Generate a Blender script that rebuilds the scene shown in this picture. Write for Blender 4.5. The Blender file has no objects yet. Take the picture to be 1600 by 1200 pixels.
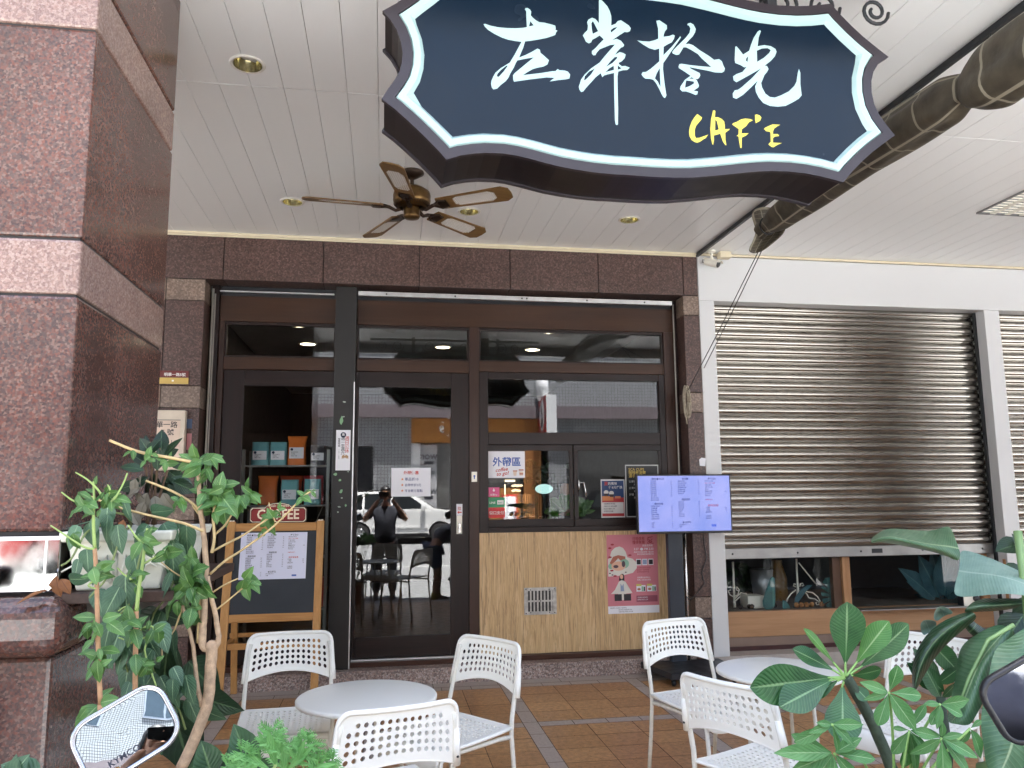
import bpy, math, random
from mathutils import Vector, Matrix
rnd = random.Random(7)
R = math.radians
SC = bpy.context.scene
COL = SC.collection
PI = math.pi

# ------------------------------------------------------------------ camera
CAM = Vector((0.0, -6.0645, 1.4))
FPX, YAW, PITCH, ROLL = 1216.6, R(9.332), R(7.974), R(-.479)
_f = Vector((math.sin(YAW)*math.cos(PITCH), math.cos(YAW)*math.cos(PITCH), math.sin(PITCH)))
_r = Vector((math.cos(YAW), -math.sin(YAW), 0)); _u = _r.cross(_f)
RT = _r*math.cos(ROLL)+_u*math.sin(ROLL); UP = -_r*math.sin(ROLL)+_u*math.cos(ROLL); FW = _f
cd = bpy.data.cameras.new('camera'); cam = bpy.data.objects.new('camera', cd); COL.objects.link(cam)
cd.sensor_width = 36; cd.lens = FPX/1600*36; cd.clip_start = .02; cd.clip_end = 600
cam.matrix_world = Matrix(((RT.x, UP.x, -FW.x, CAM.x), (RT.y, UP.y, -FW.y, CAM.y), (RT.z, UP.z, -FW.z, CAM.z), (0, 0, 0, 1)))
SC.camera = cam

# ------------------------------------------------------------------ light
SUN_EL, SUN_AZ = R(78.5), R(14)          # sun stands behind the cafe building, so the arcade is in open shade
W = bpy.data.worlds.new("World"); SC.world = W; W.use_nodes = True
wn = W.node_tree.nodes; bg = wn['Background']
sky = wn.new('ShaderNodeTexSky'); sky.sky_type = 'NISHITA'; sky.sun_disc = False
sky.sun_elevation = SUN_EL; sky.sun_rotation = SUN_AZ
sky.air_density = 1.0; sky.dust_density = 3.0; sky.ozone_density = 1.0
W.node_tree.links.new(sky.outputs[0], bg.inputs[0]); bg.inputs[1].default_value = .05
sl = bpy.data.lights.new('sun', 'SUN'); sl.energy = 5.0; sl.angle = R(.5); sl.color = (1, .985, .955)
so = bpy.data.objects.new('sun', sl); COL.objects.link(so)
sdir = Vector((math.sin(SUN_AZ)*math.cos(SUN_EL), math.cos(SUN_AZ)*math.cos(SUN_EL), math.sin(SUN_EL)))
so.rotation_euler = sdir.to_track_quat('Z', 'Y').to_euler(); so.location = (0, 5, 30)
SC.view_settings.view_transform = 'Standard'; SC.view_settings.look = 'None'
SC.view_settings.gamma = 1; SC.view_settings.exposure = 4.3
SC.render.engine = 'CYCLES'
cy = SC.cycles
cy.use_denoising = True
try: cy.denoiser = 'OPENIMAGEDENOISE'
except Exception: pass
cy.max_bounces = 8; cy.diffuse_bounces = 4; cy.glossy_bounces = 4; cy.transparent_max_bounces = 12
cy.sample_clamp_indirect = 6; cy.caustics_reflective = False; cy.caustics_refractive = False

# ------------------------------------------------------------------ helpers
def ray(px, py): return RT*((px-800)/FPX)+UP*((600-py)/FPX)+FW
def atY(px, py, Y): d = ray(px, py); return CAM+d*((Y-CAM.y)/d.y)
def atX(px, py, X): d = ray(px, py); return CAM+d*((X-CAM.x)/d.x)
def atZ(px, py, Z): d = ray(px, py); return CAM+d*((Z-CAM.z)/d.z)

def tag(o, label=None, cat=None, group=None, kind=None):
    if label: o['label'] = label
    if cat: o['category'] = cat
    if group: o['group'] = group
    if kind: o['kind'] = kind
    return o
def thing(name, label, cat, loc=(0, 0, 0), group=None, rz=0, kind=None):
    o = bpy.data.objects.new(name, None); COL.objects.link(o); o.empty_display_size = .1
    o.location = loc; o.rotation_euler = (0, 0, rz)
    return tag(o, label, cat, group, kind)
def WM(o):
    m = o.matrix_basis.copy()
    while o.parent: o = o.parent; m = o.matrix_basis @ m
    return m
def dup(root, loc=None, rz=None, label=None):
    r = root.copy(); COL.objects.link(r)
    if loc is not None: r.location = loc
    if rz is not None: r.rotation_euler = (0, 0, rz)
    if label: r['label'] = label
    for ch in list(root.children):
        c = ch.copy(); COL.objects.link(c); c.parent = r
        for g in list(ch.children):
            d = g.copy(); COL.objects.link(d); d.parent = c
    return r

_tcache = {}
def text_geo(body, bold=0):
    k = (body, bold)
    if k not in _tcache:
        c = bpy.data.curves.new('t', 'FONT'); c.body = body; c.size = 1; c.fill_mode = 'FRONT'; c.offset = bold; c.resolution_u = 2
        o = bpy.data.objects.new('t', c); COL.objects.link(o)
        dg = bpy.context.evaluated_depsgraph_get()
        m = bpy.data.meshes.new_from_object(o.evaluated_get(dg))
        v = [(p.co.x, p.co.y) for p in m.vertices]; f = [tuple(p.vertices) for p in m.polygons]
        bpy.data.objects.remove(o); bpy.data.curves.remove(c); bpy.data.meshes.remove(m)
        _tcache[k] = (v, f)
    return _tcache[k]
def poly_geo(polys):
    """fill 2-D outlines (later ones inside earlier ones cut holes)"""
    c = bpy.data.curves.new('t', 'CURVE'); c.dimensions = '2D'; c.fill_mode = 'FRONT'
    for p in polys:
        s = c.splines.new('POLY'); s.points.add(len(p)-1); s.use_cyclic_u = True
        for i, q in enumerate(p): s.points[i].co = (q[0], q[1], 0, 1)
    o = bpy.data.objects.new('t', c); COL.objects.link(o)
    dg = bpy.context.evaluated_depsgraph_get()
    m = bpy.data.meshes.new_from_object(o.evaluated_get(dg))
    v = [(p.co.x, p.co.y) for p in m.vertices]; f = [tuple(p.vertices) for p in m.polygons]
    bpy.data.objects.remove(o); bpy.data.curves.remove(c); bpy.data.meshes.remove(m)
    return v, f

class MB:
    def __init__(s): s.v = []; s.f = []; s.m = []; s.uv = []; s.xf = None; s.mi = 0; s.sm = []; s.smooth = False
    def add(s, vs, fs, uvs=None):
        b = len(s.v)
        s.v += [(s.xf @ Vector(p)) if s.xf else Vector(p) for p in vs]
        for f in fs:
            s.f.append([b+i for i in f]); s.m.append(s.mi); s.sm.append(s.smooth)
            s.uv.append([uvs[i] for i in f] if uvs else [(0, 0)]*len(f))
        return s
    def box(s, x0, x1, y0, y1, z0, z1):
        if x1 < x0: x0, x1 = x1, x0
        if y1 < y0: y0, y1 = y1, y0
        if z1 < z0: z0, z1 = z1, z0
        v = [(x, y, z) for x in (x0, x1) for y in (y0, y1) for z in (z0, z1)]
        return s.add(v, [(0, 1, 3, 2), (4, 6, 7, 5), (0, 4, 5, 1), (2, 3, 7, 6), (0, 2, 6, 4), (1, 5, 7, 3)])
    def quad(s, a, b, c, d): return s.add([a, b, c, d], [(0, 1, 2, 3)], [(0, 0), (1, 0), (1, 1), (0, 1)])
    def rect(s, x0, x1, z0, z1, y):      # upright sheet facing -Y
        return s.quad((x0, y, z0), (x1, y, z0), (x1, y, z1), (x0, y, z1))
    def tube(s, pts, r, n=10, cap=True):
        pts = [Vector(p) for p in pts]; rs = r if isinstance(r, (list, tuple)) else [r]*len(pts)
        vs = []; ref = None; old = s.smooth
        for i, p in enumerate(pts):
            t = (pts[min(i+1, len(pts)-1)]-pts[max(i-1, 0)]).normalized()
            if ref is None: ref = Vector((0, 0, 1)) if abs(t.z) < .9 else Vector((1, 0, 0))
            a = t.cross(ref).normalized(); b = a.cross(t).normalized(); ref = b
            for k in range(n):
                w = 2*PI*k/n; vs.append(p+(a*math.cos(w)+b*math.sin(w))*rs[i])
        fs = []
        for i in range(len(pts)-1):
            for k in range(n): fs.append((i*n+k, i*n+(k+1) % n, (i+1)*n+(k+1) % n, (i+1)*n+k))
        s.smooth = True; s.add(vs, fs); s.smooth = old
        if cap:
            b = len(s.v)-len(vs)
            for q in (list(range(n))[::-1], [(len(pts)-1)*n+k for k in range(n)]):
                s.f.append([b+i for i in q]); s.m.append(s.mi); s.sm.append(False); s.uv.append([(0, 0)]*n)
        return s
    def lathe(s, prof, c, axis=(0, 0, 1), n=24, smooth=True):
        ax = Vector(axis).normalized(); a = ax.orthogonal().normalized(); b = ax.cross(a); c = Vector(c)
        vs = []
        for r, h in prof:
            for k in range(n):
                w = 2*PI*k/n; vs.append(c+ax*h+(a*math.cos(w)+b*math.sin(w))*r)
        fs = []
        for i in range(len(prof)-1):
            for k in range(n): fs.append((i*n+k, i*n+(k+1) % n, (i+1)*n+(k+1) % n, (i+1)*n+k))
        old = s.smooth; s.smooth = smooth; s.add(vs, fs); s.smooth = old
        return s
    def disc(s, c, r, axis=(0, -1, 0), n=24, ry=None):
        ax = Vector(axis).normalized(); a = Vector((1, 0, 0)) if abs(ax.x) < .9 else Vector((0, 1, 0)); b = ax.cross(a).normalized(); a = b.cross(ax)
        vs = [Vector(c)+a*math.cos(2*PI*k/n)*r+b*math.sin(2*PI*k/n)*(ry or r) for k in range(n)]
        return s.add(vs, [tuple(range(n))])
    def prism(s, poly, fn, d, cap=True):
        """2-D outline -> solid: fn(u,v,w) gives the point, w from 0 to d"""
        n = len(poly)
        if cap:
            v, f = poly_geo([poly])
            s.add([fn(a, b, 0) for a, b in v], f); s.add([fn(a, b, d) for a, b in v], [q[::-1] for q in f])
        vs = [fn(a, b, 0) for a, b in poly]+[fn(a, b, d) for a, b in poly]
        return s.add(vs, [(i, (i+1) % n, n+(i+1) % n, n+i) for i in range(n)])
    def sheet(s, polys, fn):
        v, f = poly_geo(polys)
        return s.add([fn(a, b) for a, b in v], f)
    def text(s, body, o, size, u=(1, 0, 0), v=(0, 0, 1), al='L', bold=0, sx=1):
        tv, tf = text_geo(body, bold)
        if not tv: return s
        xs = [p[0] for p in tv]; x0 = {'L': 0, 'C': (min(xs)+max(xs))/2, 'R': max(xs)}[al]
        o, u, v = Vector(o), Vector(u), Vector(v)
        return s.add([o+u*((x-x0)*size*sx)+v*(y*size) for x, y in tv], tf)
    def blob(s, c, r, n=10, m=7, jit=0):
        rx, ry, rz = r if isinstance(r, (tuple, list)) else (r, r, r); c = Vector(c)
        vs = [c+Vector((0, 0, rz))]
        for i in range(1, m):
            th = PI*i/m
            for k in range(n):
                w = 2*PI*k/n; j = 1+rnd.uniform(-jit, jit)
                vs.append(c+Vector((rx*math.sin(th)*math.cos(w)*j, ry*math.sin(th)*math.sin(w)*j, rz*math.cos(th)*j)))
        vs.append(c-Vector((0, 0, rz)))
        fs = [(0, 1+k, 1+(k+1) % n) for k in range(n)]
        for i in range(m-2):
            for k in range(n): fs.append((1+i*n+k, 1+(i+1)*n+k, 1+(i+1)*n+(k+1) % n, 1+i*n+(k+1) % n))
        e = len(vs)-1; b = 1+(m-2)*n
        fs += [(b+k, e, b+(k+1) % n) for k in range(n)]
        old = s.smooth; s.smooth = True; s.add(vs, fs); s.smooth = old
        return s
    def build(s, name, mat, parent=None, bevel=0, local=False, subsurf=0, seg=2, solid=0, label=None, split=False):
        if split and len(s.v) > 8:                 # a run of boxes: every box its own part
            o = None
            for k in range(len(s.v)//8):
                q = MB(); q.v = s.v[8*k:8*k+8]; q.f = [[i-8*k for i in f] for f in s.f[6*k:6*k+6]]; q.m = s.m[6*k:6*k+6]; q.sm = s.sm[6*k:6*k+6]; q.uv = s.uv[6*k:6*k+6]
                o = q.build(name, mat, parent, bevel, local, subsurf, seg, solid, label)
            return o
        if parent is not None and not local:
            inv = WM(parent).inverted(); off = None; vs = [inv @ p for p in s.v]; loc = None
        elif parent is None and not local:
            xs = [p.x for p in s.v]; ys = [p.y for p in s.v]; zs = [p.z for p in s.v]
            loc = Vector(((min(xs)+max(xs))/2, (min(ys)+max(ys))/2, min(zs))); vs = [p-loc for p in s.v]
        else: vs = s.v; loc = None
        me = bpy.data.meshes.new(name); me.from_pydata([tuple(p) for p in vs], [], s.f)
        for m in (mat if isinstance(mat, (list, tuple)) else [mat]): me.materials.append(m)
        me.polygons.foreach_set('material_index', s.m); me.polygons.foreach_set('use_smooth', s.sm)
        uvl = me.uv_layers.new(name='UVMap'); uvl.data.foreach_set('uv', [c for f in s.uv for p in f for c in p])
        me.update()
        o = bpy.data.objects.new(name, me); COL.objects.link(o)
        if loc is not None: o.location = loc
        if parent is not None: o.parent = parent
        if solid: q = o.modifiers.new('s', 'SOLIDIFY'); q.thickness = solid; q.offset = 0
        if bevel:
            b = o.modifiers.new('b', 'BEVEL'); b.width = bevel; b.segments = seg; b.limit_method = 'ANGLE'; b.angle_limit = R(40)
        if subsurf: q = o.modifiers.new('ss', 'SUBSURF'); q.levels = subsurf; q.render_levels = subsurf
        if label: o['label'] = label
        return o

# ------------------------------------------------------------------ materials
def srgb(r, g, b):
    f = lambda c: (c/255/12.92 if c/255 <= .04045 else ((c/255+.055)/1.055)**2.4)
    return (f(r), f(g), f(b))
class NT:
    def __init__(s, name):
        s.m = bpy.data.materials.new(name); s.m.use_nodes = True; s.t = s.m.node_tree; s.b = s.t.nodes['Principled BSDF']; s.out = s.t.nodes['Material Output']
    def n(s, typ, **kw):
        x = s.t.nodes.new(typ)
        for k, v in kw.items():
            if k.startswith('i_'): x.inputs[k[2:].replace('_', ' ')].default_value = v
            else: setattr(x, k, v)
        return x
    def l(s, a, b): s.t.links.new(a, b)
    def coord(s, which='Object', scale=(1, 1, 1), rot=(0, 0, 0)):
        if which == 'Pos': o = s.n('ShaderNodeNewGeometry').outputs['Position']
        else: o = s.n('ShaderNodeTexCoord').outputs[which]
        mp = s.n('ShaderNodeMapping'); mp.inputs['Scale'].default_value = scale; mp.inputs['Rotation'].default_value = rot
        s.l(o, mp.inputs[0]); return mp.outputs[0]
    def noise(s, vec, scale, detail=4, rough=.55, dist=0):
        x = s.n('ShaderNodeTexNoise'); x.inputs['Scale'].default_value = scale; x.inputs['Detail'].default_value = detail
        x.inputs['Roughness'].default_value = rough; x.inputs['Distortion'].default_value = dist; s.l(vec, x.inputs['Vector']); return x
    def ramp(s, fac, stops, interp='LINEAR'):
        x = s.n('ShaderNodeValToRGB'); x.color_ramp.interpolation = interp; e = x.color_ramp.elements
        while len(e) < len(stops): e.new(.5)
        for q, (p, c) in zip(e, stops): q.position = p; q.color = (*c, 1) if len(c) == 3 else c
        s.l(fac, x.inputs[0]); return x.outputs[0]
    def mix(s, fac, a, b, blend='MIX'):
        x = s.n('ShaderNodeMix'); x.data_type = 'RGBA'; x.blend_type = blend
        for i, v in ((0, fac), (6, a), (7, b)):
            if isinstance(v, (int, float)): x.inputs[i].default_value = v
            elif isinstance(v, tuple): x.inputs[i].default_value = (*v, 1) if len(v) == 3 else v
            else: s.l(v, x.inputs[i])
        return x.outputs[2]
    def bump(s, h, strength=.2, dist=.01):
        x = s.n('ShaderNodeBump'); x.inputs['Strength'].default_value = strength; x.inputs['Distance'].default_value = dist
        s.l(h, x.inputs['Height']); s.l(x.outputs[0], s.b.inputs['Normal'])
    def set(s, **kw):
        for k, v in kw.items():
            i = s.b.inputs[k.replace('_', ' ')]
            if isinstance(v, tuple): i.default_value = (*v, 1) if len(v) == 3 else v
            elif isinstance(v, (int, float)): i.default_value = v
            else: s.l(v, i)
        return s
def pbr(name, col, rough=.5, metal=0, var=.08, scale=6, bump=0, coat=0, co='Object', spec=.5, bscale=None):
    t = NT(name); v = t.coord(co); n = t.noise(v, scale, 5)
    a = tuple(max(0, c*(1-var)) for c in col); b = tuple(min(1, c*(1+var)) for c in col)
    t.set(Base_Color=t.ramp(n.outputs[0], [(.3, a), (.7, b)]), Metallic=metal, Coat_Weight=coat)
    t.b.inputs['Specular IOR Level'].default_value = spec
    if var < .02: t.set(Roughness=rough)
    else: t.set(Roughness=t.ramp(t.noise(v, scale*2.3, 3).outputs[0], [(.3, (max(0, rough-.06),)*3), (.7, (min(1, rough+.06),)*3)]))
    if bump: t.bump(t.noise(v, bscale or scale*8, 4).outputs[0], bump, .004)
    return t.m
def granite(name, cols, scale=90, rough=.12, var=.2, bump=0, k=1.0):
    cols = [tuple(k*x for x in c) for c in cols]
    t = NT(name); v = t.coord('Pos')
    vo = t.n('ShaderNodeTexVoronoi'); vo.inputs['Scale'].default_value = scale; t.l(v, vo.inputs['Vector'])
    big = t.noise(v, 3.0, 4); mid = t.noise(v, scale*.45, 3)
    sep = t.n('ShaderNodeSeparateColor'); t.l(vo.outputs['Color'], sep.inputs[0])
    k = len(cols); st = [(i/k, c) for i, c in enumerate(cols)]
    c1 = t.ramp(sep.outputs[0], st, 'CONSTANT')
    c2 = t.ramp(mid.outputs[0], [(.25+.5*i/k, c) for i, c in enumerate(cols)])
    c = t.mix(.45, c1, c2)
    c = t.mix(1.0, c, t.ramp(big.outputs[0], [(.3, (1-var,)*3), (.7, (1+var*.4,)*3)]), 'MULTIPLY')
    t.set(Base_Color=c, Roughness=t.ramp(big.outputs[0], [(.3, (rough,)*3), (.75, (rough+.12,)*3)]))
    if bump: t.bump(sep.outputs[1], bump, .002)
    return t.m
def wood(name, a, b, along='z', rough=.4, scale=1.0, bump=.1, coat=0):
    t = NT(name); st = {'z': (14, 14, .7), 'x': (.7, 14, 14), 'y': (14, .7, 14)}[along]
    v = t.coord('Object', tuple(q*scale for q in st))
    n1 = t.noise(v, 1.5, 6, .6, 1.2); n2 = t.noise(v, 9, 3, .6, .4)
    f = t.mix(.35, n1.outputs[0], n2.outputs[0])
    t.set(Base_Color=t.ramp(f, [(.32, a), (.5, tuple((x+y)/2 for x, y in zip(a, b))), (.68, b)]), Roughness=rough, Coat_Weight=coat)
    t.b.inputs['Specular IOR Level'].default_value = .3
    if bump: t.bump(f, bump, .002)
    return t.m
def laminate(name):
    t = NT(name); v = t.coord('Object', (1, 1, .07)); n = t.noise(v, 24, 5, .6, 1.0)
    v2 = t.coord('Object', (1, 1, .03)); n2 = t.noise(v2, 85, 4, .7, 1.0)
    c = t.ramp(n.outputs[0], [(.3, srgb(182, 148, 104)), (.42, srgb(210, 178, 132)), (.5, srgb(192, 158, 114)), (.58, srgb(216, 186, 142)), (.68, srgb(196, 162, 116))])
    s = t.ramp(n2.outputs[0], [(.36, srgb(112, 84, 56)), (.46, (1, 1, 1))])
    t.set(Base_Color=t.mix(.62, c, s, 'MULTIPLY'), Roughness=.38)
    t.bump(n2.outputs[0], .12, .001); return t.m
def glass(name, tint=(.75, .78, .78), refl=.075, rough=0.0):
    t = NT(name); t.t.nodes.remove(t.b)
    g = t.n('ShaderNodeNewGeometry'); d = t.n('ShaderNodeVectorMath', operation='DOT_PRODUCT')
    t.l(g.outputs['Normal'], d.inputs[0]); t.l(g.outputs['Incoming'], d.inputs[1])
    def mth(op, a, b=None):
        x = t.n('ShaderNodeMath', operation=op)
        for i, q in enumerate((a, b)):
            if q is None: continue
            if isinstance(q, (int, float)): x.inputs[i].default_value = q
            else: t.l(q, x.inputs[i])
        return x.outputs[0]
    p = mth('POWER', mth('SUBTRACT', 1.0, mth('ABSOLUTE', d.outputs['Value'])), 5.0)
    fac = mth('ADD', mth('MULTIPLY', p, 1-refl), refl)
    tr = t.n('ShaderNodeBsdfTransparent'); tr.inputs[0].default_value = (*tint, 1)
    gl = t.n('ShaderNodeBsdfGlossy'); gl.inputs['Roughness'].default_value = rough; gl.inputs[0].default_value = (1, 1, 1, 1)
    mx = t.n('ShaderNodeMixShader'); t.l(fac, mx.inputs[0]); t.l(tr.outputs[0], mx.inputs[1]); t.l(gl.outputs[0], mx.inputs[2])
    t.l(mx.outputs[0], t.out.inputs[0]); return t.m
def emit(name, col, st):
    t = NT(name); t.set(Base_Color=(.02, .02, .02), Emission_Color=col, Emission_Strength=st); return t.m
def leafmat(name, a, b, vein, rough=.35, freq=14, slant=.8, vw=.5, trans=.2, lat=.5):
    """a, b: leaf greens; vein: midrib colour"""
    a, b, vein = (tuple(LK.get(name, .72)*x for x in q) for q in (a, b, vein))
    t = NT(name); uv = t.n('ShaderNodeTexCoord').outputs['UV']; sp = t.n('ShaderNodeSeparateXYZ'); t.l(uv, sp.inputs[0])
    def mth(op, x, y=None):
        q = t.n('ShaderNodeMath', operation=op)
        for i, z in enumerate((x, y)):
            if z is None: continue
            if isinstance(z, (int, float)): q.inputs[i].default_value = z
            else: t.l(z, q.inputs[i])
        return q.outputs[0]
    s = mth('ABSOLUTE', mth('SUBTRACT', sp.outputs[0], .5))
    ph = mth('MULTIPLY', mth('SUBTRACT', sp.outputs[1], mth('MULTIPLY', s, slant)), freq)
    saw = mth('ABSOLUTE', mth('SUBTRACT', mth('FRACT', ph), .5))
    latv = t.ramp(saw, [(0, (1, 1, 1)), (.12, (0, 0, 0))]); mid = t.ramp(s, [(0, (1, 1, 1)), (.02*vw*2, (1, 1, 1)), (.04*vw*2+.005, (0, 0, 0))])
    pos = t.coord('Pos'); n = t.noise(pos, 22, 4); n3 = t.noise(pos, 5, 2)
    base = t.ramp(t.mix(.5, n.outputs[0], n3.outputs[0]), [(.36, a), (.64, b)])
    c = t.mix(t.mix(1.0, latv, (lat, lat, lat), 'MULTIPLY'), base, tuple(.5*x+.5*y for x, y in zip(b, vein)))
    c = t.mix(mid, c, vein)
    t.set(Base_Color=c, Roughness=rough); t.bump(saw, .35, .004)
    if trans:
        tl = t.n('ShaderNodeBsdfTranslucent'); t.l(c, tl.inputs[0]); mx = t.n('ShaderNodeMixShader'); mx.inputs[0].default_value = trans
        t.l(t.b.outputs[0], mx.inputs[1]); t.l(tl.outputs[0], mx.inputs[2]); t.l(mx.outputs[0], t.out.inputs[0])
    return t.m

LK = {'heart_leaf': 1.0, 'plumeria_leaf': .62, 'young_plumeria_leaf': .62, 'dark_leaf': .8, 'geranium_leaf': .85}
M = {}
M['gran_red'] = granite('red_granite', [srgb(74, 60, 58), srgb(136, 84, 68), srgb(160, 100, 82), srgb(116, 96, 90), srgb(146, 110, 98), srgb(98, 78, 72), srgb(178, 142, 126)], 150, .09, var=.30, k=.54)
M['gran_pale'] = granite('pale_granite', [srgb(150, 118, 108), srgb(176, 140, 126), srgb(190, 160, 146), srgb(140, 110, 102), srgb(198, 170, 156), srgb(160, 128, 116)], 150, .14, k=.72)
M['gran_brown'] = granite('brown_granite', [srgb(58, 40, 36), srgb(92, 66, 60), srgb(112, 82, 74), srgb(80, 58, 54), srgb(132, 104, 94), srgb(60, 42, 38)], 92, .32, bump=.15, k=.70)
M['gran_tan'] = granite('tan_granite', [srgb(96, 82, 72), srgb(122, 104, 92), srgb(138, 118, 104), srgb(108, 92, 82), srgb(158, 138, 124)], 80, .35, bump=.15)
M['gran_step'] = granite('speckled_granite', [srgb(70, 62, 60), srgb(150, 130, 122), srgb(186, 168, 160), srgb(120, 100, 94), srgb(170, 140, 128), srgb(200, 188, 180), srgb(96, 82, 78)], 100, .3)
M['joint'] = pbr('joint', (.03, .026, .024), .9)
M['ceil'] = pbr('ceiling_panel', srgb(243, 243, 241), .32, var=.012, scale=.6)
M['ceil_trim'] = pbr('cream_trim', srgb(222, 210, 182), .45, var=.06, scale=9)
M['white'] = pbr('white_cladding', srgb(214, 215, 216), .3, var=.008, scale=.7)
M['tile_a'] = pbr('brown_tile', srgb(176, 130, 88), .32, var=.28, scale=34, co='Pos', bump=.06)
M['tile_b'] = pbr('brown_tile_dark', srgb(166, 120, 80), .32, var=.28, scale=34, co='Pos', bump=.06)
M['tile_c'] = pbr('brown_tile_light', srgb(184, 138, 94), .34, var=.28, scale=34, co='Pos', bump=.06)
M['tile_g'] = pbr('grey_tile', srgb(172, 158, 148), .5, var=.12, scale=60, co='Pos')
M['grout'] = pbr('grout', srgb(84, 74, 68), .9)
M['asphalt'] = pbr('asphalt', (.185, .188, .19), .85, var=.25, scale=40, bump=.3, co='Pos')
M['concrete'] = pbr('concrete', (.34, .33, .32), .85, var=.15, scale=12, bump=.15, co='Pos')
M['header'] = wood('brown_header', srgb(50, 32, 23), srgb(70, 47, 33), 'x', .35, .5, .04)
M['frame'] = wood('dark_frame', srgb(22, 13, 12), srgb(38, 24, 22), 'z', .36, .8, .05)
M['frame_h'] = wood('dark_frame_rail', srgb(24, 14, 13), srgb(40, 26, 23), 'x', .36, .8, .05)
M['post'] = pbr('dark_post', srgb(20, 17, 16), .42, var=.12, scale=7)
M['alu'] = pbr('aluminium', (.62, .62, .62), .36, 1, var=.12, scale=12)
M['steel'] = pbr('stainless', (.62, .61, .59), .24, 1, var=.08, scale=10)
M['laminate'] = laminate('wood_laminate')
M['glass'] = glass('window_glass')
M['black'] = pbr('black_plastic', (.012, .012, .014), .35, var=.2)
M['black_metal'] = pbr('black_metal', (.016, .018, .022), .4, var=.2)
M['navy_metal'] = pbr('dark_blue_metal', (.018, .026, .04), .35, var=.15)
M['chairwhite'] = pbr('white_plastic', srgb(247, 243, 230), .33, var=.0)
M['chairframe'] = pbr('cream_enamel', srgb(228, 222, 206), .28, var=.05, scale=12)
M['tabletop'] = pbr('white_enamel', srgb(243, 239, 226), .3, var=.0)
M['paper'] = pbr('paper', srgb(232, 232, 238), .6, var=.015)
M['ink'] = pbr('ink', srgb(26, 30, 44), .7)
M['redink'] = pbr('red_ink', srgb(190, 60, 50), .6)
M['blueink'] = pbr('blue_ink', srgb(58, 92, 170), .6)
M['whiteink'] = pbr('white_ink', srgb(236, 234, 232), .6)
M['goldink'] = pbr('gold_ink', srgb(206, 176, 84), .55)
M['pine'] = wood('pine_wood', srgb(166, 118, 66), srgb(196, 150, 96), 'z', .42, 1.2, .06)
M['pine_h'] = wood('pine_wood_rail', srgb(160, 112, 62), srgb(190, 142, 88), 'x', .42, 1.2, .06)
M['chalk'] = pbr('chalkboard', srgb(26, 32, 40), .55, var=.15, scale=4)
# ================================================================== SETTING
ROAD = -.26
b = MB(); b.box(-60, 60, -60, -4.12, ROAD-.3, ROAD); tag(b.build('road', M['asphalt']), kind='structure')
b = MB(); b.box(-60, 60, -4.12, 9, -.6, -.012); b.box(-60, 60, -4.20, -4.12, -.6, -.004)
tag(b.build('arcade_slab', M['concrete']), kind='structure')
# tiled arcade floor: fields of 3 x 4 brown tiles between grey strips
b = MB(); P = .955; S = .095; g = .004; e = 0
for i in range(-8, 13):
    for j in range(0, 5):
        x0 = -.045-S/2+i*P; y1 = -.13-j*P*1.02
        if y1-.1 < -4.2: continue
        fx0, fx1 = x0+S, x0+P
        fy1, fy0 = y1-S, max(y1-P*1.02, -4.11)
        cw = (fx1-fx0)/3; rh = (P*1.02-S)/4
        for c in range(3):
            for r in range(4):
                a1 = fy1-r*rh; a0 = a1-rh
                if a0 < -4.11: continue
                b.mi = rnd.choice([0, 0, 1, 2]); z = rnd.uniform(-.0004, .0004)
                b.quad((fx0+c*cw+g/2, a0+g/2, z), (fx0+(c+1)*cw-g/2, a0+g/2, z), (fx0+(c+1)*cw-g/2, a1-g/2, z), (fx0+c*cw+g/2, a1-g/2, z))
        b.mi = 3
        for r in range(4):
            a1 = y1-r*P*1.02/4; a0 = a1-P*1.02/4
            if a0 < -4.12: continue
            b.quad((x0+g/2, a0+g/2, 0), (fx0-g/2, a0+g/2, 0), (fx0-g/2, a1-g/2, 0), (x0+g/2, a1-g/2, 0))
        for c in range(4):
            w = (fx1-fx0)/4
            b.quad((fx0+c*w+g/2, fy1+g/2, 0), (fx0+(c+1)*w-g/2, fy1+g/2, 0), (fx0+(c+1)*w-g/2, y1-g/2, 0), (fx0+c*w+g/2, y1-g/2, 0))
b.mi = 3
for i in range(-16, 26):
    b.quad((-.1+i*P/2+.002, -.126, 0), (-.1+(i+1)*P/2-.002, -.126, 0), (-.1+(i+1)*P/2-.002, -.002, 0), (-.1+i*P/2+.002, -.002, 0))
b.mi = 4; b.quad((-8.2, -4.11, -.004), (12.4, -4.11, -.004), (12.4, .0, -.004), (-8.2, .0, -.004))
tag(b.build('floor', [M['tile_a'], M['tile_b'], M['tile_c'], M['tile_g'], M['grout']]), kind='structure')
# speckled granite step under the storefront
b = MB(); b.box(-1.36, 2.455, 0.002, .14, -.01, .097); b.box(-1.36, 2.455, -.006, .14, .0975, .112)
tag(b.build('step', M['gran_step'], bevel=.004), kind='structure')
# arcade ceiling of long planks running to the street
CZ = 3.405
b = MB(); x = -7.03
while x < 12.5:
    w = .155
    if not (-.9 > x+w > 99):
        b.box(x+.0012, x+w-.0012, -2.296, .0, CZ, CZ+.02); b.box(x+.0012, x+w-.0012, -4.0, -2.300, CZ, CZ+.02)
    x += w
b.box(-7.1, 12.6, -4.0, .02, CZ+.021, CZ+.06)
tag(b.build('ceiling', M['ceil'], bevel=.0012, seg=1), kind='structure')
b = MB(); b.box(-4, 2.585, -.022, -.001, CZ-.022, CZ-.002); b.box(2.61, 12, -.022, -.001, CZ-.020, CZ-.002)
b.box(-4, 2.585, -.012, -.001, CZ-.034, CZ-.0225)
tag(b.build('ceiling_trim', M['ceil_trim'], bevel=.002), kind='structure')

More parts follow.
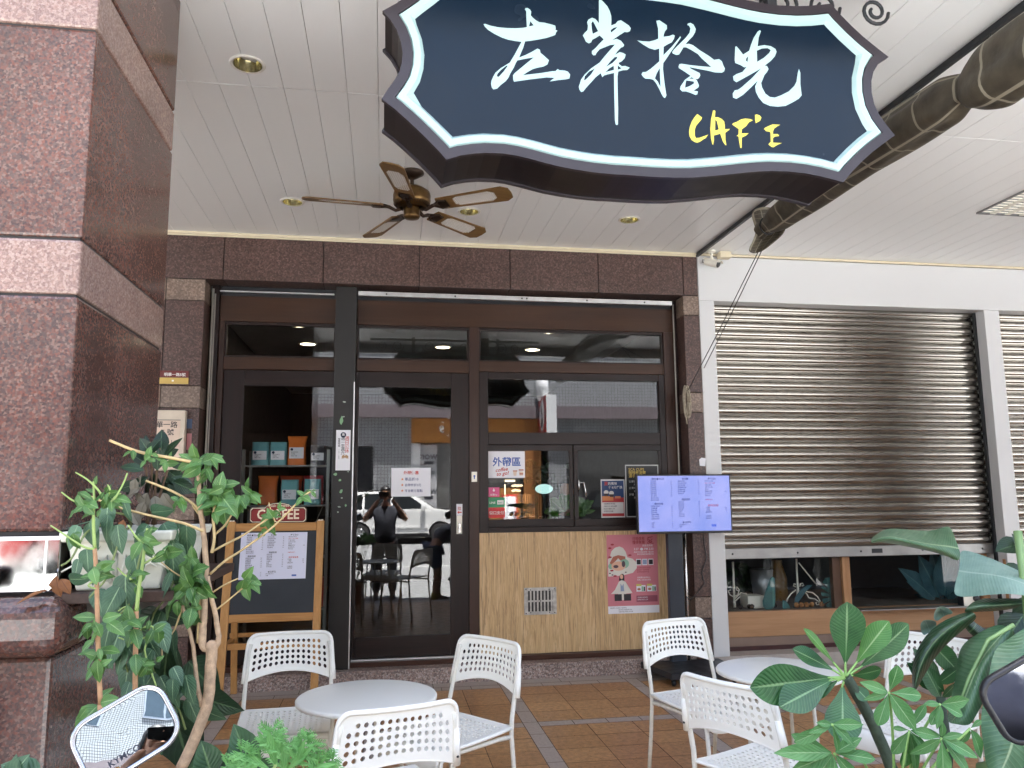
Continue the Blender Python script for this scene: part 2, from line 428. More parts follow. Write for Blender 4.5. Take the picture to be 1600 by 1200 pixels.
# upper floors of the building that carries the arcade (keeps the sun off it)
up = thing('apartment_building', 'tiled upper storeys of the building resting above the arcade ceiling', 'building', (3, 1, CZ+.06))
b = MB(); b.box(-22, 28, -4.05, 12, CZ+.07, 12.4); b.build('upper_wall', pbr('grey_render', (.42, .41, .39), .8, var=.08, co='Pos'), up)
b = MB(); b.box(-22, 28, -4.06, -3.99, CZ-.12, CZ+.0695); b.build('fascia', M['white'], up)

# ================================================================== STONE
def courses(mb, x0, x1, y0, y1, zs, gap=.005):
    """zs: list of (z0, z1, material index)"""
    for z0, z1, mi in zs:
        mb.mi = mi; mb.box(x0, x1, y0, y1, z0+gap/2, z1-gap/2)
BAND = [(.112, .40, 0), (.40, .565, 1), (.565, 1.222, 0), (1.222, 1.387, 1), (1.387, 2.047, 0), (2.047, 2.212, 1), (2.212, 2.866, 0), (2.866, 3.033, 1)]
wall = thing('stone_facade', 'dark brown granite surround of the cafe front with paler bands', 'facade', (.5, .1, 0))
b = MB()
for (xa, xb) in ((-1.64, -1.364), (-2.3, -1.645), (-3.2, -2.305)):
    courses(b, xa, xb, 0, .2, BAND)
    b.mi = 0; b.box(xa, xb, 0, .2, 0, .1095)
courses(b, 2.460, 2.598, 0, .2, BAND); b.mi = 0; b.box(2.46, 2.598, 0, .2, 0, .1095)
js = [-3.2, -2.72, -1.98, -1.237, -.492, .254, .988, 1.728, 2.467, 2.598]
b.mi = 0
for a, c in zip(js, js[1:]): b.box(a+.003, c-.003, 0, .2, 3.0365, 3.405)
b.build('stone_blocks', [M['gran_brown'], M['gran_tan']], wall, bevel=.003)
b = MB(); b.box(-3.19, -1.37, .012, .24, .01, 3.4); b.box(2.466, 2.594, .012, .24, .01, 3.4); b.box(-1.4, 2.5, .012, .24, 3.045, 3.4)
b.build('mortar', M['joint'], wall)

pil = thing('stone_pillar', 'polished red granite arcade pillar with pale bands at the left edge', 'pillar', (-1.4, -3.35, 0))
PX0, PX1, PY0, PY1 = -1.95, -.852, -3.775, -2.932
b = MB()
for z0, z1, mi in [(1.305, 1.958, 0), (1.958, 2.122, 1), (2.122, 2.759, 0), (2.759, 2.928, 1), (2.928, 3.56, 0)]:
    b.mi = mi; b.box(PX0, PX1, PY0, PY1, z0+.003, z1-.003)
b.build('shaft', [M['gran_red'], M['gran_pale']], pil, bevel=.009)
b = MB(); b.box(PX0+.01, PX1-.008, PY0+.008, PY1-.008, 0, 3.55); b.build('mortar', M['joint'], pil)
b = MB(); b.mi = 0; b.box(PX0, PX1, PY0-.002, PY1, -.0, .985); b.build('base', M['gran_red'], pil, bevel=.012)
b = MB(); b.box(PX0-.05, PX1+.045, PY0-.075, PY0+.5, .99, 1.142); b.build('ledge', M['gran_red'], pil, bevel=.05, seg=5)
b = MB(); b.box(PX0+.0, PX1+.002, PY0-.004, PY0+.06, 1.150, 1.297); b.build('mirror_band', pbr('polished_steel', (.42, .43, .42), .06, 1, var=.03), pil, bevel=.004)
b = MB(); b.box(PX1-.035, PX1-.029, PY0-.0065, PY0-.0043, 1.151, 1.296); b.box(PX0, PX1, PY0-.0065, PY0-.0043, 1.286, 1.2965)
b.build('band_trim', M['alu'], pil, split=True)

p2_ = dup(pil, (6.75, -3.35, 0), 0, 'second red granite arcade pillar, out of frame beyond the shutters')

# ================================================================== STOREFRONT (frames stand .18 m behind the stone)
FY = .18
sf = thing('storefront_frame', 'dark brown timber storefront frame with transom lights', 'storefront', (.5, .2, .112))
b = MB(); b.box(-1.285, -.396, FY, FY+.06, 2.752, 2.955); b.box(-.228, 2.432, FY, FY+.06, 2.752, 2.955); b.build('header', M['header'], sf, split=True, bevel=.003)
b = MB()
for x0, x1 in ((-1.285, -1.243), (.673, .754), (2.337, 2.432)): b.box(x0, x1, FY-.004, FY+.06, .15, 2.7515)
b.build('mullion', wood('brown_mullion', srgb(50, 34, 28), srgb(68, 48, 40), 'z', .34, .6, .04), sf, split=True, bevel=.003)
b = MB(); b.box(-1.2425, -.396, FY+.002, FY+.06, 2.372, 2.470); b.box(-.228, .6725, FY+.002, FY+.06, 2.372, 2.470); b.box(.7545, 2.3365, FY+.002, FY+.06, 2.386, 2.472)
b.build('transom_rail', M['header'], sf, split=True, bevel=.003)
b = MB()
for x0, x1 in ((-1.2425, -.396), (-.228, .6725), (.7545, 2.3365)):
    b.box(x0, x1, FY+.012, FY+.05, 2.728, 2.751); b.box(x0, x1, FY+.012, FY+.05, 2.4725, 2.484)
    b.box(x0, x0+.014, FY+.012, FY+.05, 2.4845, 2.7275); b.box(x1-.014, x1, FY+.012, FY+.05, 2.4845, 2.7275)
b.build('glazing_bead', M['frame_h'], sf, split=True)
for x0, x1 in ((-1.228, -.41), (-.214, .6585), (.7685, 2.3225)):
    b = MB(); b.rect(x0, x1, 2.4845, 2.7275, FY+.032); b.build('transom_pane', M['glass'], sf)
b = MB(); b.box(-1.345, -1.2855, FY-.03, FY+.06, .112, 3.03); b.box(2.4325, 2.458, FY-.02, FY+.06, .112, 3.03); b.build('jamb', M['frame'], sf, split=True, bevel=.003)
b = MB(); b.box(-1.285, 2.432, FY+.02, FY+.06, 2.9555, 3.034); b.build('top_gap', M['black_metal'], sf)
b = MB(); b.box(-1.23, 2.33, FY-.06, FY+.06, .1125, .149); b.box(.75, 2.34, FY-.025, FY+.07, .1125, .1515); b.build('sill', wood('red_brown_sill', srgb(50, 30, 22), srgb(76, 46, 34), 'x', .35, .6, .05), sf, split=True, bevel=.003)
b = MB(); b.box(-.222, 2.395, .085, .13, 2.968, 3.004); b.box(-1.28, -.41, .12, .145, 2.972, 2.984); b.build('shutter_rail', M['alu'], sf, split=True, bevel=.002)
for x in (.0, .55, 1.1, 1.14, 1.65, 2.15): b = MB(); b.lathe([(.0001, -.004), (.007, -.004), (.007, 0)], (x, .084, 2.985), (0, 1, 0), 10); b.build('rail_screw', M['black_metal'], sf)
# dark steel post with peeling tape
ps = thing('steel_post', 'dark steel post left of the glass door with peeling green tape marks', 'post', (-.31, .1, .112))
b = MB(); b.box(-.394, -.232, .075, .22, .113, 3.033); b.build('shaft', M['post'], ps, bevel=.004)
b = MB(); b.box(-.2425, -.2335, .069, .0748, .113, 2.27); b.build('edge_strip', M['alu'], ps)
TAPE = [pbr('green_tape', srgb(124, 164, 124), .7), pbr('grey_tape', srgb(150, 160, 150), .7)]
for px, py, sx, sy in [(533, 658, 3.4, 8), (537, 651, 2, 1.3), (538, 628, 2.4, 1.3), (524, 741, 3.5, 2.4), (531, 750, 2.2, 2), (533, 768, 2.6, 4), (534, 778, 1.6, 1.2), (540, 790, 1.6, 2.2), (530, 792, 2.4, 1.2), (528, 800, 1.6, 1.4), (544, 737, 1.5, 1)]:
    c = atY(px, py, .073); k = 9; q = []
    for i in range(k):
        a = 2*PI*i/k; r = rnd.uniform(.6, 1.15)
        q.append((c.x+math.cos(a)*sx*.0051*r, .0735, c.z+math.sin(a)*sy*.0051*r))
    b = MB(); b.add(q, [tuple(range(k))]); b.build('tape_mark', TAPE[0 if sy > 1.9 else 1], ps)

# left glazed sidelight
sd = thing('glass_sidelight', 'dark framed fixed glass panel behind the wooden menu board', 'window', (-.85, .22, .15))
b = MB(); b.box(-1.242, -1.085, FY+.022, FY+.058, .15, 2.371); b.build('stile', M['frame'], sd, split=True, bevel=.003)
b = MB(); b.box(-1.084, -.396, FY+.022, FY+.058, 2.245, 2.371); b.box(-1.084, -.396, FY+.022, FY+.058, .15, .3); b.build('rail', M['frame_h'], sd, split=True, bevel=.003)
b = MB(); b.rect(-1.085, -.396, .3, 2.245, FY+.04); b.build('pane', M['glass'], sd)

dr = thing('glass_door', 'dark framed sliding glass door reflecting the street', 'door', (.22, .2, .15))
b = MB(); b.box(.528, .672, FY+.012, FY+.054, .15, 2.371); b.box(-.231, -.205, FY+.012, FY+.054, .15, 2.371); b.build('stile', M['frame'], dr, split=True, bevel=.003)
b = MB(); b.box(-.2045, .5275, FY+.012, FY+.054, 2.248, 2.371); b.box(-.2045, .5275, FY+.012, FY+.054, .165, .318); b.build('rail', M['frame_h'], dr, split=True, bevel=.003)
b = MB(); b.rect(-.205, .528, .318, 2.248, FY+.03); b.build('pane', M['glass'], dr)
b = MB(); b.box(-.23, .672, FY-.03, FY+.011, .1495, .162); b.build('threshold', M['alu'], dr, bevel=.002)
b = MB(); b.box(.573, .617, FY+.0045, FY+.0115, 1.083, 1.225); b.build('handle_plate', M['chairwhite'], dr, bevel=.003)
b = MB(); b.box(.586, .606, FY-.016, FY+.004, 1.09, 1.168); b.build('handle', M['steel'], dr, bevel=.004)
b = MB(); b.box(.571, .619, FY+.003, FY+.0044, 1.226, 1.318); b.mi = 1
b.text('拉', (.595, FY+.0018, 1.272), .030, al='C', bold=.01)
b.add([(.578, FY+.0018, 1.252), (.592, FY+.0018, 1.240), (.592, FY+.0018, 1.248), (.613, FY+.0018, 1.248), (.613, FY+.0018, 1.256), (.592, FY+.0018, 1.256), (.592, FY+.0018, 1.264)], [(0, 1, 2, 3, 4, 5, 6)])
b.build('pull_sticker', [M['paper'], M['redink']], dr)
# handwritten takeaway note stuck inside the glass
p0 = atY(611, 776, FY+.028); p1 = atY(673, 731, FY+.028); y = FY+.0255
def paper(name, label, p0, p1, y, mat, lines, mats, parent=None, cat='sign', curl=0):
    b = MB(); b.mi = 0; b.box(p0.x, p1.x, y, y+.0012, p0.z, p1.z); w = p1.x-p0.x; h = p1.z-p0.z
    for mi, body, u, v, size, al, bold in lines:
        b.mi = mi; b.text(body, (p0.x+u*w, y-.0006, p0.z+v*h), size*h, al=al, bold=bold)
    return b, w, h
b, w, h = paper('', '', p0, p1, y, None, [(1, '外帶優惠', .5, .78, .135, 'C', .02), (2, '★', .28, .56, .12, 'C', 0), (3, '單品折10', .34, .56, .12, 'L', .01), (2, '★', .28, .36, .12, 'C', 0),
    (3, '自帶杯折5元', .34, .36, .105, 'L', .01), (2, '★', .28, .16, .12, 'C', 0), (3, '不含輕食甜點', .34, .16, .105, 'L', .01)], None)
tag(b.build('paper_sign', [M['paper'], M['redink'], pbr('orange_ink', srgb(222, 130, 60), .6), pbr('pen_ink', srgb(70, 80, 130), .6)]), 'white handwritten takeaway discount sheet taped inside the glass door', 'sign')
# thermometer-like white switch on the mullion
b = MB(); c = atY(741, 745, FY-.004); b.box(c.x-.022, c.x+.022, FY-.012, FY-.0045, c.z-.04, c.z+.04); b.mi = 1; b.lathe([(.0001, 0), (.008, 0)], (c.x, FY-.0125, c.z+.006), (0, 1, 0), 12); b.box(c.x-.004, c.x+.004, FY-.0128, FY-.0122, c.z-.018, c.z)
tag(b.build('switch_plate', [M['chairwhite'], M['blueink']]), 'small white plate with a blue mark on the brown mullion beside the door', 'switch')

# opening hours strip on the post
p0 = atY(524, 735, .073); p1 = atY(548, 672, .073)
b = MB(); b.box(p0.x, p1.x, .0728, .0745, p0.z, p1.z); w = p1.x-p0.x; h = p1.z-p0.z; yy = .0722
b.mi = 1; b.disc(((p0.x+p1.x)/2, yy, p0.z+h*.88), .021, n=20); b.mi = 4; b.text('晨', ((p0.x+p1.x)/2, yy-.0003, p0.z+h*.862), .022, al='C', bold=.01)
for col, u, mi, sz in (('週日公休', .76, 2, .036), ('週一至週六', .48, 3, .031), ('營業時間', .22, 3, .019)):
    for i, ch in enumerate(col): b.mi = mi; b.text(ch, (p0.x+u*w, yy, p0.z+h*(.75-i*sz*3.05*.95)), sz, al='C', bold=.008)
for i, ch in enumerate('1100-1800'): b.mi = 3; b.text(ch, (p0.x+.22*w, yy, p0.z+h*(.5-i*.028)), .012, al='C')
b.mi = 5
for k in range(9): b.box(p0.x+w*(.42+.05*k), p0.x+w*(.47+.05*k), yy, yy+.0004, p0.z+h*(.30-.004*abs(k-4)+.02*(k % 2)), p0.z+h*(.36+.01*((k*3) % 4)))
tag(b.build('hours_sign', [M['paper'], pbr('navy_ink', srgb(28, 46, 70), .6), M['redink'], M['ink'], M['whiteink'], pbr('tan_ink', srgb(176, 140, 104), .6)]), 'narrow white opening hours strip stuck on the dark steel post', 'sign')

# takeaway window
tw = thing('takeaway_window', 'dark framed takeaway hatch with two sliding sashes and fixed upper light', 'window', (1.55, .2, 1.085))
b = MB()
b.box(.7545, .828, FY+.004, FY+.058, 1.088, 2.384); b.box(2.287, 2.3365, FY+.004, FY+.058, 1.088, 2.384); b.build('outer_stile', M['frame'], tw, split=True, bevel=.003)
b = MB(); b.box(.8285, 2.2865, FY+.004, FY+.058, 2.328, 2.384); b.box(.8285, 2.2865, FY+.004, FY+.058, 1.790, 1.89); b.box(.8285, 2.2865, FY+.004, FY+.058, 1.0885, 1.130)
b.build('outer_rail', M['frame_h'], tw, split=True, bevel=.003)
b = MB(); b.rect(.828, 2.287, 1.89, 2.328, FY+.03); b.build('upper_pane', M['glass'], tw)
b = MB(); b.box(.8285, 1.5345, FY+.028, FY+.05, 1.742, 1.7895); b.box(.8285, 1.5345, FY+.028, FY+.05, 1.1305, 1.192); b.box(1.502, 1.5345, FY+.028, FY+.05, 1.1925, 1.7415); b.build('sash_frame', M['frame_h'], tw, split=True, bevel=.002)
b = MB(); b.rect(.828, 1.502, 1.192, 1.742, FY+.04); b.build('sash_pane', M['glass'], tw)
b = MB(); b.box(1.5355, 2.2865, FY+.008, FY+.026, 1.742, 1.7895); b.box(1.5355, 2.2865, FY+.008, FY+.026, 1.1305, 1.186); b.box(1.5355, 1.571, FY+.008, FY+.026, 1.1865, 1.7415); b.box(2.262, 2.2865, FY+.008, FY+.026, 1.1865, 1.7415); b.build('sash_frame', M['frame_h'], tw, split=True, bevel=.002)
b = MB(); b.rect(1.571, 2.262, 1.186, 1.742, FY+.018); b.build('sash_pane', M['glass'], tw)
c = atY(906, 758, FY+.0)
b = MB(); b.tube([(c.x-.012, FY+.004, c.z+.05), (c.x-.01, FY-.012, c.z+.03), (c.x-.01, FY-.016, c.z-.02), (c.x-.012, FY+.004, c.z-.05)], .006); b.tube([(c.x, FY-.01, c.z+.02), (c.x+.03, FY-.02, c.z+.02), (c.x+.042, FY-.022, c.z-.05), (c.x+.044, FY-.022, c.z-.10)], .006)
b.build('latch', M['steel'], tw)
# oak laminate panel under it
b = MB(); b.box(.7545, 2.3365, FY-.006, FY+.05, .1525, 1.0875); tag(b.build('laminate_panel', M['laminate']), 'oak grain laminate panel below the takeaway hatch', 'panel')
# vent grille
c0 = atY(819, 961, FY-.006); c1 = atY(869, 917, FY-.006)
vt = thing('vent_grille', 'square stainless vent grille screwed to the oak panel', 'vent', ((c0.x+c1.x)/2, FY-.006, c0.z))
x0, x1, z0, z1 = c0.x, c1.x, c0.z, c1.z; w = x1-x0; h = z1-z0
b = MB(); ya, yb = FY-.0135, FY-.0105
us = [0, .12]+[.12+.76*(i+1)/16 for i in range(16)]+[1]
for r0, r1 in ((0, .12), (.47, .53), (.88, 1)): b.box(x0, x1, ya, yb, z0+h*r0, z0+h*r1)
for r0, r1 in ((.1201, .4699), (.5301, .8799)):
    b.box(x0, x0+w*.12, ya, yb, z0+h*r0, z0+h*r1); b.box(x1-w*.12, x1, ya, yb, z0+h*r0, z0+h*r1)
    for i in range(7): b.box(x0+w*(.12+.76*(i+.56)/7.1), x0+w*(.12+.76*(i+1.0)/7.1), ya, yb, z0+h*r0, z0+h*r1)
b.build('plate', pbr('worn_stainless', (.42, .41, .39), .35, 1, var=.3, scale=25), vt)
b = MB(); b.box(x0+.01, x1-.01, FY-.0095, FY-.0065, z0+.01, z1-.01); b.build('duct', M['black'], vt)
for u, v in ((.06, .06), (.94, .06), (.06, .94), (.94, .94), (.2, .92), (.78, .92), (.5, .5), (.2, .08), (.78, .08)):
    b = MB(); b.lathe([(.0001, -.003), (.004, -.002), (.005, 0)], (x0+u*w, ya, z0+v*h), (0, 1, 0), 8); b.build('screw', M['black_metal'], vt)

# conduits and rope beside the right jamb
b = MB(); b.tube([(2.428, .155, .12), (2.428, .155, 2.99)], .007, 8); tag(b.build('conduit_pipe', pbr('grey_pvc', srgb(176, 172, 164), .5, var=.12, scale=5)), 'thin pale conduit running up the right door jamb', 'pipe')
b = MB(); b.tube([(-1.345, .16, .12), (-1.338, .155, 1.6), (-1.335, .15, 3.0)], .009, 8); b.tube([(-1.322, .16, .12), (-1.322, .155, 1.2), (-1.318, .15, 2.96)], .006, 8)
tag(b.build('conduit_pipe', bpy.data.materials['grey_pvc']), 'pair of pale conduits running up beside the left door jamb', 'pipe')
b = MB(); c = atY(1068, 626, .03)
for k in range(11):
    a = rnd.uniform(-.012, .012); w = rnd.uniform(.014, .03); h = rnd.uniform(.09, .135)
    b.tube([(c.x+a+w*math.cos(t*PI/8), .0-.012-.018*abs(math.sin(t*PI/8+k))-.002*k, c.z+h*math.sin(t*PI/8)-.01*k*.3) for t in range(17)], .004, 6)
b.tube([(c.x, -.012, c.z-.13), (c.x+.004, -.012, c.z-.2)], .006, 6)
tag(b.build('rope_coil', pbr('hemp_rope', srgb(168, 158, 140), .9, var=.2, scale=60)), 'coil of pale rope hanging on the right stone jamb', 'rope')
c = atY(1098, 722, -.004); b = MB(); b.add([(c.x-.027, -.005, c.z-.03), (c.x+.02, -.005, c.z-.034), (c.x+.028, -.004, c.z+.03), (c.x-.01, -.006, c.z+.036), (c.x-.03, -.005, c.z+.02)], [(0, 1, 2, 3, 4)])
tag(b.build('paper_scrap', M['paper'], solid=.0015), 'small torn white paper scrap stuck on the right stone jamb', 'scrap')
# curtain ropes (black cords) from the awning to the jamb
for (pa, pb, n) in (((1184, 395), (1074, 612), 0), ((1190, 392), (1100, 575), 1)):
    A = atX(pa[0], pa[1], 2.44); B = atY(pb[0], pb[1], -.02)
    b = MB(); b.tube([A, A.lerp(B, .5)+Vector((0, 0, -.01)), B], .0035, 6)
    tag(b.build('awning_cord', M['black']), ['black cord from the rolled canvas down to the rope coil', 'second black cord hanging beside the white neighbouring post'][n], 'cord', 'cords of the rolled awning')

# address plates on the left stone
def plate(x0, x1, z0, z1, y0=-.012, y1=-.001): return (x0, x1, y0, y1, z0, z1)
c0 = atY(246, 599, -.01); c1 = atY(295, 580, -.01)
ad = thing('address_plate', 'dark red and gold house number plate fixed on the left stone', 'plaque', ((c0.x+c1.x)/2, -.006, c0.z))
zm = (c0.z+c1.z)/2-.002
b = MB(); b.box(c0.x, c1.x, -.012, -.001, zm+.001, c1.z+.002); b.mi = 1; b.text('明華一路5號', ((c0.x+c1.x)/2+.012, -.0126, zm+.012), .028, al='C', bold=.012)
b.build('number_panel', [pbr('maroon_enamel', srgb(104, 34, 30), .35), M['whiteink']], ad)
b = MB(); b.box(c0.x, c1.x, -.012, -.001, c0.z-.002, zm-.001); b.mi = 1; b.box((c0.x+c1.x)/2-.008, (c0.x+c1.x)/2+.006, -.0128, -.0122, zm-.03, zm-.018); b.build('gold_panel', [pbr('brass', srgb(188, 160, 92), .35, .6), M['whiteink']], ad)
c0 = atY(235, 722, -.06); c1 = atY(290, 641, -.06)
mb_ = thing('letter_box', 'cream metal letter box with painted address on the left stone', 'letter box', ((c0.x+c1.x)/2, -.03, c0.z))
b = MB(); b.box(c0.x-.1, c1.x, -.06, -.001, c0.z-.06, c1.z); b.build('body', pbr('cream_paint', srgb(218, 204, 186), .5, var=.08, scale=14), mb_, bevel=.006)
b = MB(); b.box(c0.x-.08, c1.x-.03, -.0635, -.0605, c0.z-.05, c1.z-.075); b.build('door', pbr('pinkish_paint', srgb(222, 200, 182), .5, var=.08, scale=14), mb_, bevel=.002)
b = MB(); b.text('明華一路', (c1.x-.05, -.0642, c1.z-.125), .05, al='R', bold=.01); b.text('5 號', (c1.x-.115, -.0642, c1.z-.18), .05, al='C', bold=.01)
b.box(c0.x-.08, c1.x-.03, -.0642, -.0637, c1.z-.075, c1.z-.071); b.box(c1.x-.088, c1.x-.085, -.0642, -.0637, c1.z-.32, c1.z-.22); b.build('lettering', M['ink'], mb_)
c = atY(295, 690, -.004); b = MB(); b.box(c.x-.015, c.x+.018, -.005, -.001, c.z-.06, c.z+.06); tag(b.build('notice_card', pbr('pink_card', srgb(186, 126, 130), .6)), 'small pink card stuck beside the cream letter box', 'card')
c = atY(296, 662, -.004); b = MB(); b.box(c.x-.018, c.x+.018, -.005, -.001, c.z-.035, c.z+.035); tag(b.build('notice_card', pbr('blue_card', srgb(70, 90, 120), .6)), 'small blue card stuck above the pink card on the left stone', 'card')
# ================================================================== NEIGHBOURING SHOP
nb = thing('white_shopfront', 'white clad neighbouring shopfront around the roller shutters', 'shopfront', (5, .1, 0))
b = MB(); b.box(2.600, 11.5, 0, .3, 2.995, 3.384); b.build('fascia', M['white'], nb, bevel=.004)
for x0, x1 in ((2.600, 2.735), (5.300, 5.452), (8.1, 8.25)):
    b = MB(); b.box(x0, x1, 0, .3, .10, 2.9945); b.build('post', M['white'], nb, bevel=.004)
b = MB(); b.box(2.6, 11.5, .004, .4, -.01, .0995); b.build('plinth', pbr('grey_plinth', srgb(176, 166, 158), .5, var=.1, scale=20), nb, bevel=.004)
b = MB(); b.box(2.74, 11.5, .17, .3, 2.9, 2.9945); b.build('soffit', M['post'], nb)
def shutter(x0, x1, label):
    sh = thing('roller_shutter', label, 'shutter', ((x0+x1)/2, .16, .84), 'stainless roller shutters')
    b = MB(); z = .93; p = .0745; prof = []
    # one slat: deep rounded crest with a narrow step under it
    pr = [(0, .006), (.004, -.004), (.009, .000), (.014, -.010), (.024, -.0145), (.038, -.0160), (.052, -.0135), (.060, -.007), (.066, .002), (.0705, .012), (.0745, .006)]
    pts = []
    while z < 2.99:
        for dz, dy in pr[:-1]: pts.append((z+dz, .15+dy))
        z += p
    vs = []; n = len(pts)
    for xx in (x0, x1):
        vs += [(xx, y, zz) for zz, y in pts]
    b.smooth = True
    b.add(vs, [(i, n+i, n+i+1, i+1) for i in range(n-1)])
    b.build('slats', M['shutter'], sh)
    b = MB(); b.box(x0, x1, .132, .165, .842, .928); b.build('bottom_bar', M['steel2'], sh, bevel=.004)
    for k in range(5): b = MB(); b.lathe([(.0001, -.004), (.008, -.003), (.009, 0)], (x0+.12+k*(x1-x0-.24)/4, .131, .885), (0, 1, 0), 10); b.build('bolt', M['black_metal'], sh)
    b = MB(); b.box((x0+x1)/2+.1, (x0+x1)/2+.2, .1305, .1318, .868, .905); b.build('keyhole_plate', M['black_metal'], sh)
    b = MB(); b.box(x0, x0+.014, .10, .128, .10, 2.99); b.box(x1-.018, x1, .10, .128, .10, 2.99); b.build('guide_rail', M['black_metal'] if x0 < 5 else M['steel2'], sh, split=True)
    return sh
def shutmat():
    t = NT('shutter_steel'); v = t.coord('Pos', (1, 1, 1)); v2 = t.coord('Pos', (1.2, 1, 26)); v3 = t.coord('Pos', (.5, 1, 12.74))
    n = t.noise(v2, 3, 4); n2 = t.noise(v, 1.2, 3); n3 = t.noise(v3, 1.1, 3)
    c = t.ramp(n.outputs[0], [(.3, (.285, .265, .235)), (.7, (.41, .385, .345))]); 
    t.set(Base_Color=c, Metallic=1.0, Roughness=t.ramp(n2.outputs[0], [(.3, (.16,)*3), (.7, (.26,)*3)])); return t.m
M['shutter'] = shutmat(); M['steel2'] = pbr('brushed_steel', (.36, .355, .345), .38, 1, var=.15, scale=6)
shutter(2.736, 5.299, 'stainless roller shutter pulled most of the way down over the plant display')
shutter(5.453, 8.099, 'stainless roller shutter right of the second white post')
dw = thing('display_window', 'wooden framed low display window under the half lowered shutter', 'window', (4, .3, .1))
M['oak'] = wood('oak_board', srgb(166, 126, 92), srgb(190, 150, 114), 'x', .4, .7, .04); M['oak_v'] = wood('oak_post', srgb(158, 118, 84), srgb(184, 142, 104), 'z', .4, .7, .04)
b = MB(); b.box(2.74, 5.29, .20, .26, .205, .408); b.build('apron', M['oak'], dw, bevel=.003)
b = MB(); b.box(2.74, 5.29, .19, .27, .135, .2045); b.build('base_board', pbr('greige_board', srgb(128, 108, 96), .5), dw)
b = MB(); b.box(2.74, 5.29, .185, .28, .0998, .1345); b.build('sill', pbr('maroon_sill', srgb(62, 30, 30), .4), dw, split=True)
for x in (3.875, 5.2):
    b = MB(); b.box(x, x+.07, .195, .27, .4085, 1.4); b.build('mullion', M['oak_v'], dw, split=True, bevel=.003)
    b = MB(); b.box(x-.075, x-.0005, .225, .275, .4085, 1.4); b.build('inner_stile', pbr('dark_oak', srgb(84, 60, 44), .5), dw, split=True)
M['glass_clear'] = glass('display_glass', (.85, .88, .88), .035)
b = MB(); b.rect(2.74, 3.8, .409, 1.4, .235); b.build('pane', M['glass_clear'], dw)
b = MB(); b.rect(3.946, 5.124, .409, 1.4, .235); b.build('pane', M['glass_clear'], dw)
# room behind
ri = thing('display_room', 'dark shop interior seen under the shutter', 'interior', (5, 2, .1))
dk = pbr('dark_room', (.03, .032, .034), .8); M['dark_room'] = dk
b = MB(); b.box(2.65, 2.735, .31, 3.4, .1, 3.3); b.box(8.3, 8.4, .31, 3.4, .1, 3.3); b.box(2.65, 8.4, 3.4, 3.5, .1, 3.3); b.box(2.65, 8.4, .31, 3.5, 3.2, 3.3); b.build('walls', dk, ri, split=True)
b = MB(); b.box(2.74, 5.3, .29, 1.5, .36, .40); b.build('display_deck', pbr('grey_wood_deck', srgb(96, 92, 88), .6, var=.15, scale=8), ri)
M['teal'] = leafmat('teal_metal', srgb(44, 104, 106), srgb(62, 128, 128), srgb(88, 150, 146), .45, 12, .9, .5, 0)
M['teal2'] = leafmat('dusky_teal', srgb(54, 104, 118), srgb(76, 128, 140), srgb(104, 150, 156), .6, 12, .9, .5, .1)
# ================================================================== SHOP SIGN
SY = -3.6
M['sign_side'] = wood('black_brown_wood', srgb(13, 9, 11), srgb(26, 19, 21), 'x', .35, .7, .12)
M['sign_frame'] = pbr('grey_brown_frame', srgb(44, 38, 43), .35, var=.08, scale=6)
M['sign_panel'] = pbr('navy_acrylic', srgb(14, 28, 42), .22, var=.03, scale=2, spec=.25)
M['sign_white'] = pbr('white_acrylic', srgb(160, 186, 184), .3, var=.0)
M['sign_yellow'] = pbr('yellow_vinyl', srgb(206, 192, 74), .4, var=.03)
def sp(px, py): p = atY(px, py, SY); return (p.x, p.z)
def z2(L): return [sp(560+x/3.5295, y/3.5295) for x, y in L]
def z3(L): return [sp(960+x/3.478, y/3.478) for x, y in L]
left_arc = z2([(133, 60), (180, 112), (212, 165), (234, 225), (244, 290), (240, 345), (226, 395), (200, 440), (165, 487), (128, 545)])
low_left = z2([(200, 600), (268, 660), (330, 718), (385, 772), (440, 828)])
bottom = z2([(485, 880), (560, 858), (630, 847), (700, 842), (800, 846), (870, 857), (950, 876), (1020, 895), (1100, 916), (1200, 935), (1300, 950), (1420, 962)])+z3([(60, 950), (200, 960), (320, 965), (420, 965), (550, 955), (640, 946), (700, 939), (780, 932), (850, 929), (950, 932), (1040, 942), (1120, 957), (1185, 974)])
low_right = z3([(1245, 990), (1290, 935), (1345, 878), (1400, 828), (1460, 782)])
right_arc = z3([(1525, 735), (1480, 680), (1440, 625), (1412, 565), (1398, 500), (1397, 440), (1408, 390), (1435, 345)])
CZS = (left_arc[0][1]+left_arc[-1][1])/2
lower = [left_arc[-1]]+low_left+bottom+low_right+[right_arc[0]]
zt = sp(1384, 86); tipR1 = (1.845, left_arc[0][1])
top = [(x, 2*CZS-z) for x, z in lower][::-1]      # the top edge repeats the bottom one
outer = left_arc[:-1]+lower[:-1]+right_arc+top[:-1]
def clean(p, eps=.004):
    q = []
    for a in p:
        if not q or math.hypot(a[0]-q[-1][0], a[1]-q[-1][1]) > eps: q.append(a)
    if math.hypot(q[0][0]-q[-1][0], q[0][1]-q[-1][1]) <= eps: q.pop()
    return q
outer = clean(outer)
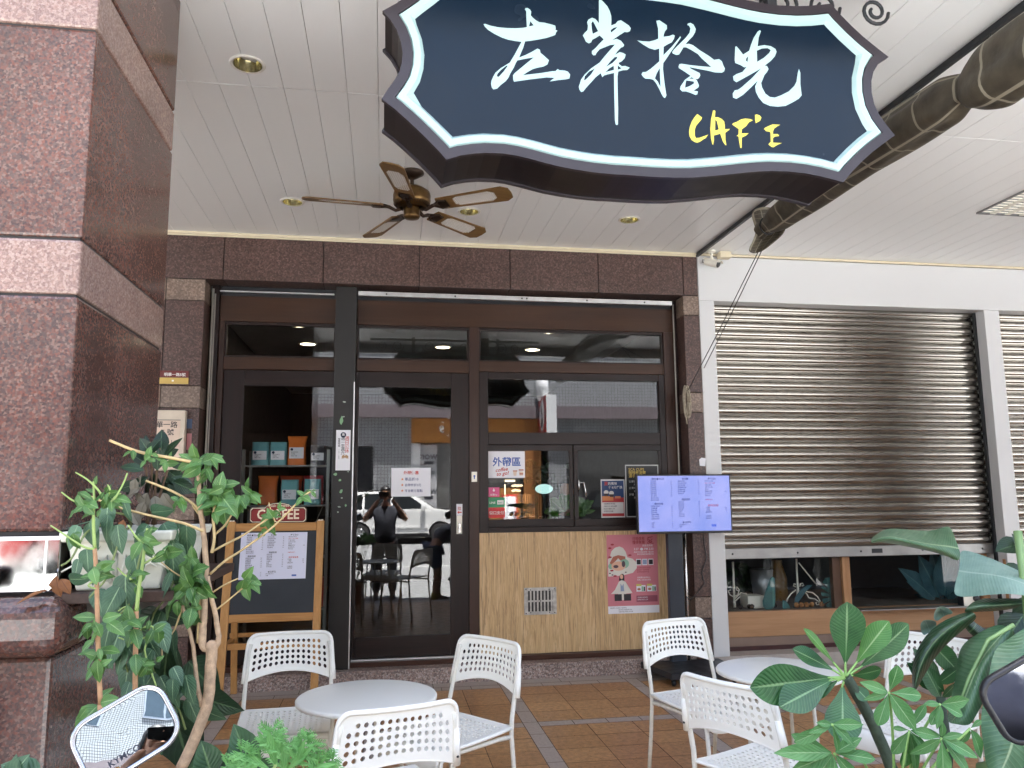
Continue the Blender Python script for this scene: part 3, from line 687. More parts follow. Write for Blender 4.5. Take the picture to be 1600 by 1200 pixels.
def inset(p, d):
    n = len(p); A = sum(p[i][0]*p[(i+1) % n][1]-p[(i+1) % n][0]*p[i][1] for i in range(n)); sg = 1 if A > 0 else -1; q = []
    for i in range(n):
        a, b, c = Vector(p[i-1]), Vector(p[i]), Vector(p[(i+1) % n])
        e1 = (b-a).normalized(); e2 = (c-b).normalized()
        n1 = Vector((-e1.y, e1.x))*sg; n2 = Vector((-e2.y, e2.x))*sg; m = (n1+n2)
        if m.length < 1e-4: m = n1
        m.normalize(); k = d/max(.3, m.dot(n1)); q.append((b.x+m.x*k, b.y+m.y*k))
    def dist(a):
        a = Vector(a); best = 9
        for i in range(n):
            s0, s1 = Vector(p[i]), Vector(p[(i+1) % n]); e = s1-s0; t = max(0, min(1, (a-s0).dot(e)/e.length_squared)); best = min(best, (a-s0-e*t).length)
        return best
    good = [i for i in range(n) if dist(q[i]) > abs(d)*.985]
    return [q[i] if i in good else q[min(good, key=lambda j: min((i-j) % n, (j-i) % n))] for i in range(n)]
in1 = inset(outer, .034); in2 = inset(outer, .073); in0 = inset(outer, .006)
SD = .25
sg = thing('shop_sign', 'dark cartouche shaped cafe sign with white calligraphy hanging over the tables', 'sign', (.9, SY+SD/2, 2.5))
F3 = lambda u, v, w: (u, SY+w, v)
n = len(outer)
def ring(mb, A, ya, B, yb, flip=False):
    mb.add([(u, ya, v) for u, v in A]+[(u, yb, v) for u, v in B], [((i, (i+1) % n, n+(i+1) % n, n+i) if not flip else (n+i, n+(i+1) % n, (i+1) % n, i)) for i in range(n)])
b = MB()
ring(b, in0, SY+.018, in0, SY+SD-.018); b.build('case', M['sign_side'], sg)
for y0, y1 in ((SY, SY+.018), (SY+SD, SY+SD-.018)):
    b = MB(); ring(b, outer, y0, outer, y1); ring(b, outer, y1, in0, y1); ring(b, outer, y0, in1, y0); ring(b, in1, y0, in1, y0+(.01 if y0 == SY else -.01))
    b.build('rim', M['sign_frame'], sg)
def smoothband(mb, y0, s):
    m = inset(outer, .040); k = inset(outer, .062)
    ring(mb, in1, y0+s*.009, m, y0-s*.002); ring(mb, m, y0-s*.002, k, y0-s*.002); ring(mb, k, y0-s*.002, in2, y0+s*.011)
b = MB(); smoothband(b, SY, 1); b.build('white_moulding', M['sign_white'], sg); b = MB(); smoothband(b, SY+SD, -1); b.build('white_moulding', M['sign_white'], sg)
b = MB(); b.sheet([in2], lambda u, v: (u, SY+.012, v)); b.build('panel', M['sign_panel'], sg); b = MB(); b.sheet([in2], lambda u, v: (u, SY+SD-.012, v)); b.build('panel', M['sign_panel'], sg)
def q1(L): return [sp(740+x/6, y/6) for x, y in L]
def q2(L): return [sp(990+x/5.714, 10+y/5.714) for x, y in L]
def q3(L): return [sp(1060+x/8.889, 160+y/8.889) for x, y in L]
zuo = [q1(x) for x in ([(97,208),(112,205),(160,222),(230,237),(320,246),(400,247),(470,243),(505,236),(500,150),(498,85),(485,70),(492,57),(512,56),(535,72),(546,90),(541,125),(560,148),(590,172),(620,190),(670,195),(730,210),(772,222),(776,245),(774,262),(793,270),(780,285),(772,310),(740,322),(690,338),(620,352),(540,365),(488,371),(470,430),(432,522),(490,500),(550,470),(605,438),(628,450),(632,478),(665,505),(713,548),(698,588),(660,608),(600,620),(560,632),(510,660),(468,688),(540,680),(640,668),(740,652),(775,650),(795,630),(812,642),(860,645),(890,655),(912,682),(905,720),(870,728),(800,735),(720,748),(765,714),(690,710),(620,718),(520,730),(440,742),(385,750),(378,735),(374,690),(390,670),(450,620),(510,570),(570,522),(500,532),(415,550),(400,575),(380,620),(350,670),(330,715),(305,745),(260,780),(225,815),(190,822),(175,805),(168,770),(172,740),(190,700),(210,665),(260,622),(345,570),(390,495),(455,375),(400,368),(330,355),(270,335),(200,300),(140,262),(110,232)],
    [(537,180),(570,220),(525,230)], [(222,700),(240,705),(290,650),(327,598),(310,600),(260,640),(228,675)])]
an = [q1(x) for x in ([(1183,-8),(1190,-30),(1212,-14),(1225,0),(1262,40),(1285,85),(1298,130),(1300,170),(1298,222),(1340,205),(1360,180),(1390,172),(1425,195),(1465,222),(1483,248),(1475,275),(1450,285),(1425,282),(1380,310),(1310,358),(1350,347),(1390,365),(1421,405),(1412,422),(1390,430),(1360,462),(1332,498),(1380,472),(1410,480),(1435,495),(1425,530),(1395,560),(1368,572),(1372,585),(1400,605),(1430,602),(1474,618),(1450,640),(1410,642),(1365,655),(1358,700),(1360,850),(1364,1000),(1362,1150),(1352,1160),(1340,1150),(1333,1110),(1328,900),(1325,668),(1270,680),(1230,692),(1215,708),(1200,670),(1150,710),(1110,755),(1060,810),(1035,842),(1015,847),(1000,825),(994,795),(1005,765),(1015,730),(1050,682),(1110,625),(1190,570),(1230,520),(1290,450),(1335,400),(1290,405),(1240,425),(1190,445),(1160,480),(1150,500),(1130,502),(1117,485),(1117,462),(1150,435),(1190,390),(1228,352),(1190,315),(1150,340),(1120,355),(1110,380),(1088,390),(1062,375),(1045,340),(1031,315),(1050,290),(1075,265),(1080,225),(1072,190),(1085,165),(1118,148),(1150,160),(1183,200)],
    [(1112,200),(1126,180),(1145,215),(1176,275),(1125,300),(1115,250)], [(1293,265),(1320,245),(1355,235),(1340,255),(1297,288)], [(1252,608),(1290,560),(1330,520),(1357,515),(1350,535),(1310,575)], [(1042,738),(1050,700),(1090,655),(1145,625),(1110,680),(1060,730)], [(1245,660),(1280,625),(1322,600),(1324,640)], [(1360,598),(1395,625),(1362,638)])]
shi = [q2(x) for x in ([(212,112),(240,107),(275,130),(307,152),(308,185),(290,205),(280,232),(277,255),(330,248),(362,235),(378,245),(370,275),(350,305),(310,325),(278,345),(276,420),(350,345),(400,285),(428,250),(432,262),(400,310),(340,395),(290,470),(275,490),(272,540),(280,620),(290,700),(303,780),(290,805),(275,795),(258,765),(240,725),(210,670),(185,640),(155,632),(115,630),(95,615),(80,592),(90,572),(120,570),(165,540),(240,475),(238,360),(200,372),(150,358),(95,325),(40,287),(90,295),(150,298),(200,285),(230,272),(228,180)], [(243,535),(250,705),(225,655),(200,628),(215,585)])]
he = [q2(x) for x in ([(490,150),(495,137),(518,130),(545,145),(566,185),(560,215),(540,250),(505,285),(475,320),(505,318),(540,330),(600,375),(680,425),(730,462),(775,455),(800,475),(812,510),(827,540),(820,565),(800,577),(740,575),(680,560),(600,545),(510,528),(520,540),(600,580),(606,600),(595,625),(580,635),(562,634),(575,644),(595,690),(590,708),(565,725),(548,738),(585,745),(580,770),(565,777),(520,758),(480,745),(445,745),(425,725),(430,700),(450,670),(470,640),(520,605),(470,570),(415,535),(412,522),(420,500),(440,497),(510,508),(600,518),(705,527),(660,485),(620,450),(585,410),(520,370),(480,350),(455,350),(435,385),(415,415),(390,418),(360,405),(355,392),(370,370),(420,320),(480,260),(510,220),(518,180),(505,155)], [(480,647),(510,650),(550,657),(548,675),(515,695),(490,705),(470,712),(475,670)], [(508,630),(530,618),(550,632)])]
gu = [q2(x) for x in ([(920,345),(930,340),(960,375),(990,415),(1045,380),(1060,330),(1085,265),(1120,210),(1140,195),(1150,205),(1130,260),(1120,340),(1180,330),(1240,340),(1280,365),(1290,390),(1275,430),(1240,470),(1185,513),(1205,518),(1218,545),(1205,570),(1180,600),(1165,640),(1152,670),(1160,710),(1190,765),(1230,795),(1275,800),(1330,780),(1400,745),(1450,695),(1468,660),(1480,580),(1490,543),(1503,580),(1503,680),(1515,780),(1490,810),(1440,840),(1370,875),(1300,882),(1230,875),(1170,848),(1130,800),(1105,750),(1098,700),(1120,650),(1060,710),(990,775),(930,812),(900,800),(897,765),(915,735),(945,730),(980,705),(1070,625),(1150,540),(1080,580),(990,630),(930,663),(905,645),(900,610),(930,590),(985,570),(1022,525),(1000,530),(970,510),(920,490),(915,465)], [(1113,380),(1160,360),(1210,357),(1238,375),(1225,400),(1175,445),(1116,480)], [(1035,430),(1030,480),(1016,470),(1018,450)])]
cafe = [[q3(y) for y in x] for x in (
    [[(280,140),(345,188),(340,210),(300,260),(260,310),(245,360),(245,440),(260,475),(310,472),(370,450),(433,428),(410,455),(400,475),(360,495),(320,525),(280,540),(240,530),(200,500),(172,450),(165,390),(175,320),(205,240),(245,180)]],
    [[(500,92),(520,88),(532,100),(525,185),(570,185),(620,210),(655,245),(662,300),(665,352),(735,348),(720,365),(670,400),(672,500),(685,575),(670,572),(635,520),(600,415),(510,440),(512,500),(500,570),(488,560),(470,470),(462,350),(472,210)], [(530,220),(552,240),(580,355),(545,368),(528,370)]],
    [[(765,285),(780,268),(830,250),(890,215),(950,203),(1020,212),(1055,228),(1000,255),(960,310),(900,355),(897,410),(997,408),(960,440),(900,470),(897,615),(880,612),(862,510),(855,455),(828,445),(855,425),(857,350),(800,310)]],
    [[(1085,155),(1105,145),(1150,160),(1174,190),(1155,235),(1095,268),(1086,220)]],
    [[(1208,348),(1225,332),(1270,310),(1330,285),(1437,290),(1390,315),(1350,345),(1335,385),(1335,420),(1400,420),(1422,440),(1410,450),(1360,455),(1335,475),(1335,540),(1460,545),(1400,570),(1340,605),(1315,600),(1270,565),(1285,545),(1305,530),(1300,400),(1290,388),(1240,380)]])]
XM = (outer[0][0]+1.852)/2
front = lambda u, v: (u, SY+.0112, v)
back = lambda u, v: (2*XM-u, SY+SD-.0112, v)      # the rear face reads the same from inside the arcade
for fn in (front, back):
    b = MB()
    for g_ in (zuo, an, shi, he, gu): b.sheet(g_, fn)
    b.build('calligraphy', M['sign_white'], sg)
    b = MB()
    for g_ in cafe: b.sheet(g_, fn)
    b.build('latin_lettering', M['sign_yellow'], sg)
# wrought iron hanger above the sign
zt = 2*CZS-sp(900, 270)[1]
ib = thing('iron_hanger', 'black wrought iron hanger with scrolls holding the cafe sign', 'bracket', (.9, SY+.12, zt))
b = MB()
for x in (.35, 1.45): b.box(x-.02, x+.02, SY+.10, SY+.15, zt-.2, CZ)
b.box(-.2, 2.0, SY+.11, SY+.14, CZ-.05, CZ-.02); b.box(1.23, 1.33, SY+.08, SY+.17, zt-.06, CZ); b.build('bars', M['black_metal'], ib, split=True, bevel=.003)
def scroll(cx, cz, s, d=1, y=SY+.125, turns=1.6, n=26):
    return [(cx+d*s*(1-.72*t/n)*math.cos(PI+turns*2*PI*t/n), y, cz+s*(1-.72*t/n)*math.sin(PI+turns*2*PI*t/n)) for t in range(n+1)]
for cx, d, s in ((-.05, 1, .07), (.15, -1, .08), (.55, 1, .08), (.75, -1, .07), (1.0, 1, .07), (1.15, -1, .06), (1.5, 1, .085), (1.68, -1, .07), (1.9, -1, .06)): b = MB(); b.tube(scroll(cx, CZ-.12, s, d), .007, 6); b.build('scroll', M['black_metal'], ib)

# ================================================================== CEILING FAN
fz = 3.175; fx, fy_ = .148, -1.36
fan = thing('ceiling_fan', 'bronze ceiling fan with five wooden cane inset blades', 'ceiling fan', (fx, fy_, fz))
M['bronze'] = pbr('antique_bronze', srgb(112, 86, 52), .34, .85, var=.25, scale=18); M['bronze_dark'] = pbr('dark_bronze', srgb(54, 40, 30), .4, .7, var=.2)
b = MB(); b.lathe([(.0001, .245), (.07, .245), (.075, .22), (.03, .19), (.012, .18), (.012, .12), (.02, .115)], (fx, fy_, fz), n=20); b.build('downrod', M['bronze_dark'], fan)
b = MB(); b.lathe([(.02, .125), (.08, .118), (.112, .095), (.118, .07), (.116, .05), (.118, .045), (.112, .018), (.09, .002), (.05, .0)], (fx, fy_, fz), n=28); b.build('motor', M['bronze'], fan)
b = MB()
for k in range(40):
    a = 2*PI*k/40; p = Vector((fx+.113*math.cos(a), fy_+.113*math.sin(a), fz+.019)); q = Vector((fx+.095*math.cos(a), fy_+.095*math.sin(a), fz+.003)); b.tube([p, q], .003, 5)
b.build('motor_fins', M['bronze_dark'], fan)
b = MB(); b.lathe([(.045, .0), (.05, -.01), (.052, -.02), (.05, -.055), (.052, -.06), (.045, -.072), (.02, -.078), (.0001, -.079)], (fx, fy_, fz), n=24); b.build('switch_housing', M['bronze'], fan)
M['fanwood'] = wood('fan_blade_wood', srgb(98, 72, 40), srgb(128, 98, 60), 'x', .4, 1, .05); M['cane'] = pbr('cane_inset', srgb(206, 200, 192), .6)
def rot(a): return Matrix.Translation((fx, fy_, fz)) @ Matrix.Rotation(a, 4, 'Z')
A0 = R(-30)
for k in range(5):
    a = A0+k*2*PI/5; X = rot(a); pitch = Matrix.Translation((.2, 0, .0)) @ Matrix.Rotation(R(-13), 4, 'X') @ Matrix.Translation((-.2, 0, 0))
    b = MB(); b.xf = X
    b.tube([(.06, 0, -.012), (.1, 0, -.03), (.14, .0, -.012), (.2, 0, .0)], [.014, .011, .012, .012], 8); b.xf = X @ pitch
    b.box(.19, .25, -.035, .035, -.014, -.009); b.tube([(.15, 0, -.012), (.2, -.04, -.012), (.24, -.03, -.012)], .007, 6); b.tube([(.15, 0, -.012), (.2, .04, -.012), (.24, .03, -.012)], .007, 6)
    ob = b.build('blade_iron', M['bronze_dark'], fan)
    out = [(.185, -.055), (.62, -.072), (.66, -.045), (.665, .0), (.66, .045), (.62, .072), (.185, .055), (.175, 0)]
    hole = [(.29, -.03), (.32, -.048), (.53, -.053), (.565, -.03), (.565, .03), (.53, .053), (.32, .048), (.29, .03)]
    b = MB(); b.xf = X @ pitch
    for zz in (-.008, .0): b.sheet([out, hole], lambda u, v: (u, v, zz))
    for P_ in (out, hole):
        m = len(P_); b.add([(u, v, -.008) for u, v in P_]+[(u, v, 0) for u, v in P_], [(i, (i+1) % m, m+(i+1) % m, m+i) for i in range(m)])
    bl = b.build('blade', M['fanwood'], fan)
    b = MB(); b.xf = X @ pitch       # woven cane with real openings
    nu, nv = 22, 8
    for i in range(nu):
        for j in range(nv):
            u0 = .285+(i)*.285/nu; v0 = -.055+j*.11/nv; du, dv = .285/nu, .11/nv; g = .27
            o_ = [(u0, v0), (u0+du, v0), (u0+du, v0+dv), (u0, v0+dv)]; c_ = [(u0+du*g, v0+dv*g), (u0+du*(1-g), v0+dv*g), (u0+du*(1-g), v0+dv*(1-g)), (u0+du*g, v0+dv*(1-g))]
            if abs(v0+dv/2) > .047 and (u0 < .31 or u0 > .54): continue
            b.add([(u, v, -.004) for u, v in o_+c_], [(0, 1, 5, 4), (1, 2, 6, 5), (2, 3, 7, 6), (3, 0, 4, 7)])
    b.build('cane_inset', M['cane'], bl)

# ================================================================== DOWNLIGHTS, PANEL LIGHT
M['reflector'] = pbr('gold_reflector', srgb(206, 196, 150), .18, .8, var=.05); M['dl_rim'] = pbr('downlight_rim', srgb(226, 222, 212), .4)
M['lampglass'] = pbr('lamp_tube', srgb(232, 230, 222), .3)
for (px, py), lab in {(387, 100): 'large round downlight near the stone pillar', (457, 315): 'small round downlight left of the ceiling fan', (733, 330): 'small round downlight right behind the fan blades', (983, 343): 'small round downlight below the hanging cafe sign'}.items():
    c = atZ(px, py, CZ); r = .078
    dl = thing('downlight', 'recessed '+lab, 'ceiling light', (c.x, c.y, CZ), 'recessed downlights')
    b = MB(); b.lathe([(r*.84, -.004), (r*.9, -.008), (r, -.006), (r+.004, -.0005)], c, n=28); b.build('rim', M['dl_rim'], dl)
    b = MB(); b.lathe([(r*.84, -.006), (r*.8, .03), (r*.55, .075), (.0001, .085)], c, n=28); ob = b.build('reflector', M['reflector'], dl)
    b = MB(); b.tube([(c.x-.03, c.y-.012, CZ+.045), (c.x+.035, c.y-.012, CZ+.03)], .011, 8); b.tube([(c.x-.03, c.y+.014, CZ+.045), (c.x+.035, c.y+.014, CZ+.03)], .011, 8); b.build('lamp', M['lampglass'], dl)
# hole-free ceiling: the cans sit in shallow collars, so cut the planks open above them
bo = []
ceil = bpy.data.objects['ceiling']
b = MB()
for (px, py) in ((387, 100), (457, 315), (733, 330), (983, 343)):
    c = atZ(px, py, CZ); b.lathe([(.0001, -.02), (.068, -.02), (.068, .12), (.0001, .12)], c, n=28, smooth=False)
cut = b.build('cutter_tmp', M['ceil'])
mod = ceil.modifiers.new('cut', 'BOOLEAN'); mod.object = cut; mod.operation = 'DIFFERENCE'; mod.solver = 'EXACT'
ceil.modifiers.move(ceil.modifiers.find('cut'), 0)
dg = bpy.context.evaluated_depsgraph_get(); me2 = bpy.data.meshes.new_from_object(ceil.evaluated_get(dg))
ceil.modifiers.clear(); ceil.data = me2; bpy.data.objects.remove(cut)
pl = thing('panel_light', 'square louvred fluorescent ceiling panel at the right edge', 'ceiling light', (4.62, -1.45, CZ))
b = MB(); x0, x1, y0, y1 = 4.25, 4.86, -1.83, -1.215
b.box(x0, x1, y0, y0+.012, CZ-.012, CZ-.0005); b.box(x0, x1, y1-.012, y1, CZ-.012, CZ-.0005); b.box(x0, x0+.012, y0+.0121, y1-.0121, CZ-.012, CZ-.0005); b.box(x1-.012, x1, y0+.0121, y1-.0121, CZ-.012, CZ-.0005)
b.build('frame', pbr('panel_frame', (.2, .2, .2), .5), pl)
b = MB()
for i in range(1, 5): b.box(x0+i*(x1-x0)/5-.02, x0+i*(x1-x0)/5+.02, y0+.013, y1-.013, CZ-.011, CZ-.002)
for j in range(1, 14): b.box(x0+.013, x1-.013, y0+j*(y1-y0)/14-.004, y0+j*(y1-y0)/14+.004, CZ-.0105, CZ-.0025)
b.build('louvre', M['chairwhite'], pl)
b = MB(); b.box(x0+.012, x1-.012, y0+.012, y1-.012, CZ-.0019, CZ-.0008); b.build('tray', pbr('tray_grey', (.4, .4, .4), .3), pl)

# ================================================================== RAIL AND ROLLED CANVAS
b = MB(); b.box(2.586, 2.609, -4.0, -.0, CZ-.032, CZ-.001); tag(b.build('curtain_rail', M['black_metal']), 'black metal rail along the ceiling between the two shops', 'rail')
def canvas():
    t = NT('checked_canvas'); v = t.coord('Object'); n = t.noise(v, 9, 5)
    base = t.ramp(n.outputs[0], [(.3, srgb(52, 47, 40)), (.7, srgb(92, 84, 70))])
    uv = t.n('ShaderNodeTexCoord').outputs['UV']; sp_ = t.n('ShaderNodeSeparateXYZ'); t.l(uv, sp_.inputs[0])
    def line(o, k, w):
        m = t.n('ShaderNodeMath', operation='MULTIPLY'); m.inputs[1].default_value = k; t.l(o, m.inputs[0])
        f = t.n('ShaderNodeMath', operation='FRACT'); t.l(m.outputs[0], f.inputs[0]); c = t.n('ShaderNodeMath', operation='LESS_THAN'); c.inputs[1].default_value = w; t.l(f.outputs[0], c.inputs[0]); return c.outputs[0]
    a = line(sp_.outputs[0], 3, .07); c = line(sp_.outputs[1], 11, .06)
    m = t.n('ShaderNodeMath', operation='MAXIMUM'); t.l(a, m.inputs[0]); t.l(c, m.inputs[1])
    t.set(Base_Color=t.mix(m.outputs[0], base, srgb(150, 142, 124)), Roughness=.5); t.bump(n.outputs[0], .4, .02)
    tl = t.n('ShaderNodeBsdfTranslucent'); tl.inputs[0].default_value = (*srgb(110, 100, 78), 1); mx = t.n('ShaderNodeMixShader'); mx.inputs[0].default_value = .18
    t.l(t.b.outputs[0], mx.inputs[1]); t.l(tl.outputs[0], mx.inputs[2]); t.l(mx.outputs[0], t.out.inputs[0]); return t.m
M['canvas'] = canvas()
aw = thing('rolled_canvas', 'rolled up checked olive canvas awning tied along the ceiling rail', 'awning', (2.5, -2.4, 3.0))
def roll(mb, prof, n=20, seed=0):
    """prof: (Y, centre z, centre x, radius x, radius z)"""
    r2 = random.Random(seed); vs = []; uvs = []; ph = [r2.uniform(0, 6) for _ in range(6)]
    for i, (y, z, x, rx, rz) in enumerate(prof):
        for k in range(n+1):
            w = 2*PI*k/n; d = 1+.11*math.sin(3*w+ph[0]+y*1.5)+.08*math.sin(5*w+ph[1]-y*5)+.045*math.sin(9*w+ph[2]+y*11)
            if k in (4, 5): d *= .84
            vs.append((x+rx*d*math.cos(w), y, z+rz*d*math.sin(w))); uvs.append((k/n, -y*.42))
    fs = [(i*(n+1)+k, i*(n+1)+k+1, (i+1)*(n+1)+k+1, (i+1)*(n+1)+k) for i in range(len(prof)-1) for k in range(n)]
    old = mb.smooth; mb.smooth = True; mb.add(vs, fs, uvs); mb.smooth = old
b = MB(); pf = []
def lerp(a, c, t): return a+(c-a)*t
ties = [-1.47, -3.28]
for i in range(90):
    y = -1.38-i*.032; r = (.092 if y > -3.28 else .135)+.014*math.sin(y*2.1+1)
    sag = -.02*math.sin((y+1.4)*1.9)
    for t_ in ties:
        d = abs(y-t_)
        if d < .14: r *= .52+.48*(d/.14)**.7
    if i < 3: r *= .75+.08*i
    pf.append((y, (3.13 if y > -3.28 else 3.10)+sag, 2.47, r*.95, r*1.1))
roll(b, pf, 20, 3); b.build('canvas_roll', M['canvas'], aw, subsurf=1)
# tail of cloth hanging at the inner end
b = MB(); rows = [[(1172, 330, -1.36), (1185, 322, -1.30), (1205, 322, -1.30), (1232, 330, -1.42)], [(1176, 346, -1.34), (1190, 350, -1.26), (1212, 352, -1.30), (1230, 352, -1.42)], [(1183, 362, -1.33), (1194, 368, -1.24), (1214, 364, -1.30), (1226, 364, -1.42)], [(1172, 384, -1.30), (1184, 380, -1.24), (1203, 376, -1.30), (1215, 374, -1.38)], [(1168, 393, -1.30), (1178, 398, -1.26), (1190, 394, -1.30), (1200, 384, -1.36)]]
def patch(mb, rows, sub=1, fn=atY, swap=False):
    nr, nc = len(rows), len(rows[0])
    vs = [fn(*p) for r in rows for p in r]; uvs = [(i/(nr-1), j/(nc-1)) if swap else (j/(nc-1), i/(nr-1)) for i in range(nr) for j in range(nc)]
    old = mb.smooth; mb.smooth = True
    mb.add(vs, [(i*nc+j, i*nc+j+1, (i+1)*nc+j+1, (i+1)*nc+j) for i in range(nr-1) for j in range(nc-1)], uvs); mb.smooth = old
patch(b, rows); b.build('canvas_tail', M['canvas'], aw, subsurf=2, solid=.02)
for t_ in ties:
    b = MB(); b.tube([(2.47+.055*math.cos(a*PI/8), t_, 3.13+.06*math.sin(a*PI/8)) for a in range(17)], .005, 6); b.tube([(2.5, t_, 3.17), (2.598, t_, CZ-.03)], .004, 6); b.build('tie_cord', M['black'], aw)

# ================================================================== CCTV
c = atY(1110, 396, -.06)
cc = thing('security_camera', 'white bullet security camera under the ceiling in the corner', 'camera', (c.x, -.08, 3.3))
cx = atY(1113, 410, -.1).x
b = MB(); b.lathe([(.0001, 0), (.035, 0), (.035, -.012), (.026, -.018), (.010, -.02), (.010, -.06), (.014, -.062), (.014, -.085), (.0001, -.088)], (cx, -.09, CZ-.001), n=18); b.build('mount', M['chairwhite'], cc)
A = Vector((cx-.045, -.06, 3.315)); B = A+Vector((.075, -.105, -.052)); D = (B-A).normalized()
b = MB(); b.lathe([(.0001, 0), (.022, .001), (.026, .008), (.028, .02), (.030, .12), (.030, .132)], A, D, 18); b.build('housing', M['chairwhite'], cc)
b = MB(); b.lathe([(.0301, .125), (.027, .1325), (.0001, .1325)], A, D, 18); b.lathe([(.012, .134), (.0001, .136)], A, D, 12); b.build('lens', M['black'], cc)
b = MB(); vs = []
for w in (25, 60, 90, 120, 155):
    for h in (-.01, .155): a_ = D.cross(Vector((0, 0, 1))).normalized(); u_ = a_.cross(D); vs.append(A+D*h+(a_*math.cos(R(w))+u_*math.sin(R(w)))*.035)
b.add(vs, [(2*i, 2*i+1, 2*i+3, 2*i+2) for i in range(4)]); b.build('hood', M['chairwhite'], cc, solid=.003)
b = MB(); b.tube([(cx-.02, -.07, 3.34), (cx-.055, -.04, 3.345), (cx-.06, -.03, 3.32), (cx-.045, -.06, 3.31)], .004, 6); b.build('cable', M['black'], cc)
b = MB(); c = atY(1131, 397, -.06); b.box(c.x-.05, c.x+.05, -.10, -.03, CZ-.055, CZ-.001); tag(b.build('junction_box', M['ceil_trim'], bevel=.004), 'cream plastic junction box on the ceiling beside the security camera', 'box')
# ================================================================== CHAIRS
def perforated(fn, nu, nv, u0, u1, v0, v1, hole, skip, mb, t=.0035, seg=4):
    """sheet fn(u,v)->(point, normal), nu x nv cells with round holes, two faces and hole walls"""
    m = 4*seg
    for i in range(nu):
        for j in range(nv):
            ua, ub = u0+(u1-u0)*i/nu, u0+(u1-u0)*(i+1)/nu; va, vb = v0+(v1-v0)*j/nv, v0+(v1-v0)*(j+1)/nv
            uc, vc = (ua+ub)/2, (va+vb)/2
            sq = []
            for s_ in range(4):
                for q in range(seg):
                    f = q/seg
                    sq.append([(ua+(ub-ua)*f, va), (ub, va+(vb-va)*f), (ub-(ub-ua)*f, vb), (ua, vb-(vb-va)*f)][s_])
            if skip(i, j):
                a = [fn(u, v) for u, v in ((ua, va), (ub, va), (ub, vb), (ua, vb))]
                mb.add([p+n*t/2 for p, n in a], [(0, 1, 2, 3)]); mb.add([p-n*t/2 for p, n in a], [(3, 2, 1, 0)]); continue
            hl = []
            for q in range(m):
                w = -.75*PI+2*PI*q/m
                hl.append((uc+hole[0]*math.cos(w), vc+hole[1]*math.sin(w)))
            A = [fn(*q) for q in sq]; H = [fn(*q) for q in hl]
            mb.add([p+n*t/2 for p, n in A]+[p+n*t/2 for p, n in H], [(q, (q+1) % m, m+(q+1) % m, m+q) for q in range(m)])
            mb.add([p-n*t/2 for p, n in A]+[p-n*t/2 for p, n in H], [(m+q, m+(q+1) % m, (q+1) % m, q) for q in range(m)])
            mb.add([p+n*t/2 for p, n in H]+[p-n*t/2 for p, n in H], [(q, (q+1) % m, m+(q+1) % m, m+q) for q in range(m)])
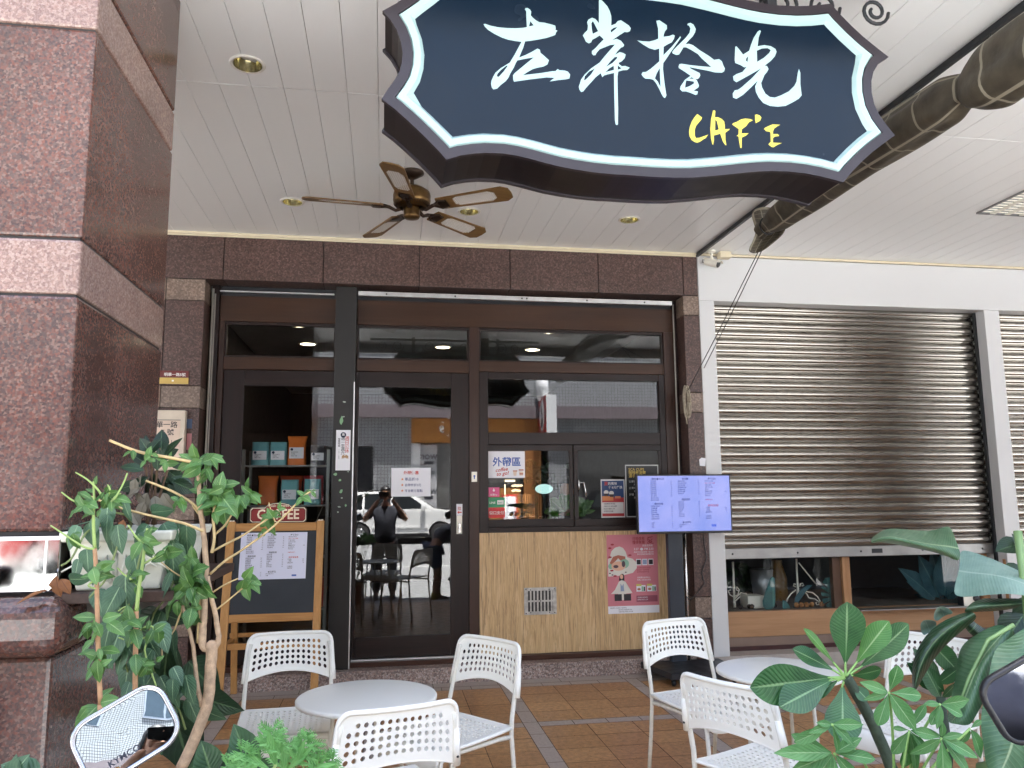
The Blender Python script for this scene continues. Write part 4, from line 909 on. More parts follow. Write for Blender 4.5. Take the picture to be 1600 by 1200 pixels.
def make_chair(label):
    """local frame: sitter faces -Y, back at +Y, origin on the floor below the seat centre"""
    ch = thing('cafe_chair', label, 'chair', (0, 0, 0), 'white perforated cafe chairs')
    W = .185; tubeR = .0095
    lean = lambda z: .185+.075*max(0, (z-.44)/.33)
    # frame: rear leg rises into the back, front leg, side rail
    for s in (-1, 1):
        b = MB(); b.tube([(s*.192, .235, 0), (s*.190, .195, .30), (s*.189, .183, .43), (s*.187, .190, .50), (s*.184, .215, .60), (s*.178, .235, .70), (s*.172, .243, .735)], tubeR, 10); b.build('leg', M['chairframe'], ch, local=True)
        b = MB(); b.tube([(s*.185, -.235, 0), (s*.176, -.205, .25), (s*.172, -.185, .41), (s*.172, -.165, .425), (s*.172, -.1, .428)], tubeR, 10); b.build('leg', M['chairframe'], ch, local=True)
        b = MB(); b.tube([(s*.172, -.17, .428), (s*.173, .12, .425), (s*.189, .19, .425)], tubeR*.95, 10); b.build('side_rail', M['chairframe'], ch, local=True)
    # seat: dished, perforated, with a rolled front lip
    def seat_fn(u, v):
        x = u*.19*(1-.04*v); y = .185-.385*v
        z = .452-.014*(1-u*u)*math.sin(PI*min(1, v*1.05))+.012*(1-v)**3
        e = 1e-3
        def P(u, v): return Vector((u*.19*(1-.04*v), .185-.385*v, .452-.014*(1-u*u)*math.sin(PI*min(1, v*1.05))+.012*(1-v)**3))
        p = P(u, v); n = (P(u+e, v)-P(u-e, v)).cross(P(u, v-e)-P(u, v+e)).normalized()
        return p, n
    b = MB(); b.smooth = False
    perforated(seat_fn, 16, 15, -1, 1, 0, .95, (.036, .0165), lambda i, j: i in (0, 15) or j in (0, 14), b, .005)
    lip = [(.95, 0, 0), (1.0, 0, -.003), (1.03, 0, -.012), (1.045, 0, -.03), (1.05, 0, -.055), (1.045, 0, -.07)]
    vs = []; nn = 17; b.smooth = True
    for side in (0, 1):
        for v, _, dz in lip:
            for i in range(nn):
                u = -1+2*i/(nn-1); p, _n = seat_fn(u, min(v, 1)); y = .185-.385*v
                arch = (.075-.075*(u*u))*0.0
                vs.append((p.x, y+side*.005, p.z+dz*(1-.35*u**6)-side*.004+arch))
    k = len(lip)
    b.add(vs, [(r*nn+i, r*nn+i+1, (r+1)*nn+i+1, (r+1)*nn+i) for r in range(k-1) for i in range(nn-1)]+[(k*nn+(r+1)*nn+i, k*nn+(r+1)*nn+i+1, k*nn+r*nn+i+1, k*nn+r*nn+i) for r in range(k-1) for i in range(nn-1)])
    for s in (-1, 1):
        b.tube([seat_fn(s, v)[0]+Vector((0, 0, -.004)) for v in (0, .2, .4, .6, .8, .95)]+[Vector((s*.19*.96, .185-.385*1.03, .43)), Vector((s*.19*.96, .185-.385*1.045, .40))], .0075, 8)
    b.tube([seat_fn(u/8, 0)[0]+Vector((0, 0, -.002)) for u in range(-8, 9)], .006, 8)
    b.build('seat', M['chairwhite'], ch, local=True)
    # backrest: perforated curved band with rounded top corners and an arched lower edge
    ZT, ZB = .772, .585
    def halfw(z): return .196-.016*(z-ZB)/(ZT-ZB)
    def P(u, v):
        top = ZT-.0*u*u; bot = ZB+.040*(1-u*u)-.012
        z = bot+(top-bot)*v; c = .0
        if v > .80 and abs(u) > .80:
            du = (abs(u)-.80)/.2; dv = (v-.80)/.2; 
            q = max(du, dv)/max(1e-6, math.hypot(du, dv)); s_ = 1-(1-q)*1.0*min(1, max(du, dv))
            uu = .80+du*.2*s_; vv = .80+dv*.2*s_; z = bot+(top-bot)*vv; x = math.copysign(uu, u)*halfw(z)
        else: x = u*halfw(z)
        y = .212+.055*(z-ZB)/(ZT-ZB)*.6+.032*(1-(x/.196)**2)
        return Vector((x, y, z))
    def back_fn(u, v):
        e = 2e-3; p = P(u, v); return p, (P(u+e, v)-P(u-e, v)).cross(P(u, v+e)-P(u, v-e)).normalized()
    b = MB()
    perforated(back_fn, 16, 7, -1, 1, 0, 1, (.037, .047), lambda i, j: i in (0, 15) or j in (0, 6) or (j == 5 and i in (1, 14)), b, .004)
    N = 24
    edge = [P(-1, i/10) for i in range(0, 9)]+[P(-1+2*i/N, 1) if .8 >= abs(-1+2*i/N) else P(math.copysign(1, i-N/2)*(abs(-1+2*i/N)), 1) for i in range(1, N)]+[P(1, i/10) for i in range(8, -1, -1)]
    # outer rolled rim
    rim = [P(-1, v) for v in (0, .2, .4, .6, .78, .88, .95)]+[P(-1, 1)]+[P(u, 1) for u in (-.95, -.9, -.84, -.78)]+[P(u/10, 1) for u in range(-7, 8)]+[P(u, 1) for u in (.78, .84, .9, .95)]+[P(1, 1)]+[P(1, v) for v in (.95, .88, .78, .6, .4, .2, 0)]
    b.tube(rim, .0085, 8)
    b.tube([P(-1+2*i/12, 0) for i in range(13)], .0035, 6)
    for s in (-1, 1): b.tube([P(s*.985, 0)+Vector((0, .002, -.004)), P(s*.985, .25)+Vector((0, .003, 0)), P(s*.985, .55)+Vector((0, .004, 0))], [.0125, .0125, .010], 10)
    b.build('backrest', M['chairwhite'], ch, local=True)
    for s in (-1, 1): b = MB(); p = P(s*.985, .12); b.lathe([(.0001, .0028), (.004, .002), (.0045, 0)], p+Vector((0, .0145, 0)), (0, 1, 0), 8); b.build('screw', M['black_metal'], ch, local=True)
    return ch
# world placement from the two ends of each back rest: position of the back centre and facing
def place(ch, bx, by, face):
    """bx, by: centre of the back rest; face: heading (degrees) the sitter looks, 0 = +X"""
    d = Vector((math.cos(R(face)), math.sin(R(face)))); c = Vector((bx, by))+d*.245
    ch.location = (c.x, c.y, 0); ch.rotation_euler = (0, 0, R(face)+PI/2)
chairs = [
    (-.41, -2.27, -87, 'white chair in front of the menu board, its back toward the shop'),
    (.455, -2.61, 218, 'white chair turned sideways to the table in front of the glass door'),
    (.055, -3.60, 105, 'white chair nearest the camera with its back between viewer and round table'),
    (1.415, -2.30, -74, 'white chair in front of the menu screen, beside its base'),
    (1.135, -3.50, 30, 'white chair in the right foreground half hidden by broad leaves'),
    (2.33, -2.93, 206, 'white chair mostly hidden behind the plumeria and banana leaves')]
c0 = None
for bx, by, fa, lab in chairs:
    if c0 is None: c0 = make_chair(lab); ch = c0
    else: ch = dup(c0, label=lab)
    place(ch, bx, by, fa)

# ================================================================== TABLES
def table(label):
    t = thing('round_table', label, 'table', (0, 0, 0), 'round white metal cafe tables')
    h, r = .635, .268
    b = MB(); b.lathe([(.0001, h), (r-.012, h), (r-.004, h-.002), (r, h-.007), (r-.001, h-.016), (r-.006, h-.018), (r-.008, h-.010), (.0001, h-.009)], (0, 0, 0), n=72); b.build('tabletop', M['tabletop'], t, local=True)
    for k in range(4):
        a = R(16+90*k); b = MB(); b.tube([(.10*math.cos(a), .10*math.sin(a), h-.012), (.128*math.cos(a), .128*math.sin(a), h-.03), (.15*math.cos(a), .15*math.sin(a), .2), (.2*math.cos(a), .2*math.sin(a), 0)], .008, 10); b.build('leg', M['chairframe'], t, local=True)
    b = MB(); b.tube([(.152*math.cos(2*PI*k/32), .152*math.sin(2*PI*k/32), .22) for k in range(33)], .005, 6); b.build('brace_ring', M['chairframe'], t, local=True)
    return t
t1 = table('round white table between three chairs in front of the glass door'); t1.location = (-.052, -2.885, 0)
t2 = dup(t1, (1.70, -2.79, 0), R(30), 'round white table beside the plumeria, partly hidden by leaves')

# ================================================================== MENU A-BOARD
ax0, ax1, ay, alen = -1.085, -.418, -.452, 1.235
ab = thing('menu_board', 'pine A frame chalkboard with a printed menu sheet standing left of the door', 'menu board', ((ax0+ax1)/2, -.25, 0))
tilt = math.atan2(.22, 1.22)
XF = Matrix.Translation((0, ay, 0)) @ Matrix.Rotation(-tilt, 4, 'X')      # local z climbs the leaning front frame
for x0, x1 in ((ax0, ax0+.055), (ax1-.052, ax1)):
    b = MB(); b.xf = XF; b.box(x0, x1, -.012, .012, .003, alen); b.build('front_leg', M['pine'], ab, bevel=.003)
b = MB(); b.xf = XF; b.box(ax0+.0555, ax1-.0525, -.011, .011, 1.165, 1.222); b.box(ax0+.0555, ax1-.0525, -.011, .011, .548, .602); b.build('cross_rail', M['pine_h'], ab, split=True, bevel=.003)
b = MB(); b.xf = XF; b.box(ax0+.0555, ax1-.0525, -.004, .008, .6025, 1.1645); b.build('chalkboard', M['chalk'], ab)
XB = Matrix.Translation((0, -.03, 0)) @ Matrix.Rotation(R(9), 4, 'X')
for x0, x1 in ((ax0+.03, ax0+.075), (ax1-.075, ax1-.03)):
    b = MB(); b.xf = XB; b.box(x0, x1, -.01, .01, .003, 1.2); b.build('rear_leg', M['pine'], ab, bevel=.003)
b = MB(); b.box(ax0+.02, ax0+.055, -.36, -.06, .365, .395); b.box(ax1-.055, ax1-.02, -.36, -.06, .365, .395); b.box(ax0+.056, ax1-.056, -.38, -.35, .365, .405); b.box(ax0+.02, ax1-.02, -.098, -.07, .40, .43); b.build('spreader', M['pine_h'], ab, split=True, bevel=.003)
b = MB(); b.xf = XF
for x in (ax0+.02, ax0+.04, ax1-.035, ax1-.016): b.lathe([(.0001, .008), (.008, .007), (.009, 0)], (x, -.004, alen), n=8)
b.build('cap', M['chairwhite'], ab)
COLS = [['咖啡 ■ 熱/冰', '美式咖啡 60', '濃縮咖啡 60', '卡布奇諾 80', '拿鐵咖啡 80', '榛果拿鐵 90', '香草拿鐵 90', '焦糖拿鐵 90', '摩卡咖啡 100', '單品手沖咖啡', '精品手沖咖啡', '', '風味特調', '西西里冰咖啡 100', '冰磚拿鐵 120', '黑糖拿鐵 100', '抹茶咖啡 120', '燕麥奶拿鐵 110', '漂浮冰咖啡 120', '蜂蜜檸檬咖啡', '', '紅茶 50', '綠茶 50', '烏龍 50'],
        ['氣泡飲', '檸檬氣泡飲 80', '百香果氣泡飲 90', '柚子氣泡飲 90', '葡萄柚氣泡飲 90', '水蜜桃氣泡 90', '藍莓氣泡飲 90', '荔枝氣泡 90', '', '', '精選茶飲', '伯爵紅茶 60', '桂花烏龍 70', '蜜香紅茶 70', '茉莉綠茶 60', '水果茶 90', '奶茶 80', '抹茶牛奶 90', '可可牛奶 90', '', '', '本日甜點', '起司蛋糕 布丁', '司康'],
        ['輕食點心', '厚片吐司 奶油', '花生 巧克力 抹醬', '可頌三明治', '火腿 起司 蛋', '帕尼尼', '燻雞帕尼尼 100', '起司帕尼尼', '蔬菜沙拉', '', '加購飲品折十', '', '', '咖啡豆販售', '半磅裝 300', '一磅裝 550', '濾掛咖啡 30', '', '外送服務', '滿額免運', '', '', '', '']]
def menu(mb, org, u, v, w, h, ink=1, red=2):
    """three columns of small print on a sheet of size w x h; org = lower left"""
    org, u, v = Vector(org), Vector(u), Vector(v)
    for c, col in enumerate(COLS):
        for r, s in enumerate(col):
            if not s: continue
            head = r == 0 or s in ('風味特調', '精選茶飲', '咖啡豆販售', '本日甜點')
            y = h*(.93-r*.0375); x = w*(.085+.315*c); parts = s.rsplit(' ', 1)
            mb.mi = red if s in ('咖啡豆販售', '加購飲品折十', '花生 巧克力 抹醬') else ink
            if head: mb.text(s, org+u*(x+w*.09)+v*y, h*.042, u, v, 'C', .012)
            elif len(parts) == 2 and parts[1].isdigit():
                mb.text(parts[0], org+u*x+v*y, h*.029, u, v, 'L', .004); mb.text(parts[1], org+u*(x+w*.25)+v*y, h*.027, u, v, 'R', .004)
            else: mb.text(s, org+u*x+v*y, h*.027, u, v, 'L', .004)
b = MB(); b.xf = XF; mw, mh = .452, .322; mx, mz = -.985, .832
b.box(mx, mx+mw, -.0075, -.0045, mz, mz+mh); menu(b, (mx, -.008, mz), (1, 0, 0), (0, 0, 1), mw, mh)
b.mi = 3; b.box(mx+mw*.79, mx+mw*.86, -.0081, -.0078, mz+mh*.055, mz+mh*.09)
ms = b.build('menu_sheet', [pbr('laminated_paper', srgb(214, 216, 236), .25, var=.01, coat=.3), M['ink'], M['redink'], M['blueink']], ab)
# COFFEE plaque standing on the board
ct = XF @ Vector((0, 0, alen)); pz = (XF @ Vector((0, 0, 1.222))).z+.0015; py = (XF @ Vector((0, 0, 1.222))).y
cx = (-.954-.556)/2+.015; cw = .395
cs = thing('coffee_plaque', 'red and cream COFFEE plaque with arched top standing on the pine board', 'sign', (cx, py, pz))
def plaq(s=0):
    w = cw/2-s; h0, h1 = s, .112-s; r = .014
    q = [(-w+r, h0), (w-r, h0), (w, h0+r), (w, h1-r), (w-r, h1)]
    q += [(.095-s*.3, h1)]+[(.09*math.cos(a)*1.0, h1-.002+.034*math.sin(a)) for a in [R(20+14*k) for k in range(11)]]+[(-.095+s*.3, h1)]
    q += [(-w+r, h1), (-w, h1-r), (-w, h0+r)]
    return q
b = MB()
for i, (s, y, d, m_) in enumerate(((0, 0, .012, 0), (.005, -.001, .001, 1), (.010, -.002, .001, 0), (.013, -.003, .001, 2))):
    b.mi = m_; b.prism(plaq(s), lambda u, v, w: (cx+u, py-.006+y+w, pz+v), d)
b.mi = 3; b.text('COFFEE', (cx, py-.0099, pz+.027), .098, al='C', bold=.022, sx=.86)
b.text('Fresh Brewed', (cx, py-.0099, pz+.112), .026, al='C', bold=.01)
b.build('plaque', [pbr('plaque_black', srgb(30, 22, 22), .5), pbr('plaque_cream', srgb(226, 214, 190), .5), pbr('plaque_red', srgb(132, 30, 30), .45), bpy.data.materials['plaque_cream']] if False else [pbr('plaque_black', srgb(30, 22, 22), .5), pbr('plaque_cream', srgb(226, 214, 190), .5), pbr('plaque_red', srgb(132, 30, 30), .45), pbr('plaque_letter', srgb(232, 220, 196), .5)], cs)

# ================================================================== MENU SCREEN ON A STAND
tv = thing('menu_screen', 'upright stand carrying a lit blue menu screen beside the takeaway hatch', 'screen', (2.3, -.1, 0))
tx0, tx1, tz0, tz1, ty = 1.953, 2.738, 1.075, 1.536, -.15
b = MB(); b.box(tx0, tx1, ty, ty+.035, tz0, tz1); b.build('bezel', M['black'], tv, bevel=.004)
def screenmat():
    t = NT('lit_screen'); v = t.coord('Object', (3, 3, 3)); n = t.noise(v, 1.3, 3)
    t.set(Base_Color=(.01, .01, .012), Roughness=.22, Emission_Color=t.ramp(n.outputs[0], [(.35, srgb(132, 152, 236)), (.65, srgb(164, 172, 246))]), Emission_Strength=.05); return t.m
b = MB(); g = .012; b.rect(tx0+g, tx1-g, tz0+g+.006, tz1-g, ty-.0006); sw, sh_ = tx1-tx0-2*g, tz1-tz0-2*g-.006
menu(b, (tx0+g+.04, ty-.0012, tz0+g+.006), (1, 0, 0), (0, 0, 1), sw*.94, sh_); b.mi = 3; b.box(tx0+sw*.80, tx0+sw*.85, ty-.0013, ty-.001, tz0+.05, tz0+.068)
b.build('display', [screenmat(), pbr('screen_ink', srgb(40, 50, 120), .6), pbr('screen_red', srgb(170, 60, 110), .6), emit('screen_button', srgb(80, 110, 230), .05)], tv)
b = MB(); b.box(2.222, 2.345, -.075, -.02, .055, 1.2); b.build('column', M['navy_metal'], tv, bevel=.006)
b = MB(); b.box(2.18, 2.46, -.112, -.076, 1.15, 1.45); b.build('mount', M['black_metal'], tv)
b = MB(); b.prism([(1.985, -.03), (2.07, -.46), (2.62, -.46), (2.62, -.03)], lambda u, v, w: (u, v, .052+w), .045); b.build('base', M['black_metal'], tv, bevel=.006)
for x, y in ((2.1, -.42), (2.57, -.42), (2.04, -.08), (2.57, -.08)):
    b = MB(); b.lathe([(.0001, -.011), (.02, -.011), (.023, -.006), (.023, .006), (.02, .011), (.0001, .011)], (x, y, .0235), (1, 0, 0), 14); b.box(x-.014, x+.014, y-.012, y+.012, .03, .052); b.build('caster', M['black'], tv)
b = MB(); b.tube([(2.375, -.045, .098), (2.375, -.045, 1.15)], .011, 10); tag(b.build('steel_pole', M['steel']), 'slim chrome pole standing beside the dark screen column', 'pole')
b = MB(); k = atY(1101, 840, -.01); pts = [atY(px, py, yy) for px, py, yy in ((1098, 826, -.11), (1100, 850, -.03), (1104, 872, -.015), (1096, 895, -.015), (1101, 912, -.015), (1088, 928, -.03), (1078, 938, -.05), (1072, 932, -.06))]
b.tube(pts, .004, 6); tag(b.build('power_cable', M['black']), 'black power cable hanging from the menu screen along the stone jamb', 'cable')

# ================================================================== POSTERS AND STICKERS
# pink event poster on the laminate
x0, x1, z0, z1 = 1.792, 2.222, .432, 1.056; y = FY-.0085; w, h = x1-x0, z1-z0
b = MB(); b.box(x0, x1, y, y+.0015, z0, z1)
def PT(u, v, k=1): return (x0+u*w, y-.0004*k, z1-v*h)
def flat(mi, pts, k=1): b.mi = mi; b.sheet([[(p[0], p[1]) for p in pts]], lambda u, v: PT(u, v, k))
def ell(cu, cv, ru, rv, n=20, a0=0): return [(cu+ru*math.cos(2*PI*i/n), cv+rv*math.sin(2*PI*i/n)) for i in range(n)]
flat(1, [(0, .905), (1, .905), (1, 1), (0, 1)])
flat(2, [(.05, .30), (.09, .21), (.16, .165), (.25, .15), (.32, .17), (.37, .22), (.40, .29), (.50, .31), (.58, .36), (.58, .43), (.50, .49), (.30, .52), (.02, .53), (.02, .31)])
flat(3, [(.05, .36), (.12, .28), (.22, .26), (.36, .28), (.36, .32), (.26, .33), (.22, .30), (.16, .34), (.08, .38)], 2)
flat(4, ell(.34, .37, .09, .06), 2); flat(4, ell(.07, .40, .05, .035), 2)
flat(5, ell(.22, .40, .14, .06), 3); flat(6, ell(.32, .375, .035, .04), 4); flat(6, ell(.17, .405, .05, .02), 4)
for u, v in ((.11, .125), (.06, .17), (.45, .265), (.06, .285), (.09, .455), (.15, .525)): flat(7, ell(u, v, .035, .012, 10), 2)
for u, v in ((.05, .49), (.1, .51), (.36, .48)): flat(6, ell(u, v, .02, .008, 8), 2)
flat(8, [(.24, .52), (.27, .50), (.31, .50), (.33, .53), (.33, .585), (.22, .585)], 3); flat(5, ell(.275, .535, .03, .03, 14), 4)
flat(2, [(.22, .60), (.28, .575), (.35, .60), (.42, .68), (.48, .745), (.36, .75), (.35, .83), (.21, .83), (.20, .75), (.06, .75), (.14, .70)], 3); flat(9, [(.25, .62), (.28, .655), (.31, .62), (.32, .72), (.25, .72)], 4)
for u in (.13, .31): flat(8, [(u, .755), (u+.14, .755), (u+.14, .84), (u, .84)], 4)
b.mi = 7; b.text('日咱信有', (x0+.505*w, y-.001, z1-.072*h), .031, bold=.012, sx=.86); b.text('懂得無需', (x0+.505*w, y-.001, z1-.121*h), .031, bold=.012, sx=.86); b.text('愛', (x0+.79*w, y-.001, z1-.113*h), .062, bold=.01)
b.mi = 1; b.text('詩歌音樂會', (x0+.91*w, y-.001, z1-.155*h), .018, al='R'); b.text('3.27', (x0+.53*w, y-.001, z1-.2*h), .024, bold=.01); b.text('PM 2:30', (x0+.92*w, y-.001, z1-.2*h), .024, al='R', bold=.01)
for i, s in enumerate(('高雄市前鎮區明華一路五號', '歡迎蒞臨現場聆聽分享')): b.text(s, (x0+.92*w, y-.001, z1-(.235+.028*i)*h), .014, al='R')
flat(1, ell(.685, .19, .03, .018, 14), 2)
for i, u in enumerate((.57, .69, .81)): flat(1, [(u, .315), (u+.1, .315), (u+.1, .395), (u, .395)], 2); flat(8 if i != 1 else 9, [(u+.01, .325), (u+.09, .325), (u+.09, .385), (u+.01, .385)], 3)
b.mi = 7
for i, s in enumerate(('用音樂訴說愛的故事', '邀請你一同來聆聽', '咖啡與詩歌的午後')): b.text(s, (x0+.58*w, y-.001, z1-(.435+.027*i)*h), .013)
b.mi = 1
for i, s in enumerate(('現場備有咖啡點心', '免費入場 座位有限')): b.text(s, (x0+.58*w, y-.001, z1-(.56+.03*i)*h), .014)
for u in (.56, .77):
    flat(1, [(u, .65), (u+.18, .65), (u+.18, .73), (u, .73)], 2); flat(10, [(u, .635), (u+.1, .635), (u+.1, .66), (u, .66)], 3); flat(4, [(u+.1, .665), (u+.14, .665), (u+.14, .725), (u+.1, .725)], 3); flat(8, [(u+.145, .67), (u+.17, .67), (u+.17, .725), (u+.145, .725)], 3); flat(3, ell(u+.05, .70, .035, .015, 10), 3)
flat(11, [(.555, .78), (.97, .78), (.97, .86), (.555, .86)], 2); b.mi = 1
for i, s in enumerate(('主辦單位協辦單位', '詳情請洽店內人員')): b.text(s, (x0+.575*w, y-.0016, z1-(.81+.028*i)*h), .011)
b.mi = 6
for i in range(3): b.text(['指導單位 主辦單位 協辦單位', '贊助單位 感謝各界支持', '活動內容以現場公告為準'][i], (x0+.04*w+.16*w*(i > 0), y-.001, z1-(.935+.024*i)*h), .011)
tag(b.build('event_poster', [pbr('poster_pink', srgb(204, 124, 136), .5, var=.02), M['paper'], pbr('poster_cream', srgb(216, 212, 204), .5), pbr('poster_rust', srgb(176, 104, 84), .5), pbr('poster_mint', srgb(140, 184, 160), .5), pbr('poster_peach', srgb(222, 176, 150), .5), pbr('poster_plum', srgb(84, 66, 76), .5), pbr('poster_red', srgb(160, 46, 58), .5), pbr('poster_black', srgb(34, 30, 38), .5), pbr('poster_blue', srgb(140, 154, 184), .5), pbr('poster_yellow', srgb(204, 196, 92), .5), pbr('poster_mauve', srgb(150, 78, 96), .5)]), 'pink illustrated event poster taped on the oak panel below the screen', 'poster')
# takeaway sheet in the left sash
def card(name, label, cat, x0, x1, z0, z1, y, mats, fn):
    b = MB(); b.box(x0, x1, y, y+.0012, z0, z1); fn(b, x0, x1, z0, z1, y-.0004); return tag(b.build(name, mats), label, cat)
def takeaway(b, x0, x1, z0, z1, y):
    w, h = x1-x0, z1-z0
    b.mi = 1; b.text('外帶區', (x0+.5*w, y, z0+.47*h), .078, al='C', bold=.022)
    b.mi = 2; b.text('coffee', (x0+.36*w, y, z0+.25*h), .042, (1, 0, .12), (.2, 0, 1), 'C', .02); b.text('to go!', (x0+.38*w, y, z0+.10*h), .042, (1, 0, .12), (.2, 0, 1), 'C', .02)
    b.mi = 3; b.quad((x0+.69*w, y, z0+.08*h), (x0+.76*w, y, z0+.08*h), (x0+.78*w, y, z0+.27*h), (x0+.67*w, y, z0+.27*h)); b.quad((x0+.85*w, y, z0+.08*h), (x0+.94*w, y, z0+.08*h), (x0+.96*w, y, z0+.24*h), (x0+.83*w, y, z0+.24*h))
    b.mi = 4; b.box(x0+.67*w, x0+.79*w, y-.0003, y, z0+.24*h, z0+.28*h); b.box(x0+.85*w, x0+.95*w, y-.0003, y, z0+.12*h, z0+.18*h); b.box(x0+.83*w, x0+.96*w, y-.0003, y, z0+.27*h, z0+.32*h)
card('takeaway_sign', 'white takeaway sheet with blue and red lettering inside the left sash', 'sign', .832, 1.133, 1.522, 1.738, FY+.036, [M['paper'], M['blueink'], M['redink'], pbr('cup_cream', srgb(226, 204, 186), .6), pbr('cup_brick', srgb(190, 120, 100), .6)], takeaway)
def pay(txt, sz, sym):
    def f(b, x0, x1, z0, z1, y):
        w, h = x1-x0, z1-z0; b.mi = 1
        if sym == 'drop': b.disc(((x0+x1)/2, y, z0+h*.66), h*.12, n=12); b.add([((x0+x1)/2-h*.11, y, z0+h*.7), ((x0+x1)/2+h*.11, y, z0+h*.7), ((x0+x1)/2, y, z0+h*.92)], [(0, 1, 2)]); b.text(txt, ((x0+x1)/2, y, z0+h*.14), sz, al='C', bold=.01)
        elif sym == 'box': b.text(txt, (x0+w*.08, y, z0+h*.36), sz, bold=.01); b.box(x0+w*.54, x0+w*.92, y-.0002, y, z0+h*.28, z0+h*.72); b.mi = 0; b.text('PAY', (x0+w*.73, y-.0004, z0+h*.37), sz*.85, al='C', bold=.01)
        else: b.text(txt, ((x0+x1)/2, y, z0+h*.36), sz, al='C', bold=.015)
    return f
card('payment_sticker', 'pink square payment sticker inside the left sash', 'sticker', .830, .922, 1.372, 1.447, FY+.0365, [pbr('sticker_pink', srgb(216, 90, 140), .4), M['whiteink']], pay('台灣Pay', .017, 'drop'))
card('payment_sticker', 'green payment sticker inside the left sash', 'sticker', .830, .966, 1.288, 1.366, FY+.0365, [pbr('sticker_green', srgb(30, 138, 92), .4), M['whiteink']], pay('LINE', .024, 'box'))
card('payment_sticker', 'red payment sticker lowest inside the left sash', 'sticker', .830, .966, 1.204, 1.284, FY+.0365, [pbr('sticker_red', srgb(196, 36, 40), .4), M['whiteink']], pay('街口支付', .030, ''))
def bluep(b, x0, x1, z0, z1, y):
    w, h = x1-x0, z1-z0
    def q(mi, u0, u1, v0, v1, k=1): b.mi = mi; b.rect(x0+u0*w, x0+u1*w, z0+v0*h, z0+v1*h, y-.0003*k)
    q(1, .04, .96, .44, .965); q(2, .04, .96, .035, .44); q(0, .04, .94, .11, .40, 2); q(3, .05, .52, .44, .56, 2); q(2, .5, .96, .44, .52, 2)
    for u, v in ((.22, .66), (.44, .64)):
        b.mi = 0; b.disc((x0+u*w, y-.001, z0+v*h), .021, n=16, ry=.018); b.mi = 4; b.quad((x0+(u-.07)*w, y-.0013, z0+(v-.1)*h), (x0+(u+.07)*w, y-.0013, z0+(v-.1)*h), (x0+(u+.09)*w, y-.0013, z0+(v-.03)*h), (x0+(u-.09)*w, y-.0013, z0+(v-.03)*h))
    b.mi = 5; b.box(x0+.58*w, x0+.82*w, y-.0012, y-.0009, z0+.5*h, z0+.56*h)
    b.mi = 2; b.text('夏', (x0+.14*w, y-.0012, z0+.85*h), .034, bold=.02); b.mi = 0; b.text('的風味', (x0+.3*w, y-.0012, z0+.86*h), .026, bold=.012); b.text('僅6元任換', (x0+.33*w, y-.0012, z0+.76*h), .026, bold=.012)
    b.mi = 4
    for i, s in enumerate(('活動期間 即日起', '活動方式 店內消費', '飲品任選第二杯', '詳情請洽店員')): b.text(s, (x0+.1*w, y-.0012, z0+(.345-.065*i)*h), .0135, bold=.004)
card('offer_poster', 'blue and red drink offer poster inside the right sash', 'poster', 1.761, 1.964, 1.194, 1.505, FY+.0135, [pbr('poster_white', srgb(206, 204, 204), .55), pbr('offer_blue', srgb(30, 58, 104), .5), pbr('offer_red', srgb(168, 44, 48), .5), pbr('offer_orange', srgb(206, 130, 80), .5), pbr('offer_dark', srgb(52, 40, 44), .5), pbr('offer_tan', srgb(190, 120, 90), .5)], bluep)
def blackp(b, x0, x1, z0, z1, y):
    w, h = x1-x0, z1-z0; b.mi = 1; b.rect(x0+.03*w, x1-.03*w, z0+.022*h, z1-.022*h, y-.0002)
    b.mi = 2
    for i, s in enumerate(('SCA CUPS', '咖啡杯測賽', '選手介紹')): b.text(s, (x0+.1*w, y-.0006, z0+(.885-.063*i)*h), .03, bold=.012)
    b.mi = 0
    for i, s in enumerate(('比賽日期', '九月八日', '比賽地點', '本店', '評審', '咖啡豆 自備')): b.text(s, (x0+(.1 if i % 2 == 0 else .24)*w, y-.0006, z0+(.66-.062*i)*h), .021, bold=.006)
card('event_poster', 'black poster with white border and gold heading behind the screen corner', 'poster', 1.973, 2.262, 1.195, 1.625, FY+.0145, [pbr('border_white', srgb(186, 186, 184), .5), pbr('poster_soot', srgb(14, 15, 18), .4), M['goldink']], blackp)
